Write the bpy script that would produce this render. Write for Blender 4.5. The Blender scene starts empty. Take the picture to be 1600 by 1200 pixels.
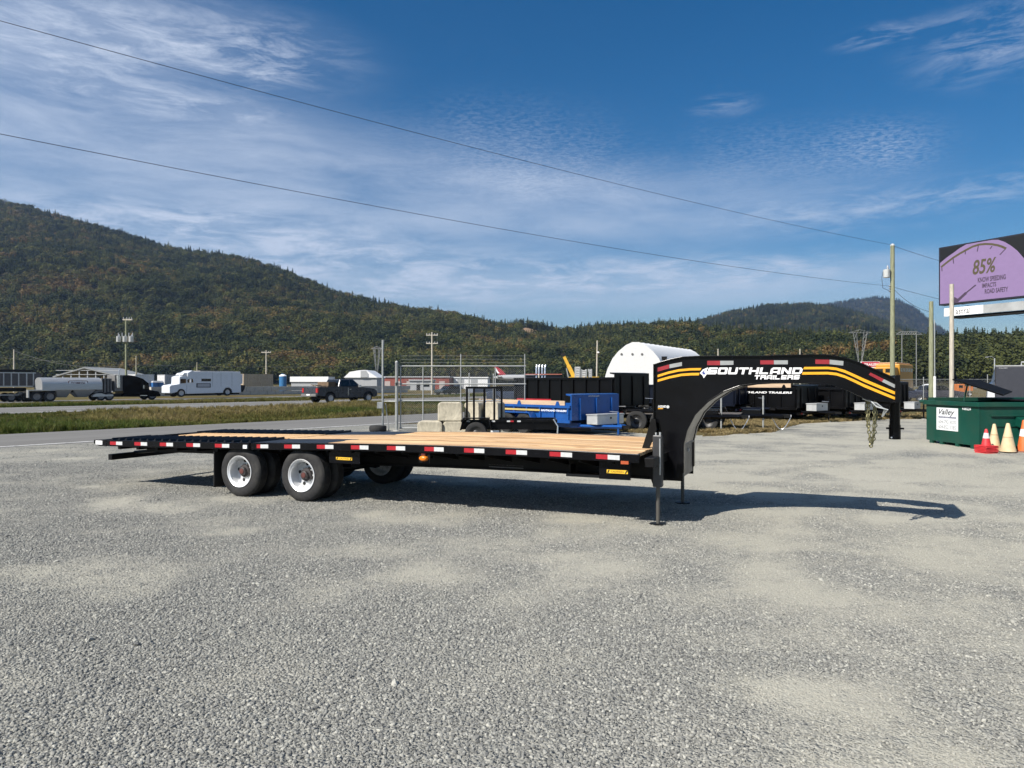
import bpy, bmesh, math, random
import numpy as np
from mathutils import Vector, Matrix, Euler

random.seed(7)
rng = np.random.default_rng(11)
R = math.radians
scene = bpy.context.scene
C = scene.collection

# ------------------------------------------------------------------ camera
F = 1110.0          # focal length in pixels of the 1600 px photograph
CAMZ = 1.715        # eye height in metres
HZ = 598.0          # horizon row
cam_data = bpy.data.cameras.new('camera')
cam_data.sensor_width = 36.0
cam_data.lens = 36.0 * F / 1600.0
cam_data.shift_y = -2.0 / 1600.0
cam_data.clip_start = 0.1
cam_data.clip_end = 20000.0
cam = bpy.data.objects.new('camera', cam_data)
cam.location = (0, 0, CAMZ)
cam.rotation_euler = (R(90), 0, 0)
C.objects.link(cam)
scene.camera = cam

# ------------------------------------------------------------------ light
LIGHT = Vector((0.855, 0.695, -1.0)).normalized()      # direction the sunlight travels
SUN_EL = math.asin(-LIGHT.z)
SUN_AZ = math.atan2(-LIGHT.x, -LIGHT.y)                # clockwise from +Y
sun_data = bpy.data.lights.new('sun', 'SUN')
sun_data.energy = 5.0
sun_data.angle = R(0.53)
sun_data.color = (1.0, 0.945, 0.86)
sun = bpy.data.objects.new('sun', sun_data)
sun.rotation_euler = LIGHT.to_track_quat('-Z', 'Y').to_euler()
sun.location = (-40, -30, 45)
C.objects.link(sun)

world = bpy.data.worlds.new('World')
scene.world = world
world.use_nodes = True
scene.view_settings.view_transform = 'Standard'
scene.view_settings.look = 'None'
scene.view_settings.exposure = 0.53
scene.view_settings.gamma = 1.0
scene.view_settings.use_curve_mapping = False
scene.render.engine = 'CYCLES'
scene.cycles.use_denoising = True
scene.cycles.max_bounces = 5
scene.cycles.use_adaptive_sampling = True
scene.cycles.adaptive_threshold = 0.02
scene.cycles.diffuse_bounces = 2
scene.cycles.glossy_bounces = 3
scene.cycles.transmission_bounces = 4
scene.cycles.transparent_max_bounces = 8
scene.cycles.volume_bounces = 0
scene.cycles.caustics_reflective = False
scene.cycles.caustics_refractive = False


class NT:
    """small helper round a node tree"""
    def __init__(self, tree):
        self.t = tree
        self.n = tree.nodes
        self.n.clear()

    def add(self, typ, **kw):
        nd = self.n.new(typ)
        for k, v in kw.items():
            setattr(nd, k, v)
        return nd

    def link(self, a, b):
        self.t.links.new(a, b)

    def val(self, sock, v):
        if hasattr(v, 'is_output') or isinstance(v, bpy.types.NodeSocket):
            self.link(v, sock)
        else:
            sock.default_value = v

    def math(self, op, a, b=0.0, c=None, clamp=False):
        nd = self.add('ShaderNodeMath', operation=op, use_clamp=clamp)
        self.val(nd.inputs[0], a)
        self.val(nd.inputs[1], b)
        if c is not None:
            self.val(nd.inputs[2], c)
        return nd.outputs[0]

    def mix(self, fac, a, b, blend='MIX'):
        nd = self.add('ShaderNodeMix', data_type='RGBA', blend_type=blend)
        self.val(nd.inputs[0], fac)
        self.val(nd.inputs[6], a)
        self.val(nd.inputs[7], b)
        return nd.outputs[2]

    def ramp(self, fac, stops, interp='LINEAR'):
        nd = self.add('ShaderNodeValToRGB')
        nd.color_ramp.interpolation = interp
        els = nd.color_ramp.elements
        while len(els) < len(stops):
            els.new(0.5)
        for e, (p, c) in zip(els, stops):
            e.position = p
            e.color = c if len(c) == 4 else (*c, 1)
        self.link(fac, nd.inputs[0])
        return nd.outputs[0]

    def noise(self, vec, scale, detail=3.0, rough=0.55, dist=0.0):
        nd = self.add('ShaderNodeTexNoise')
        if vec is not None:
            self.link(vec, nd.inputs['Vector'])
        nd.inputs['Scale'].default_value = scale
        nd.inputs['Detail'].default_value = detail
        nd.inputs['Roughness'].default_value = rough
        nd.inputs['Distortion'].default_value = dist
        return nd.outputs[0]

    def mapping(self, vec, scale=(1, 1, 1), rot=(0, 0, 0), loc=(0, 0, 0)):
        nd = self.add('ShaderNodeMapping')
        self.link(vec, nd.inputs['Vector'])
        nd.inputs['Scale'].default_value = scale
        nd.inputs['Rotation'].default_value = rot
        nd.inputs['Location'].default_value = loc
        return nd.outputs[0]


def build_world():
    w = NT(world.node_tree)
    out = w.add('ShaderNodeOutputWorld')
    bg = w.add('ShaderNodeBackground')
    bg.inputs['Strength'].default_value = 0.062
    sky = w.add('ShaderNodeTexSky', sky_type='NISHITA')
    sky.sun_disc = False
    sky.sun_elevation = SUN_EL
    sky.sun_rotation = SUN_AZ
    sky.air_density = 1.0
    sky.dust_density = 0.4
    sky.ozone_density = 3.0
    sky.altitude = 100
    tc = w.add('ShaderNodeTexCoord')
    d = tc.outputs['Generated']
    sep = w.add('ShaderNodeSeparateXYZ')
    w.link(d, sep.inputs[0])
    x, y, z = sep.outputs
    az = w.math('ARCTAN2', x, y)
    el = w.math('ARCSINE', z)
    zc = w.math('MAXIMUM', z, 0.03)
    pl = w.add('ShaderNodeCombineXYZ')          # the sky seen as a flat layer of high cloud
    w.link(w.math('DIVIDE', x, zc), pl.inputs[0])
    w.link(w.math('DIVIDE', y, zc), pl.inputs[1])
    plane = pl.outputs[0]
    ang = w.add('ShaderNodeCombineXYZ')
    w.link(az, ang.inputs[0])
    w.link(el, ang.inputs[1])
    angv = ang.outputs[0]

    def blob(px, py, rx, ry, rot=0.0):
        """soft patch of sky centred on a direction (azimuth, elevation)"""
        a = math.atan2(px - 800, F)
        e = math.atan2(HZ - py, math.hypot(F, px - 800))
        m = w.mapping(angv, scale=(1, 1, 1), loc=(-a, -e, 0))
        m = w.mapping(m, scale=(F / rx, F / ry, 1), rot=(0, 0, rot))
        ln = w.add('ShaderNodeVectorMath', operation='LENGTH')
        w.link(m, ln.inputs[0])
        mr = w.add('ShaderNodeMapRange', interpolation_type='SMOOTHSTEP')
        w.link(ln.outputs['Value'], mr.inputs[0])
        mr.inputs[1].default_value = 1.0
        mr.inputs[2].default_value = 0.0
        mr.inputs[3].default_value = 0.0
        mr.inputs[4].default_value = 1.0
        return mr.outputs[0]

    def add(*v):
        r = v[0]
        for k in v[1:]:
            r = w.math('ADD', r, k)
        return r

    # veil of thin cirrostratus, wisps of cirrus, ripples of cirrocumulus
    wob = w.noise(angv, 5.0, 5, 0.62, 0.4)
    veil_m = add(blob(-60, 250, 720, 190), blob(380, 275, 700, 130), blob(900, 335, 620, 100, R(-4)),
                 blob(20, 20, 560, 130), blob(420, 440, 900, 90), blob(1150, 450, 700, 60))
    st = w.mapping(angv, scale=(1.5, 8.0, 1), rot=(0, 0, R(-6)))
    streak = w.noise(st, 2.6, 8, 0.66, 0.4)
    veil = w.math('MULTIPLY', w.math('MINIMUM', veil_m, 1.0), w.math('MULTIPLY_ADD', streak, 1.7, -0.20), clamp=True)
    cir_m = add(blob(110, 70, 330, 120), blob(390, 80, 230, 75, R(12)), blob(310, 168, 190, 24, R(2)), blob(410, 105, 90, 26),
                blob(390, 375, 330, 90), blob(600, 420, 330, 80), blob(780, 440, 330, 65), blob(180, 340, 260, 40),
                blob(1310, 330, 260, 48, R(8)), blob(1560, 60, 150, 70, R(14)), blob(1560, 290, 130, 32, R(22)),
                blob(1130, 165, 70, 22, R(15)), blob(1000, 430, 300, 50), blob(1200, 420, 300, 40), blob(1380, 55, 90, 20))
    st2 = w.mapping(angv, scale=(2.4, 11.0, 1), rot=(0, 0, R(-12)))
    wisp = w.noise(st2, 4.6, 10, 0.72, 0.45)
    wisp = w.ramp(wisp, [(0.45, (0, 0, 0)), (0.74, (1, 1, 1))])
    cir = w.math('MULTIPLY', w.math('MINIMUM', cir_m, 1.3), wisp)
    mac_m = add(blob(790, 235, 330, 105, R(-6)), blob(1090, 262, 420, 80, R(-3)), blob(1380, 235, 140, 58, R(12)))
    mk = w.mapping(plane, scale=(1.0, 1.25, 1), rot=(0, 0, R(20)))
    mac = w.noise(mk, 33.0, 4, 0.62, 0.8)
    mac = w.ramp(mac, [(0.38, (0, 0, 0)), (0.64, (1, 1, 1))])
    mac = w.math('MULTIPLY', mac_m, w.math('MULTIPLY', mac, w.math('MULTIPLY_ADD', wob, 2.6, -0.75, clamp=True)))
    # cloud goes on unseen behind the camera, thickened to raise the fill light
    rest = w.noise(w.mapping(plane, scale=(0.5, 1.2, 1)), 1.1, 6, 0.6, 0.6)
    rest = w.ramp(rest, [(0.36, (0, 0, 0)), (0.66, (1, 1, 1))])
    behind = w.math('LESS_THAN', y, 0.0)
    up = w.math('GREATER_THAN', z, 0.0)
    cl = add(w.math('MULTIPLY', veil, 0.66), w.math('MULTIPLY', cir, 0.60), w.math('MULTIPLY', mac, 0.30),
             w.math('MULTIPLY', w.math('MULTIPLY', rest, behind), 0.6))
    cl = w.math('MULTIPLY', w.math('MINIMUM', cl, 0.80), up)
    hs = w.add('ShaderNodeHueSaturation')
    hs.inputs['Saturation'].default_value = 1.44
    hs.inputs['Value'].default_value = 1.0
    w.link(sky.outputs[0], hs.inputs['Color'])
    cloud = (7.6, 8.5, 10.2, 1)
    col = w.mix(cl, hs.outputs[0], cloud)
    w.link(col, bg.inputs['Color'])
    w.link(bg.outputs[0], out.inputs['Surface'])


build_world()

# ------------------------------------------------------------------ helpers


def X(px, Y):
    return (px - 800.0) / F * Y


def H(py, Y):
    return CAMZ + (HZ - py) / F * Y


def G(px, py, z=0.0):
    """point of the ground seen at a pixel"""
    Y = (CAMZ - z) * F / (py - HZ)
    return Vector((X(px, Y), Y, z))


_mats = {}


def mat(name, col, rough=0.6, metal=0.0, var=0.12, scale=6.0, bump=0.0, bscale=None, spec=0.5, emit=None, coat=0.0,
        stretch=(1, 1, 1), dirt=None, dirt_amt=0.0):
    """plain procedural paint, metal or stone with slight uneven tone"""
    if name in _mats:
        return _mats[name]
    m = bpy.data.materials.new(name)
    m.use_nodes = True
    t = NT(m.node_tree)
    out = t.add('ShaderNodeOutputMaterial')
    b = t.add('ShaderNodeBsdfPrincipled')
    t.link(b.outputs[0], out.inputs[0])
    tc = t.add('ShaderNodeTexCoord')
    v = t.mapping(tc.outputs['Object'], scale=stretch)
    n = t.noise(v, scale, 5, 0.6)
    c0 = tuple(max(0, k * (1 - var)) for k in col[:3]) + (1,)
    c1 = tuple(min(1, k * (1 + var)) for k in col[:3]) + (1,)
    c = t.ramp(n, [(0.3, c0), (0.7, c1)])
    if dirt is not None:
        dn = t.noise(v, scale * 0.35, 6, 0.7, 0.4)
        f = t.ramp(dn, [(0.45, (0, 0, 0)), (0.72, (dirt_amt,) * 3)])
        c = t.mix(f, c, (*dirt, 1))
    t.link(c, b.inputs['Base Color'])
    rr = t.math('MULTIPLY_ADD', n, 0.25, rough - 0.125, clamp=True)
    t.link(rr, b.inputs['Roughness'])
    b.inputs['Metallic'].default_value = metal
    b.inputs['Specular IOR Level'].default_value = spec
    b.inputs['Coat Weight'].default_value = coat
    b.inputs['Coat Roughness'].default_value = 0.08
    if bump:
        bn = t.noise(v, bscale or scale * 4, 4, 0.6)
        bp = t.add('ShaderNodeBump')
        bp.inputs['Strength'].default_value = bump
        bp.inputs['Distance'].default_value = 0.02
        t.link(bn, bp.inputs['Height'])
        t.link(bp.outputs[0], b.inputs['Normal'])
    if emit:
        t.link(c, b.inputs['Emission Color'])
        b.inputs['Emission Strength'].default_value = emit
    _mats[name] = m
    return m


class MB:
    """collects shapes into one mesh"""
    def __init__(self):
        self.v = []
        self.f = []

    def add(self, verts, faces):
        o = len(self.v)
        self.v += [tuple(p) for p in verts]
        self.f += [tuple(i + o for i in f) for f in faces]
        return self

    def box(self, x0, x1, y0, y1, z0, z1):
        v = [(x, y, z) for z in (z0, z1) for y in (y0, y1) for x in (x0, x1)]
        return self.add(v, [(0, 2, 3, 1), (4, 5, 7, 6), (0, 1, 5, 4), (2, 6, 7, 3), (0, 4, 6, 2), (1, 3, 7, 5)])

    def cbox(self, c, s):
        return self.box(c[0] - s[0] / 2, c[0] + s[0] / 2, c[1] - s[1] / 2, c[1] + s[1] / 2, c[2] - s[2] / 2, c[2] + s[2] / 2)

    def hexa(self, p):
        """eight corners: bottom ring 0-3 counter-clockwise from above, top ring 4-7"""
        return self.add(p, [(3, 2, 1, 0), (4, 5, 6, 7), (0, 1, 5, 4), (1, 2, 6, 5), (2, 3, 7, 6), (3, 0, 4, 7)])

    def prism(self, poly, a, b, axis='y'):
        """polygon in the plane across the axis, drawn out from a to b"""
        n = len(poly)
        if axis == 'y':
            mk = lambda p, t: (p[0], t, p[1])
        elif axis == 'x':
            mk = lambda p, t: (t, p[0], p[1])
        else:
            mk = lambda p, t: (p[0], p[1], t)
        v = [mk(p, a) for p in poly] + [mk(p, b) for p in poly]
        area = sum(poly[i][0] * poly[(i + 1) % n][1] - poly[(i + 1) % n][0] * poly[i][1] for i in range(n))
        flip = (area > 0) ^ (axis == 'y') ^ (b < a)
        bot = tuple(range(n))
        top = tuple(range(n, 2 * n))
        f = []
        if flip:
            f += [bot[::-1], top]
            f += [(i, (i + 1) % n, n + (i + 1) % n, n + i) for i in range(n)]
        else:
            f += [bot, top[::-1]]
            f += [(i, n + i, n + (i + 1) % n, (i + 1) % n) for i in range(n)]
        return self.add(v, f)

    def tube(self, pts, r, n=8, cap=True):
        pts = [Vector(p) for p in pts]
        rs = r if isinstance(r, (list, tuple)) else [r] * len(pts)
        up = None
        rings = []
        for i, p in enumerate(pts):
            d = (pts[min(i + 1, len(pts) - 1)] - pts[max(i - 1, 0)]).normalized()
            if up is None:
                up = Vector((0, 0, 1)) if abs(d.z) < 0.9 else Vector((1, 0, 0))
            a = d.cross(up).normalized()
            b = a.cross(d).normalized()
            up = b
            rings.append([p + (a * math.cos(2 * math.pi * k / n) + b * math.sin(2 * math.pi * k / n)) * rs[i] for k in range(n)])
        v = [q for ring in rings for q in ring]
        f = []
        for i in range(len(pts) - 1):
            for k in range(n):
                k2 = (k + 1) % n
                f.append((i * n + k, i * n + k2, (i + 1) * n + k2, (i + 1) * n + k))
        if cap:
            f.append(tuple(range(n))[::-1])
            f.append(tuple(range((len(pts) - 1) * n, len(pts) * n)))
        return self.add(v, f)

    def lathe(self, prof, n=24, axis='y', c=(0, 0, 0), close=False):
        """profile of (along, radius) turned about an axis through c"""
        v = []
        for (t, r) in prof:
            for k in range(n):
                a = 2 * math.pi * k / n
                p, q = r * math.cos(a), r * math.sin(a)
                if axis == 'y':
                    v.append((c[0] + p, c[1] + t, c[2] + q))
                elif axis == 'x':
                    v.append((c[0] + t, c[1] + p, c[2] + q))
                else:
                    v.append((c[0] + p, c[1] + q, c[2] + t))
        f = []
        m = len(prof)
        for i in range(m if close else m - 1):
            j = (i + 1) % m
            for k in range(n):
                k2 = (k + 1) % n
                f.append((i * n + k, i * n + k2, j * n + k2, j * n + k))
        return self.add(v, f)

    def disc(self, c, r, n=16, axis='y'):
        v = []
        for k in range(n):
            a = 2 * math.pi * k / n
            p, q = r * math.cos(a), r * math.sin(a)
            v.append((c[0] + p, c[1], c[2] + q) if axis == 'y' else (c[0], c[1] + p, c[2] + q) if axis == 'x' else (c[0] + p, c[1] + q, c[2]))
        return self.add(v, [tuple(range(n))])

    def mesh(self, name, m=None, smooth=False, fix=True):
        me = bpy.data.meshes.new(name)
        me.from_pydata(self.v, [], self.f)
        if fix:
            b = bmesh.new()
            b.from_mesh(me)
            bmesh.ops.recalc_face_normals(b, faces=b.faces)
            b.to_mesh(me)
            b.free()
        if smooth:
            me.polygons.foreach_set('use_smooth', [True] * len(me.polygons))
            me.set_sharp_from_angle(angle=R(38))
        if m is not None:
            me.materials.append(m)
        return me

    def build(self, name, m=None, parent=None, smooth=False, bevel=0.0, kind=None, label=None):
        o = bpy.data.objects.new(name, self.mesh(name, m, smooth))
        C.objects.link(o)
        if parent is not None:
            o.parent = parent
        if bevel:
            bv = o.modifiers.new('bevel', 'BEVEL')
            bv.width = bevel
            bv.segments = 2
            bv.limit_method = 'ANGLE'
            bv.angle_limit = R(40)
        if kind:
            o['kind'] = kind
        if label:
            o['label'] = label
        return o


def part(name, me, parent, loc=(0, 0, 0), rot=(0, 0, 0), scale=None):
    o = bpy.data.objects.new(name, me)
    C.objects.link(o)
    o.parent = parent
    o.location = loc
    o.rotation_euler = rot
    if scale:
        o.scale = scale
    return o


def thing(name, label, cat, loc=(0, 0, 0), rotz=0.0, group=None):
    o = bpy.data.objects.new(name, None)
    o.empty_display_size = 0.2
    C.objects.link(o)
    o.location = loc
    o.rotation_euler = (0, 0, rotz)
    o['label'] = label
    o['category'] = cat
    if group:
        o['group'] = group
    return o


def tag(o, label, cat, group=None):
    o['label'] = label
    o['category'] = cat
    if group:
        o['group'] = group
    return o


def box_part(name, m, parent, x0, x1, y0, y1, z0, z1, bevel=0.0):
    return MB().box(x0, x1, y0, y1, z0, z1).build(name, m, parent, bevel=bevel)


_font_cache = {}


def text_polys(s, size=1.0, bold=0.0, shear=0.0, spacing=1.0):
    """flat outline mesh of a line of text in the XY plane: verts, faces, width"""
    key = (s, bold, shear, spacing)
    if key not in _font_cache:
        cu = bpy.data.curves.new('lettering', 'FONT')
        cu.body = s
        cu.size = 1.0
        cu.offset = bold
        cu.shear = shear
        cu.space_character = spacing
        cu.resolution_u = 3
        cu.fill_mode = 'FRONT'
        ob = bpy.data.objects.new('lettering', cu)
        C.objects.link(ob)
        dg = bpy.context.evaluated_depsgraph_get()
        me = bpy.data.meshes.new_from_object(ob.evaluated_get(dg))
        vs = [tuple(v.co) for v in me.vertices]
        fs = [tuple(p.vertices) for p in me.polygons]
        bpy.data.objects.remove(ob)
        bpy.data.curves.remove(cu)
        bpy.data.meshes.remove(me)
        _font_cache[key] = (vs, fs)
    return _font_cache[key]


def text_on(name, s, m, parent, fn, x0, x1, y0, y1, bold=0.0, shear=0.0, spacing=1.0):
    """lettering fitted to the box x0..x1, y0..y1 of a face; fn(x, y) gives the point"""
    vs, fs = text_polys(s, 1.0, bold, shear, spacing)
    ax = [v[0] for v in vs]
    ay = [v[1] for v in vs]
    a0, a1, b0, b1 = min(ax), max(ax), min(ay), max(ay)
    out = [fn(x0 + (v[0] - a0) / (a1 - a0) * (x1 - x0), y0 + (v[1] - b0) / (b1 - b0) * (y1 - y0)) for v in vs]
    mb = MB()
    mb.add(out, fs)
    o = bpy.data.objects.new(name, mb.mesh(name, m, fix=False))
    C.objects.link(o)
    o.parent = parent
    return o


def block_glyph(ch):
    t, v, w = 0.27, 0.34, 1.3
    q = 0.12
    tl = lambda x0, x1: [(x0, 1 - t), (x1, 1 - t), (x1, 1), (x0 + q, 1), (x0, 1 - q)]
    B = lambda x0, x1, y0, y1: [(x0, y0), (x1, y0), (x1, y1), (x0, y1)]
    lo, hi = 0.37, 0.61
    g = {
        'S': [tl(0, w), B(0, v, hi, 1 - t), B(0, w, lo, hi), B(w - v, w, t, lo), [(0, 0), (w - q, 0), (w, q), (w, t), (0, t)]],
        'O': [[(0, 1 - t), (w, 1 - t), (w, 1 - q), (w - q, 1), (q, 1), (0, 1 - q)], B(0, v, t, 1 - t), B(w - v, w, t, 1 - t),
              [(q, 0), (w - q, 0), (w, q), (w, t), (0, t), (0, q)]],
        'U': [B(0, v, t, 1), B(w - v, w, t, 1), [(q, 0), (w - q, 0), (w, q), (w, t), (0, t), (0, q)]],
        'T': [B(0, w, 1 - t, 1), B(w / 2 - v / 2, w / 2 + v / 2, 0, 1 - t)],
        'H': [B(0, v, 0, 1), B(w - v, w, 0, 1), B(v, w - v, lo, hi)],
        'L': [B(0, v, t, 1), B(0, w * 0.9, 0, t)],
        'A': [[(0, 1 - t), (w, 1 - t), (w, 1), (2 * q, 1), (0, 1 - 2 * q)], B(0, v, 0, 1 - t), B(w - v, w, 0, 1 - t), B(v, w - v, 0.22, 0.44)],
        'N': [B(0, v, 0, 1), B(w - v, w, 0, 1), [(v, 0.60), (w - v, 0.0), (w - v, 0.40), (v, 1.0)]],
        'D': [[(0, 1 - t), (w, 1 - t), (w - 2 * q, 1), (0, 1)], B(0, v, t, 1 - t), B(w - v, w, t, 1 - t), [(0, 0), (w - 2 * q, 0), (w, t), (0, t)]],
        'R': [[(0, 1 - t), (w, 1 - t), (w, 1 - q), (w - q, 1), (0, 1)], B(0, v, 0, 1 - t), B(w - v, w, hi, 1 - t), B(v, w, lo, hi), B(w - v, w, 0, lo)],
        'I': [B(0, v, 0, 1)],
        'E': [B(0, w, 1 - t, 1), B(0, v, hi, 1 - t), B(0, w * 0.94, lo, hi), B(0, v, t, lo), B(0, w, 0, t)],
    }[ch]
    return g, (v if ch == 'I' else w)


def block_text(s, gap=0.14, shear=0.22):
    polys = []
    x = 0.0
    for ch in s:
        g, w = block_glyph(ch)
        for p in g:
            polys.append([(x + a + b * shear, b) for a, b in p])
        x += w + gap
    return polys, x - gap + shear


def block_on(name, s, m, parent, fn, x0, x1, y0, y1):
    """wide square lettering, each letter a piece of the same decal"""
    polys, w = block_text(s)
    mb = MB()
    for p in polys:
        vs = [fn(x0 + a / w * (x1 - x0), y0 + b * (y1 - y0)) for a, b in p]
        mb.add(vs, [tuple(range(len(vs)))])
    o = bpy.data.objects.new(name, mb.mesh(name, m, fix=False))
    C.objects.link(o)
    o.parent = parent
    return o


def vnoise(x, y, scale, seed=0):
    """smooth value noise, arrays in, 0..1 out"""
    r = np.random.default_rng(seed)
    tab = r.random((256, 256))
    xs, ys = np.asarray(x) * scale + 1000.0, np.asarray(y) * scale + 1000.0
    xi, yi = np.floor(xs).astype(int), np.floor(ys).astype(int)
    fx, fy = xs - xi, ys - yi
    fx, fy = fx * fx * (3 - 2 * fx), fy * fy * (3 - 2 * fy)
    a = tab[xi & 255, yi & 255]
    b = tab[(xi + 1) & 255, yi & 255]
    c = tab[xi & 255, (yi + 1) & 255]
    d = tab[(xi + 1) & 255, (yi + 1) & 255]
    return (a * (1 - fx) + b * fx) * (1 - fy) + (c * (1 - fx) + d * fx) * fy


def fbm(x, y, scale, seed=0, octs=4):
    s, a, tot = 0.0, 1.0, 0.0
    for k in range(octs):
        s = s + a * vnoise(x, y, scale * 2 ** k, seed + k)
        tot += a
        a *= 0.5
    return s / tot


def scatter(name, pts, protos, attrs, kind='stuff'):
    """one object: prototypes set on points by geometry nodes. attrs: rot (N,3), scl (N,3), idx (N), tone (N)"""
    me = bpy.data.meshes.new(name)
    n = len(pts)
    me.vertices.add(n)
    me.vertices.foreach_set('co', np.asarray(pts, dtype=np.float32).ravel())
    for k, arr in attrs.items():
        arr = np.asarray(arr, dtype=np.float32)
        if k == 'idx':
            a = me.attributes.new(k, 'INT', 'POINT')
            a.data.foreach_set('value', arr.astype(np.int32))
        elif arr.ndim == 2:
            a = me.attributes.new(k, 'FLOAT_VECTOR', 'POINT')
            a.data.foreach_set('vector', arr.ravel())
        else:
            a = me.attributes.new(k, 'FLOAT', 'POINT')
            a.data.foreach_set('value', arr)
    me.update()
    o = bpy.data.objects.new(name, me)
    C.objects.link(o)
    col = bpy.data.collections.new(name + '_kinds')
    for i, p in enumerate(protos):
        q = bpy.data.objects.new('%s_kind_%02d' % (name, i), p)
        col.objects.link(q)
    ng = bpy.data.node_groups.new(name, 'GeometryNodeTree')
    ng.interface.new_socket('Geometry', in_out='INPUT', socket_type='NodeSocketGeometry')
    ng.interface.new_socket('Geometry', in_out='OUTPUT', socket_type='NodeSocketGeometry')
    N = ng.nodes
    gi = N.new('NodeGroupInput')
    go = N.new('NodeGroupOutput')
    ci = N.new('GeometryNodeCollectionInfo')
    ci.inputs['Collection'].default_value = col
    ci.inputs['Separate Children'].default_value = True
    ci.inputs['Reset Children'].default_value = True
    iop = N.new('GeometryNodeInstanceOnPoints')
    iop.inputs['Pick Instance'].default_value = True

    def named(k, typ):
        a = N.new('GeometryNodeInputNamedAttribute')
        a.data_type = typ
        a.inputs['Name'].default_value = k
        return a.outputs[0]
    L = ng.links
    L.new(gi.outputs[0], iop.inputs['Points'])
    L.new(ci.outputs[0], iop.inputs['Instance'])
    L.new(named('idx', 'INT'), iop.inputs['Instance Index'])
    L.new(named('rot', 'FLOAT_VECTOR'), iop.inputs['Rotation'])
    L.new(named('scl', 'FLOAT_VECTOR'), iop.inputs['Scale'])
    L.new(iop.outputs[0], go.inputs[0])
    md = o.modifiers.new('scatter', 'NODES')
    md.node_group = ng
    o['kind'] = kind
    return o

# ------------------------------------------------------------------ the lie of the land
DR = Vector((0.614, 0.789))          # heading of the highway
NR = Vector((-0.789, 0.614))         # across the highway, away from the yard
ROAD_ROT = math.atan2(DR.y, DR.x)
PROF = [(-6000, 0), (27.6, 0), (33, -0.32), (40, -0.22), (44.8, 0.0), (57, 0.0), (70, -0.25), (84, -0.5), (99, -0.5), (104, -0.15), (112, 0), (9000, 0)]


def zs(s):
    return float(np.interp(s, [p[0] for p in PROF], [p[1] for p in PROF]))


def ts(px, s):
    """distance along the highway at which a column of the picture crosses the line s"""
    a = (px - 800) / F
    Y = s / (0.614 - 0.789 * a)
    return a * Y * DR.x + Y * DR.y


def sp(s, t, z=None):
    p = NR * s + DR * t
    return Vector((p.x, p.y, zs(s) if z is None else z))


def onroad(px, s):
    a = (px - 800) / F
    Y = s / (0.614 - 0.789 * a)
    return Vector((a * Y, Y, zs(s)))


def attr_mat(name, fn):
    m = bpy.data.materials.new(name)
    m.use_nodes = True
    t = NT(m.node_tree)
    out = t.add('ShaderNodeOutputMaterial')
    b = t.add('ShaderNodeBsdfPrincipled')
    t.link(b.outputs[0], out.inputs[0])
    fn(t, b, out)
    return m


def ground_fn(t, b, out):
    g = t.add('ShaderNodeNewGeometry')
    p = g.outputs['Position']
    n1 = t.noise(p, 0.09, 6, 0.65, 0.3)
    n2 = t.noise(p, 1.7, 5, 0.7)
    n3 = t.noise(p, 14.0, 4, 0.7)
    c = t.ramp(n1, [(0.32, (0.062, 0.066, 0.020)), (0.5, (0.105, 0.088, 0.036)), (0.68, (0.165, 0.125, 0.065))])
    c = t.mix(t.math('MULTIPLY', n2, 0.6), c, (0.075, 0.062, 0.025, 1))
    c = t.mix(t.ramp(n3, [(0.35, (0, 0, 0)), (0.75, (0.55,) * 3)]), c, (0.20, 0.155, 0.08, 1))
    t.link(c, b.inputs['Base Color'])
    b.inputs['Roughness'].default_value = 0.95
    b.inputs['Specular IOR Level'].default_value = 0.1
    bp = t.add('ShaderNodeBump')
    bp.inputs['Strength'].default_value = 0.6
    bp.inputs['Distance'].default_value = 0.08
    t.link(n3, bp.inputs['Height'])
    t.link(bp.outputs[0], b.inputs['Normal'])


M_ground = attr_mat('rough_grass_ground', ground_fn)


def asphalt_fn(t, b, out):
    g = t.add('ShaderNodeNewGeometry')
    p = g.outputs['Position']
    pr = t.mapping(p, rot=(0, 0, -ROAD_ROT))
    wear = t.noise(t.mapping(pr, scale=(0.05, 1.4, 1)), 1.0, 4, 0.6)
    n1 = t.noise(p, 0.5, 5, 0.6)
    n2 = t.noise(p, 90.0, 3, 0.7)
    c = t.ramp(wear, [(0.3, (0.125, 0.122, 0.115)), (0.7, (0.20, 0.196, 0.185))])
    c = t.mix(t.math('MULTIPLY', n1, 0.5), c, (0.14, 0.135, 0.125, 1))
    c = t.mix(t.ramp(n2, [(0.4, (0, 0, 0)), (0.8, (0.35,) * 3)]), c, (0.26, 0.25, 0.235, 1))
    t.link(c, b.inputs['Base Color'])
    b.inputs['Roughness'].default_value = 0.9
    b.inputs['Specular IOR Level'].default_value = 0.25


M_asphalt = attr_mat('worn_asphalt', asphalt_fn)


def paint_fn(t, b, out):
    g = t.add('ShaderNodeNewGeometry')
    n = t.noise(g.outputs['Position'], 6.0, 5, 0.7)
    c = t.ramp(n, [(0.36, (0.3, 0.3, 0.29)), (0.5, (0.72, 0.72, 0.70))])
    t.link(c, b.inputs['Base Color'])
    b.inputs['Roughness'].default_value = 0.8


M_paint = attr_mat('road_paint', paint_fn)


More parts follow.
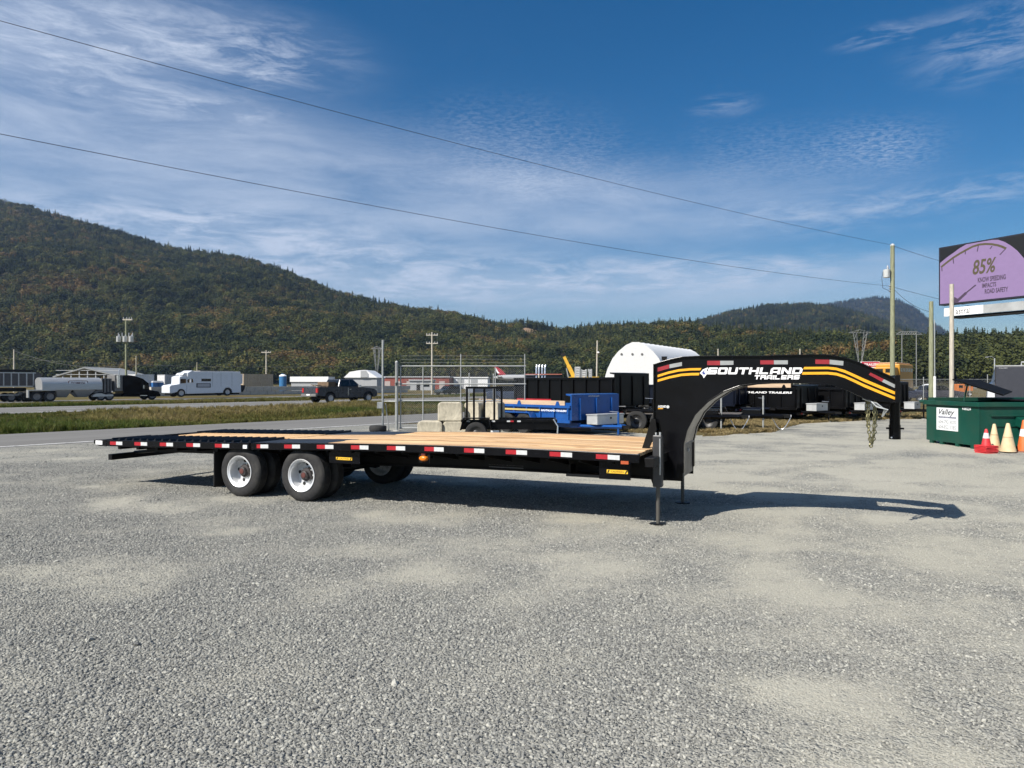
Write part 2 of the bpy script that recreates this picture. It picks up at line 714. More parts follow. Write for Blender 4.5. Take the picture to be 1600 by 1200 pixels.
def strip(name, m, s0, s1, t0, t1, dz, kind='structure', ns=1, nt=40):
    v, f = [], []
    ss = sorted(set([s0, s1] + [p[0] for p in PROF if s0 < p[0] < s1]))
    tt = np.linspace(t0, t1, nt + 1)
    for s in ss:
        for t in tt:
            q = sp(s, t)
            v.append((q.x, q.y, q.z + dz))
    n = len(tt)
    for i in range(len(ss) - 1):
        for j in range(n - 1):
            f.append((i * n + j, i * n + j + 1, (i + 1) * n + j + 1, (i + 1) * n + j))
    me = bpy.data.meshes.new(name)
    me.from_pydata(v, [], [q[::-1] for q in f])
    me.materials.append(m)
    o = bpy.data.objects.new(name, me)
    C.objects.link(o)
    if kind:
        o['kind'] = kind
    return o


strip('ground', M_ground, -6000, 9000, -6000, 9000, 0.0)
road1 = strip('road', M_asphalt, 21.75, 27.6, -60, 400, 0.016)
road2 = strip('road', M_asphalt, 45.2, 56.6, -60, 600, 0.03)
road3 = strip('road', M_asphalt, 86.0, 99.0, -60, 800, 0.03)
for rd, s0 in ((road1, 22.15), (road2, 46.6), (road2, 55.6)):
    ln = strip('edge_line', M_paint, s0, s0 + 0.14, -60, 300, 0.022 if rd is road1 else 0.036, kind=None)
    ln.parent = rd
for k in range(14):
    ln = strip('lane_line', M_paint, 51.0, 51.14, k * 9.0 - 10, k * 9.0 - 7, 0.036, kind=None, nt=1)
    ln.parent = road2

# ------------------------------------------------------------------ gravel yard


def dustf(x, y):
    x, y = np.asarray(x, dtype=float), np.asarray(y, dtype=float)
    a = fbm(x, y, 1.25, 3, 5)
    b = fbm(x * 0.5, y, 2.6, 21, 4)
    d = a * 0.45 + b * 0.30 + fbm(x, y, 0.30, 71, 3) * 0.25
    right = np.clip((x + 0.3) / 5.0, -0.5, 1) * 0.09          # the right of the yard is driven dustier
    v = (d - 0.40 + right) / 0.28
    # faint sweeping wheel tracks
    r = np.hypot(x - 15.0, y - 1.0)
    for R_, am in ((9.2, 0.22), (11.0, 0.22), (13.6, 0.3), (15.3, 0.3), (18.4, 0.25)):
        v = v + am * np.exp(-((r - R_ - 0.5 * fbm(x, y, 0.2, 55, 2)) / 0.16) ** 2) * np.clip((y - 5) / 4, 0, 1)
    return np.clip(v, 0, 1)


def swell(x, y):
    return (fbm(x, y, 0.55, 40, 3) - 0.5) * 0.022


def yard_far(x):
    pts = [(-27, 1.0), (-9.1, 23.8), (-5, 29.0), (0, 30), (4.2, 24.2), (6, 22.5), (8.8, 24.2), (10.5, 27.3), (12, 29.6), (16, 32.3), (19, 33.3), (30, 35), (80, 38)]
    return np.interp(x, [p[0] for p in pts], [p[1] for p in pts])


def gravel_fn(t, b, out):
    g = t.add('ShaderNodeNewGeometry')
    p = g.outputs['Position']
    at = t.add('ShaderNodeAttribute', attribute_name='dust')
    du = at.outputs['Fac']
    fine = t.noise(p, 7.0, 8, 0.75)
    du = t.math('ADD', du, t.math('MULTIPLY_ADD', fine, 1.7, -0.85), clamp=True)
    vo = t.add('ShaderNodeTexVoronoi')
    t.link(p, vo.inputs['Vector'])
    vo.inputs['Scale'].default_value = 62.0
    vo2 = t.add('ShaderNodeTexVoronoi')
    t.link(p, vo2.inputs['Vector'])
    vo2.inputs['Scale'].default_value = 30.0
    sepc = t.add('ShaderNodeSeparateColor')
    t.link(vo.outputs['Color'], sepc.inputs[0])
    sepc2 = t.add('ShaderNodeSeparateColor')
    t.link(vo2.outputs['Color'], sepc2.inputs[0])
    stone = t.ramp(sepc.outputs[0], [(0.0, (0.12, 0.121, 0.112)), (0.5, (0.225, 0.224, 0.203)), (1.0, (0.38, 0.374, 0.332))])
    stone2 = t.ramp(sepc2.outputs[1], [(0.0, (0.16, 0.16, 0.148)), (1.0, (0.36, 0.355, 0.315))])
    stone = t.mix(0.4, stone, stone2)
    grit = t.noise(p, 160.0, 3, 0.7)
    dustc = t.ramp(grit, [(0.3, (0.275, 0.262, 0.212)), (0.7, (0.455, 0.437, 0.365))])
    big = t.noise(p, 0.25, 4, 0.6)
    dustc = t.mix(t.ramp(big, [(0.45, (0, 0, 0)), (0.7, (0.5,) * 3)]), dustc, (0.43, 0.412, 0.348, 1))
    f = t.ramp(du, [(0.20, (0, 0, 0)), (0.9, (0.85,) * 3)])
    c = t.mix(f, stone, dustc)
    t.link(c, b.inputs['Base Color'])
    b.inputs['Roughness'].default_value = 0.93
    b.inputs['Specular IOR Level'].default_value = 0.2
    h = t.math('ADD', t.math('MULTIPLY', vo.outputs['Distance'], -1.0), t.math('MULTIPLY', vo2.outputs['Distance'], -0.9))
    bp = t.add('ShaderNodeBump')
    t.link(t.math('MULTIPLY_ADD', f, -0.62, 0.95), bp.inputs['Strength'])
    bp.inputs['Distance'].default_value = 0.016
    t.link(h, bp.inputs['Height'])
    t.link(bp.outputs[0], b.inputs['Normal'])


M_gravel = attr_mat('crushed_gravel', gravel_fn)
xs = np.concatenate([np.linspace(-27, -10, 60), np.linspace(-9.8, 14, 200), np.linspace(14.2, 40, 90), np.linspace(41, 80, 30)])
us = np.linspace(0, 1, 190) ** 1.35
vx = np.repeat(xs, len(us))
far = yard_far(vx) + (fbm(vx, vx * 0, 1.3, 77, 3) - 0.5) * 0.9
y0 = np.minimum(-6.0, far - 1)
vy = y0 + (far - y0) * np.tile(us, len(xs))
vz = 0.008 + swell(vx, vy) + 0.011
n = len(us)
faces = [(i * n + j, (i + 1) * n + j, (i + 1) * n + j + 1, i * n + j + 1) for i in range(len(xs) - 1) for j in range(n - 1)]
me = bpy.data.meshes.new('gravel_yard')
me.from_pydata(np.stack([vx, vy, vz], 1).tolist(), [], faces)
me.polygons.foreach_set('use_smooth', [True] * len(me.polygons))
da = me.attributes.new('dust', 'FLOAT', 'POINT')
da.data.foreach_set('value', dustf(vx, vy).astype(np.float32))
me.materials.append(M_gravel)
yard = bpy.data.objects.new('gravel_yard', me)
yard['kind'] = 'structure'
C.objects.link(yard)


def stone_fn(t, b, out):
    oi = t.add('ShaderNodeObjectInfo')
    at = t.add('ShaderNodeAttribute', attribute_name='tone', attribute_type='INSTANCER')
    c = t.ramp(oi.outputs['Random'], [(0.0, (0.105, 0.107, 0.101)), (0.35, (0.19, 0.191, 0.176)), (0.8, (0.29, 0.289, 0.258)), (1.0, (0.46, 0.452, 0.395))])
    c = t.mix(t.math('MULTIPLY', at.outputs['Fac'], 0.65), c, (0.42, 0.402, 0.335, 1))
    tc = t.add('ShaderNodeTexCoord')
    n = t.noise(tc.outputs['Object'], 60.0, 3, 0.7)
    c = t.mix(t.math('MULTIPLY', n, 0.45), c, (0.24, 0.235, 0.225, 1))
    t.link(c, b.inputs['Base Color'])
    b.inputs['Roughness'].default_value = 0.9
    b.inputs['Specular IOR Level'].default_value = 0.25


M_stone = attr_mat('gravel_stone', stone_fn)
stones = []
for k in range(6):
    bm = bmesh.new()
    bmesh.ops.create_icosphere(bm, subdivisions=1, radius=1.0)
    rr = random.Random(k)
    for v in bm.verts:
        v.co *= rr.uniform(0.68, 1.12)
        v.co.z *= 0.62
        v.co.y *= rr.uniform(0.78, 0.82)
    me = bpy.data.meshes.new('stone')
    bm.to_mesh(me)
    bm.free()
    me.materials.append(M_stone)
    stones.append(me)


def gravel_points(Y0, Y1, dens, smin, smax, seed):
    r = np.random.default_rng(seed)
    area = 0.78 * 2 * (Y1 ** 2 - Y0 ** 2) / 2
    N = int(area * dens)
    Y = np.sqrt(r.random(N) * (Y1 ** 2 - Y0 ** 2) + Y0 ** 2)
    Xp = (r.random(N) * 2 - 1) * 0.78 * Y
    d = dustf(Xp, Y)
    keep = r.random(N) < (1.0 - 0.42 * d)
    keep &= Y < yard_far(Xp) - 0.6
    Xp, Y, d = Xp[keep], Y[keep], d[keep]
    N = len(Y)
    s = smin + (smax - smin) * r.random(N) ** 2.8
    s = s * (1 - 0.45 * d)
    z = 0.019 + swell(Xp, Y) + s * 0.15
    return np.stack([Xp, Y, z], 1), s, d, r


P, S, D = [], [], []
for (a, b_, dens, s0, s1, sd) in ((2.4, 5.5, 5200, 0.0038, 0.0160, 1), (5.5, 9, 3000, 0.0046, 0.0170, 2), (9, 15, 1200, 0.0065, 0.018, 3), (15, 24, 160, 0.010, 0.022, 4), (2.4, 16, 4, 0.016, 0.036, 5)):
    p, s, d, _ = gravel_points(a, b_, dens, s0, s1, sd)
    P.append(p); S.append(s); D.append(d)
P = np.concatenate(P); S = np.concatenate(S); D = np.concatenate(D)
N = len(P)
scatter('gravel', P, stones, {
    'rot': rng.uniform(-0.45, 0.45, (N, 3)) + np.stack([np.zeros(N), np.zeros(N), rng.uniform(0, 6.28, N)], 1),
    'scl': np.stack([S * rng.uniform(0.85, 1.25, N), S, S * rng.uniform(0.8, 1.2, N)], 1),
    'idx': rng.integers(0, len(stones), N), 'tone': D})

# ------------------------------------------------------------------ grass and weeds


def leafy(name, lo, mid, hi, trans=0.25):
    def fn(t, b, out):
        oi = t.add('ShaderNodeObjectInfo')
        at = t.add('ShaderNodeAttribute', attribute_name='tone', attribute_type='INSTANCER')
        f = t.math('ADD', at.outputs['Fac'], t.math('MULTIPLY_ADD', oi.outputs['Random'], 0.30, -0.15), clamp=True)
        c = t.ramp(f, [(0.0, lo), (0.5, mid), (1.0, hi)])
        k = t.math('FRACT', t.math('MULTIPLY', oi.outputs['Random'], 17.31))
        c = t.mix(1.0, c, t.ramp(k, [(0.0, (0.55, 0.55, 0.58)), (0.6, (1, 1, 1)), (1.0, (1.0, 1.0, 0.92))]), 'MULTIPLY')
        t.link(c, b.inputs['Base Color'])
        b.inputs['Roughness'].default_value = 0.8
        b.inputs['Specular IOR Level'].default_value = 0.15
        tr = t.add('ShaderNodeBsdfTranslucent')
        t.link(c, tr.inputs['Color'])
        mx = t.add('ShaderNodeMixShader')
        mx.inputs[0].default_value = trans
        t.link(b.outputs[0], mx.inputs[1])
        t.link(tr.outputs[0], mx.inputs[2])
        t.link(mx.outputs[0], out.inputs[0])
    return attr_mat(name, fn)


M_blade = leafy('grass_blade', (0.085, 0.120, 0.026), (0.225, 0.195, 0.070), (0.40, 0.31, 0.16), 0.4)
tufts = []
for k in range(5):
    r = random.Random(100 + k)
    v, f = [], []
    for i in range(26):
        a = r.uniform(0, 6.28)
        d0 = r.uniform(0, 0.22)
        x, y = d0 * math.cos(a), d0 * math.sin(a)
        ln = r.uniform(0.45, 1.0)
        b = r.uniform(0, 6.28)
        lean = r.uniform(0.1, 0.55)
        wd = r.uniform(0.018, 0.035)
        dx, dy = math.cos(b), math.sin(b)
        o = len(v)
        v += [(x - dy * wd, y + dx * wd, -0.03), (x + dy * wd, y - dx * wd, -0.03),
              (x + dx * lean * 0.4 * ln + dy * wd, y + dy * lean * 0.4 * ln - dx * wd, ln * 0.6),
              (x + dx * lean * 0.4 * ln - dy * wd, y + dy * lean * 0.4 * ln + dx * wd, ln * 0.6),
              (x + dx * lean * ln, y + dy * lean * ln, ln)]
        f += [(o, o + 1, o + 2, o + 3), (o + 3, o + 2, o + 4)]
    me = bpy.data.meshes.new('tuft')
    me.from_pydata(v, [], f)
    me.materials.append(M_blade)
    tufts.append(me)


def grass_band(name, s0, s1, dens, h0, h1, tone0, tone1, seed, x0=-80, x1=900, edge=0.6):
    r = np.random.default_rng(seed)
    t0, t1 = ts(x0, s0), ts(x1, s1)
    N = int((s1 - s0) * (t1 - t0) * dens)
    s = s0 + (s1 - s0) * r.random(N)
    t = t0 + (t1 - t0) * r.random(N)
    px = NR.x * s + DR.x * t
    py = NR.y * s + DR.y * t
    col = 800 + F * px / np.maximum(py, 1)
    k = (col > x0) & (col < x1) & (py > 2)
    s, t, px, py = s[k], t[k], px[k], py[k]
    nz = fbm(px, py, 0.16, seed + 5, 4)
    cl = fbm(px, py, 0.9, seed + 9, 2)
    k = r.random(len(s)) < np.clip(cl * 1.9 - 0.15, 0.15, 1)
    s, t, px, py, nz, cl = s[k], t[k], px[k], py[k], nz[k], cl[k]
    N = len(s)
    z = np.interp(s, [p[0] for p in PROF], [p[1] for p in PROF])
    near_edge = np.clip(np.minimum(s - s0, s1 - s) / edge, 0.25, 1)
    h = (h0 + (h1 - h0) * np.clip((nz - 0.3) / 0.4, 0, 1)) * r.uniform(0.6, 1.25, N) * near_edge
    tone = np.clip(tone0 + (tone1 - tone0) * np.clip((fbm(px, py, 0.11, seed + 31, 4) - 0.33) / 0.34, 0, 1), 0, 1)
    wdt = np.maximum(h, 0.22) * r.uniform(0.9, 1.4, N)
    return scatter(name, np.stack([px, py, z], 1), tufts, {
        'rot': np.stack([np.zeros(N), np.zeros(N), r.uniform(0, 6.28, N)], 1), 'scl': np.stack([wdt, wdt, h], 1),
        'idx': r.integers(0, len(tufts), N), 'tone': tone})


g = grass_band('grass', 27.75, 45.0, 30, 0.16, 0.42, 0.05, 0.68, 201)
g['label'] = 'tall dry weedy grass between the two carriageways'
g = grass_band('grass', 56.8, 85.5, 9, 0.18, 0.36, 0.0, 0.62, 202)
g['label'] = 'green and tan grass strip beyond the second carriageway'

# dry grass along the far edge of the yard, under the row of parked trailers
r = np.random.default_rng(303)
N = 15000
px = np.where(r.random(N) < 0.5, r.uniform(3, 14, N), r.uniform(3, 45, N))
py = yard_far(px) + np.abs(r.normal(0, 2.4, N)) - 0.15
k = fbm(px, py, 0.8, 60, 3) > 0.42
px, py = px[k], py[k]
N = len(px)
h = r.uniform(0.05, 0.17, N)
g = scatter('grass', np.stack([px, py, np.zeros(N)], 1), tufts, {
    'rot': np.stack([np.zeros(N), np.zeros(N), r.uniform(0, 6.28, N)], 1), 'scl': np.stack([h * 1.9, h * 1.9, h], 1),
    'idx': r.integers(0, len(tufts), N), 'tone': np.clip(r.normal(0.95, 0.1, N), 0, 1)})
g['label'] = 'straw coloured dry grass along the far edge of the gravel'

# ------------------------------------------------------------------ hills


def hill_mat(name, lo, hi):
    def fn(t, b, out):
        g = t.add('ShaderNodeNewGeometry')
        n = t.noise(g.outputs['Position'], 0.06, 6, 0.7)
        t.link(t.ramp(n, [(0.35, lo), (0.65, hi)]), b.inputs['Base Color'])
        b.inputs['Roughness'].default_value = 1.0
        b.inputs['Specular IOR Level'].default_value = 0.0
    return attr_mat(name, fn)


M_hill = hill_mat('forest_floor', (0.022, 0.026, 0.012), (0.060, 0.052, 0.026))
SIL = [(-500, 250), (-250, 275), (0, 313), (30, 317), (60, 325), (120, 343), (190, 362), (260, 384), (330, 394), (400, 406), (440, 418), (480, 436), (520, 453), (560, 464), (600, 473),
       (650, 481), (700, 487), (740, 496), (770, 506), (800, 508), (822, 501), (845, 506), (870, 515), (900, 513), (940, 509), (1000, 506), (1050, 504), (1100, 506), (1150, 509),
       (1200, 511), (1250, 516), (1300, 520), (1350, 523), (1480, 525), (1600, 527), (2100, 530)]
RIDGE = [(-500, 1600), (0, 1500), (300, 1400), (600, 1200), (800, 1100), (1000, 1000), (1100, 820), (1300, 600), (1480, 520), (2100, 520)]
BASE = [(-500, 520), (0, 520), (600, 520), (900, 480), (1100, 430), (1300, 340), (1480, 300), (2100, 300)]


def lerp(tab, x):
    return np.interp(x, [p[0] for p in tab], [p[1] for p in tab])


class Hill:
    def __init__(self, sil, ridge, base, tree_h, bump, seed):
        self.sil, self.ridge, self.base, self.th, self.bump, self.seed = sil, ridge, base, tree_h, bump, seed

    def z(self, x, t):
        """height of the slope at column x, fraction t of the way from foot to ridge"""
        Rr, Bb = lerp(self.ridge, x), lerp(self.base, x)
        top = CAMZ + (HZ - lerp(self.sil, x)) / F * Rr - self.th
        Y = Bb + (Rr - Bb) * t
        tt = np.clip(t, 0, 1)
        prof = tt ** 1.12
        over = np.clip(t - 1, 0, 9)
        z = top * prof - over * (Rr - Bb) * 0.35
        g = fbm(X(x, Y), Y, 1 / 170.0, self.seed, 4) - 0.5
        g2 = fbm(X(x, Y), Y, 1 / 60.0, self.seed + 7, 3) - 0.5
        env = np.sin(np.pi * np.clip(t, 0, 1)) ** 0.8
        return z + (g * self.bump + g2 * self.bump * 0.35) * env, Y

    def mesh(self, name, m, x0, x1, nx=140, nt=44):
        cols = np.linspace(x0, x1, nx)
        rows = np.linspace(-0.02, 1.35, nt)
        v, f = [], []
        for x in cols:
            zz, YY = self.z(np.full(nt, x), rows)
            for z_, Y_ in zip(zz, YY):
                v.append((float(X(x, Y_)), float(Y_), float(z_)))
        for i in range(nx - 1):
            for j in range(nt - 1):
                f.append((i * nt + j, (i + 1) * nt + j, (i + 1) * nt + j + 1, i * nt + j + 1))
        me = bpy.data.meshes.new(name)
        me.from_pydata(v, [], f)
        me.polygons.foreach_set('use_smooth', [True] * len(me.polygons))
        me.materials.append(m)
        o = bpy.data.objects.new(name, me)
        o['kind'] = 'structure'
        C.objects.link(o)
        return o

    def points(self, n, x0, x1, seed, tmax=1.04):
        r = np.random.default_rng(seed)
        x = r.uniform(x0, x1, n * 3)
        t = r.uniform(0.0, tmax, n * 3)
        z, Y = self.z(x, t)
        k = r.random(n * 3) < (Y / Y.max()) ** 0.55
        return x[k][:n], t[k][:n], z[k][:n], Y[k][:n]


hill_a = Hill(SIL, RIDGE, BASE, 10.5, 34.0, 900)
hill_a.mesh('hill', M_hill, -500, 2100, 200)
SIL2 = [(820, 560), (900, 535), (1000, 518), (1060, 507), (1095, 497), (1130, 487), (1160, 480), (1200, 473), (1260, 471), (1290, 474), (1330, 482), (1380, 497), (1420, 512), (1480, 535), (1560, 560)]
hill_b = Hill(SIL2, [(0, 2300), (1600, 2300)], [(0, 900), (1600, 900)], 14.0, 70.0, 910)
hill_b.mesh('mountain', M_hill, 820, 1560, 90)
SIL3 = [(1100, 540), (1200, 490), (1290, 473), (1330, 466), (1370, 461), (1400, 464), (1430, 479), (1460, 503), (1480, 516), (1540, 546), (1600, 570)]
hill_c = Hill(SIL3, [(0, 4300), (1600, 4300)], [(0, 2400), (1600, 2400)], 16.0, 120.0, 920)
hill_c.mesh('mountain', M_hill, 1100, 1600, 70)

# tree kinds for the woods: crowns of many small leaf faces
M_leaf = leafy('wood_leaves', (0.026, 0.040, 0.018), (0.108, 0.118, 0.036), (0.20, 0.130, 0.050), 0.25)
M_bark = mat('bark', (0.10, 0.08, 0.06), 0.9)


def broadleaf(seed, nl=230):
    r = random.Random(seed)
    v, f = [], []
    lobes = [(Vector((r.uniform(-0.26, 0.26), r.uniform(-0.26, 0.26), r.uniform(0.36, 0.80))), r.uniform(0.16, 0.30)) for _ in range(7)]
    lobes.append((Vector((0, 0, 0.58)), 0.34))
    for i in range(nl):
        c, rad = r.choice(lobes)
        d = Vector((r.gauss(0, 1), r.gauss(0, 1), r.gauss(0.15, 1))).normalized()
        p = c + d * rad * r.uniform(0.7, 1.08)
        nrm = (d + Vector((r.uniform(-0.7, 0.7), r.uniform(-0.7, 0.7), r.uniform(-0.4, 0.8)))).normalized()
        a = nrm.orthogonal().normalized()
        a.rotate(Matrix.Rotation(r.uniform(0, 6.28), 3, nrm))
        b = nrm.cross(a)
        s = r.uniform(0.035, 0.075)
        o = len(v)
        v += [tuple(p + a * s), tuple(p + b * s * 0.8), tuple(p - a * s * 1.1), tuple(p - b * s * 0.7)]
        f.append((o, o + 1, o + 2, o + 3))
    o = len(v)
    for k in range(4):
        an = k * math.pi / 2
        v += [(0.03 * math.cos(an), 0.03 * math.sin(an), -0.1), (0.012 * math.cos(an), 0.012 * math.sin(an), 0.6)]
    for k in range(4):
        k2 = (k + 1) % 4
        f.append((o + 2 * k, o + 2 * k2, o + 2 * k2 + 1, o + 2 * k + 1))
    me = bpy.data.meshes.new('broadleaf')
    me.from_pydata(v, [], f)
    me.materials.append(M_leaf)
    return me


def conifer(seed, layers=15):
    r = random.Random(seed)
    v, f = [], []
    for i in range(layers):
        h = 0.10 + 0.88 * i / (layers - 1)
        rad = 0.235 * (1 - h) ** 0.85 + 0.012
        nb = 8 if h < 0.7 else 6
        for k in range(nb):
            an = 6.283 * k / nb + r.uniform(-0.4, 0.4) + i
            L = rad * r.uniform(0.65, 1.2)
            w = L * 0.42 + 0.012
            ca, sa = math.cos(an), math.sin(an)
            dz = r.uniform(-0.05, -0.01)
            o = len(v)
            v += [(0, 0, h + 0.035), (ca * L * 0.6 - sa * w, sa * L * 0.6 + ca * w, h + dz * 0.3), (ca * L, sa * L, h + dz), (ca * L * 0.6 + sa * w, sa * L * 0.6 - ca * w, h + dz * 0.3)]
            f.append((o, o + 1, o + 2, o + 3))
    o = len(v)
    v += [(0.018, 0, -0.1), (-0.01, 0.016, -0.1), (-0.01, -0.016, -0.1), (0, 0, 1.02)]
    f += [(o, o + 1, o + 3), (o + 1, o + 2, o + 3), (o + 2, o, o + 3)]
    me = bpy.data.meshes.new('conifer')
    me.from_pydata(v, [], f)
    me.materials.append(M_leaf)
    return me


wood = [broadleaf(k) for k in range(6)] + [conifer(50 + k) for k in range(4)]


def forest(name, hill, n, x0, x1, seed, hmin, hmax, con_lo, con_hi, warm, label, extra=None):
    x, t, z, Y = hill.points(n, x0, x1, seed)
    xx = X(x, Y)
    r = np.random.default_rng(seed + 1)
    # a small quarry clearing and a tan field below it stay bare
    if hill is hill_a:
        py = HZ - (z - CAMZ) / Y * F
        bare = (x > 812) & (x < 872) & (py > 512) & (py < 531) & (t > 0.55) & (t < 0.96)
        x, t, z, Y, xx = x[~bare], t[~bare], z[~bare], Y[~bare], xx[~bare]
    N = len(x)
    cn = fbm(xx, Y, 1 / 130.0, seed + 3, 4) + 0.55 * (fbm(xx, Y, 1 / 18.0, seed + 4, 2) - 0.5)
    tlin = np.clip(t, 0, 1)
    thr = con_lo + (con_hi - con_lo) * tlin ** 2
    con = cn < np.where(r.random(N) < 0.85, 0.34 + thr * 0.3, 0.8)
    con &= r.random(N) < (0.15 + 0.75 * thr)
    idx = np.where(con, 6 + r.integers(0, 4, N), r.integers(0, 6, N))
    h = hmin + (hmax - hmin) * r.random(N)
    h = np.where(con, h * 1.22, h * 0.95)
    wid = np.where(con, h * 1.05, h * r.uniform(0.85, 1.25, N))
    warmth = fbm(xx, Y, 1 / 85.0, seed + 12, 4)
    hue = fbm(xx, Y, 1 / 36.0, seed + 15, 3)
    low = warm * (1 - 0.5 * tlin)
    tone = 0.34 + (hue - 0.5) * 1.25 + np.clip((warmth - 0.52) * 5.0, -0.4, 1.0) * low + r.normal(0, 0.17, N)
    tone = np.where(con, np.clip(0.02 + r.normal(0.06, 0.05, N), 0, 0.3), np.clip(tone, 0.02, 1))
    if extra is not None:
        tone = extra(x, t, Y, tone, con, r)
    o = scatter(name, np.stack([xx, Y, z - 0.3], 1), wood, {
        'rot': np.stack([r.uniform(-0.06, 0.06, N), r.uniform(-0.06, 0.06, N), r.uniform(0, 6.28, N)], 1), 'scl': np.stack([wid, wid, h], 1), 'idx': idx, 'tone': tone})
    o['label'] = label
    return o


forest('forest', hill_a, 22000, -140, 1090, 1001, 7.0, 17.0, 0.08, 0.42, 0.28, 'mixed autumn forest covering the near hillside')
forest('forest', hill_a, 4200, 1060, 1760, 1002, 5.0, 14.0, 0.45, 0.9, 0.8, 'belt of autumn and evergreen trees at the foot of the mountain',
       extra=lambda x, t, Y, tone, con, r: np.where(con | (x > 1400), np.minimum(tone, 0.34), tone))
forest('forest', hill_b, 15000, 860, 1540, 1003, 10.0, 17.0, 0.9, 1.0, 0.1, 'dark evergreen forest on the lower hazy mountain')
forest('forest', hill_c, 12000, 1120, 1590, 1004, 12.0, 20.0, 0.9, 1.0, 0.1, 'dark evergreen forest on the farther hazy mountain')

# the bare tan field and quarry face between the trees
M_tan = mat('bare_field', (0.24, 0.155, 0.085), 0.95, var=0.3, scale=0.05)
cols = np.linspace(814, 870, 16)
mb = MB()
v, f = [], []
for x in cols:
    for tt in (0.80, 0.86, 0.92):
        z_, Y_ = hill_a.z(np.array([x]), np.array([tt]))
        v.append((float(X(x, Y_[0])), float(Y_[0]), float(z_[0]) + 1.2))
for i in range(len(cols) - 1):
    for j in range(2):
        f.append((i * 3 + j, (i + 1) * 3 + j, (i + 1) * 3 + j + 1, i * 3 + j + 1))
mb.add(v, f)
o = mb.build('field', M_tan)
o['kind'] = 'structure'

# ------------------------------------------------------------------ the air
hz = bpy.data.materials.new('air')
hz.use_nodes = True
t = NT(hz.node_tree)
out = t.add('ShaderNodeOutputMaterial')
vol = t.add('ShaderNodeVolumePrincipled')
vol.inputs['Color'].default_value = (0.45, 0.64, 1.0, 1)
vol.inputs['Density'].default_value = 0.000075
vol.inputs['Anisotropy'].default_value = 0.25
t.link(vol.outputs[0], out.inputs['Volume'])
haze = MB().box(-7000, 7000, -120, 6800, -4.0, 610).build('haze', hz, kind='stuff')

# ------------------------------------------------------------------ materials of the big trailer
M_black = mat('gloss_black_paint', (0.0030, 0.0032, 0.0045), 0.22, var=0.25, scale=3.0, spec=0.22, dirt=(0.03, 0.028, 0.026), dirt_amt=0.08)
M_dark = mat('dull_black_steel', (0.0045, 0.0045, 0.005), 0.5, var=0.3, scale=4.0, spec=0.2, dirt=(0.03, 0.028, 0.024), dirt_amt=0.2)
M_cleat = mat('black_cleat_steel', (0.008, 0.009, 0.013), 0.42, var=0.3, scale=8.0, spec=0.35)
M_gun = mat('gunmetal_paint', (0.055, 0.055, 0.058), 0.38, metal=0.35, var=0.2)
M_rubber = mat('tyre_rubber', (0.022, 0.022, 0.023), 0.78, var=0.3, scale=14, spec=0.3, dirt=(0.10, 0.095, 0.085), dirt_amt=0.35)
M_rim = mat('silver_rim_paint', (0.74, 0.75, 0.76), 0.30, metal=0.3, var=0.06, spec=0.6)
M_hubred = mat('hub_cap', (0.11, 0.035, 0.03), 0.5)
M_hole = mat('hub_bore', (0.012, 0.012, 0.012), 0.8)
M_red = mat('red_reflective_tape', (0.36, 0.010, 0.018), 0.45, var=0.15, scale=30)
M_white = mat('white_reflective_tape', (0.55, 0.56, 0.56), 0.45, var=0.10, scale=30)
M_yel = mat('amber_stripe', (0.78, 0.36, 0.012), 0.45, var=0.06)
M_letter = mat('white_vinyl', (0.82, 0.82, 0.82), 0.5, var=0.04)
M_orange = mat('amber_lens', (0.75, 0.20, 0.012), 0.3, var=0.2, scale=40)
M_chain = mat('gold_zinc_chain', (0.26, 0.24, 0.13), 0.38, metal=0.75, var=0.4, scale=60)
M_zinc = mat('galvanised_steel', (0.48, 0.50, 0.50), 0.45, metal=0.55, var=0.15, scale=12)
M_navy = mat('emblem_blue', (0.03, 0.05, 0.22), 0.4)
M_greytext = mat('grey_vinyl', (0.13, 0.13, 0.135), 0.6)


def wood_fn(t, b, out):
    tc = t.add('ShaderNodeTexCoord')
    oi = t.add('ShaderNodeObjectInfo')
    off = t.add('ShaderNodeCombineXYZ')
    t.link(t.math('MULTIPLY', oi.outputs['Random'], 37.0), off.inputs[0])
    t.link(t.math('MULTIPLY', oi.outputs['Random'], 11.0), off.inputs[1])
    va = t.add('ShaderNodeVectorMath', operation='ADD')
    t.link(tc.outputs['Object'], va.inputs[0])
    t.link(off.outputs[0], va.inputs[1])
    p = va.outputs[0]
    g = t.noise(t.mapping(p, scale=(0.9, 26, 26)), 1.0, 6, 0.65, 0.6)
    k = t.noise(t.mapping(p, scale=(2.2, 9, 9)), 1.0, 3, 0.5, 0.4)
    c = t.ramp(g, [(0.36, (0.34, 0.19, 0.085)), (0.47, (0.64, 0.43, 0.235)), (0.62, (0.80, 0.60, 0.37))])
    c = t.mix(t.ramp(k, [(0.60, (0, 0, 0)), (0.72, (0.75,) * 3)]), c, (0.36, 0.19, 0.08, 1))
    tn = t.ramp(oi.outputs['Random'], [(0.0, (0.66, 0.58, 0.52)), (0.45, (1, 1, 1)), (0.8, (0.88, 0.80, 0.70)), (1.0, (1.0, 0.92, 0.80))])
    c = t.mix(1.0, c, tn, 'MULTIPLY')
    t.link(c, b.inputs['Base Color'])
    b.inputs['Roughness'].default_value = 0.75
    b.inputs['Specular IOR Level'].default_value = 0.25
    bp = t.add('ShaderNodeBump')
    bp.inputs['Strength'].default_value = 0.3
    bp.inputs['Distance'].default_value = 0.01
    t.link(g, bp.inputs['Height'])
    t.link(bp.outputs[0], b.inputs['Normal'])


M_plank = attr_mat('fresh_deck_plank', wood_fn)

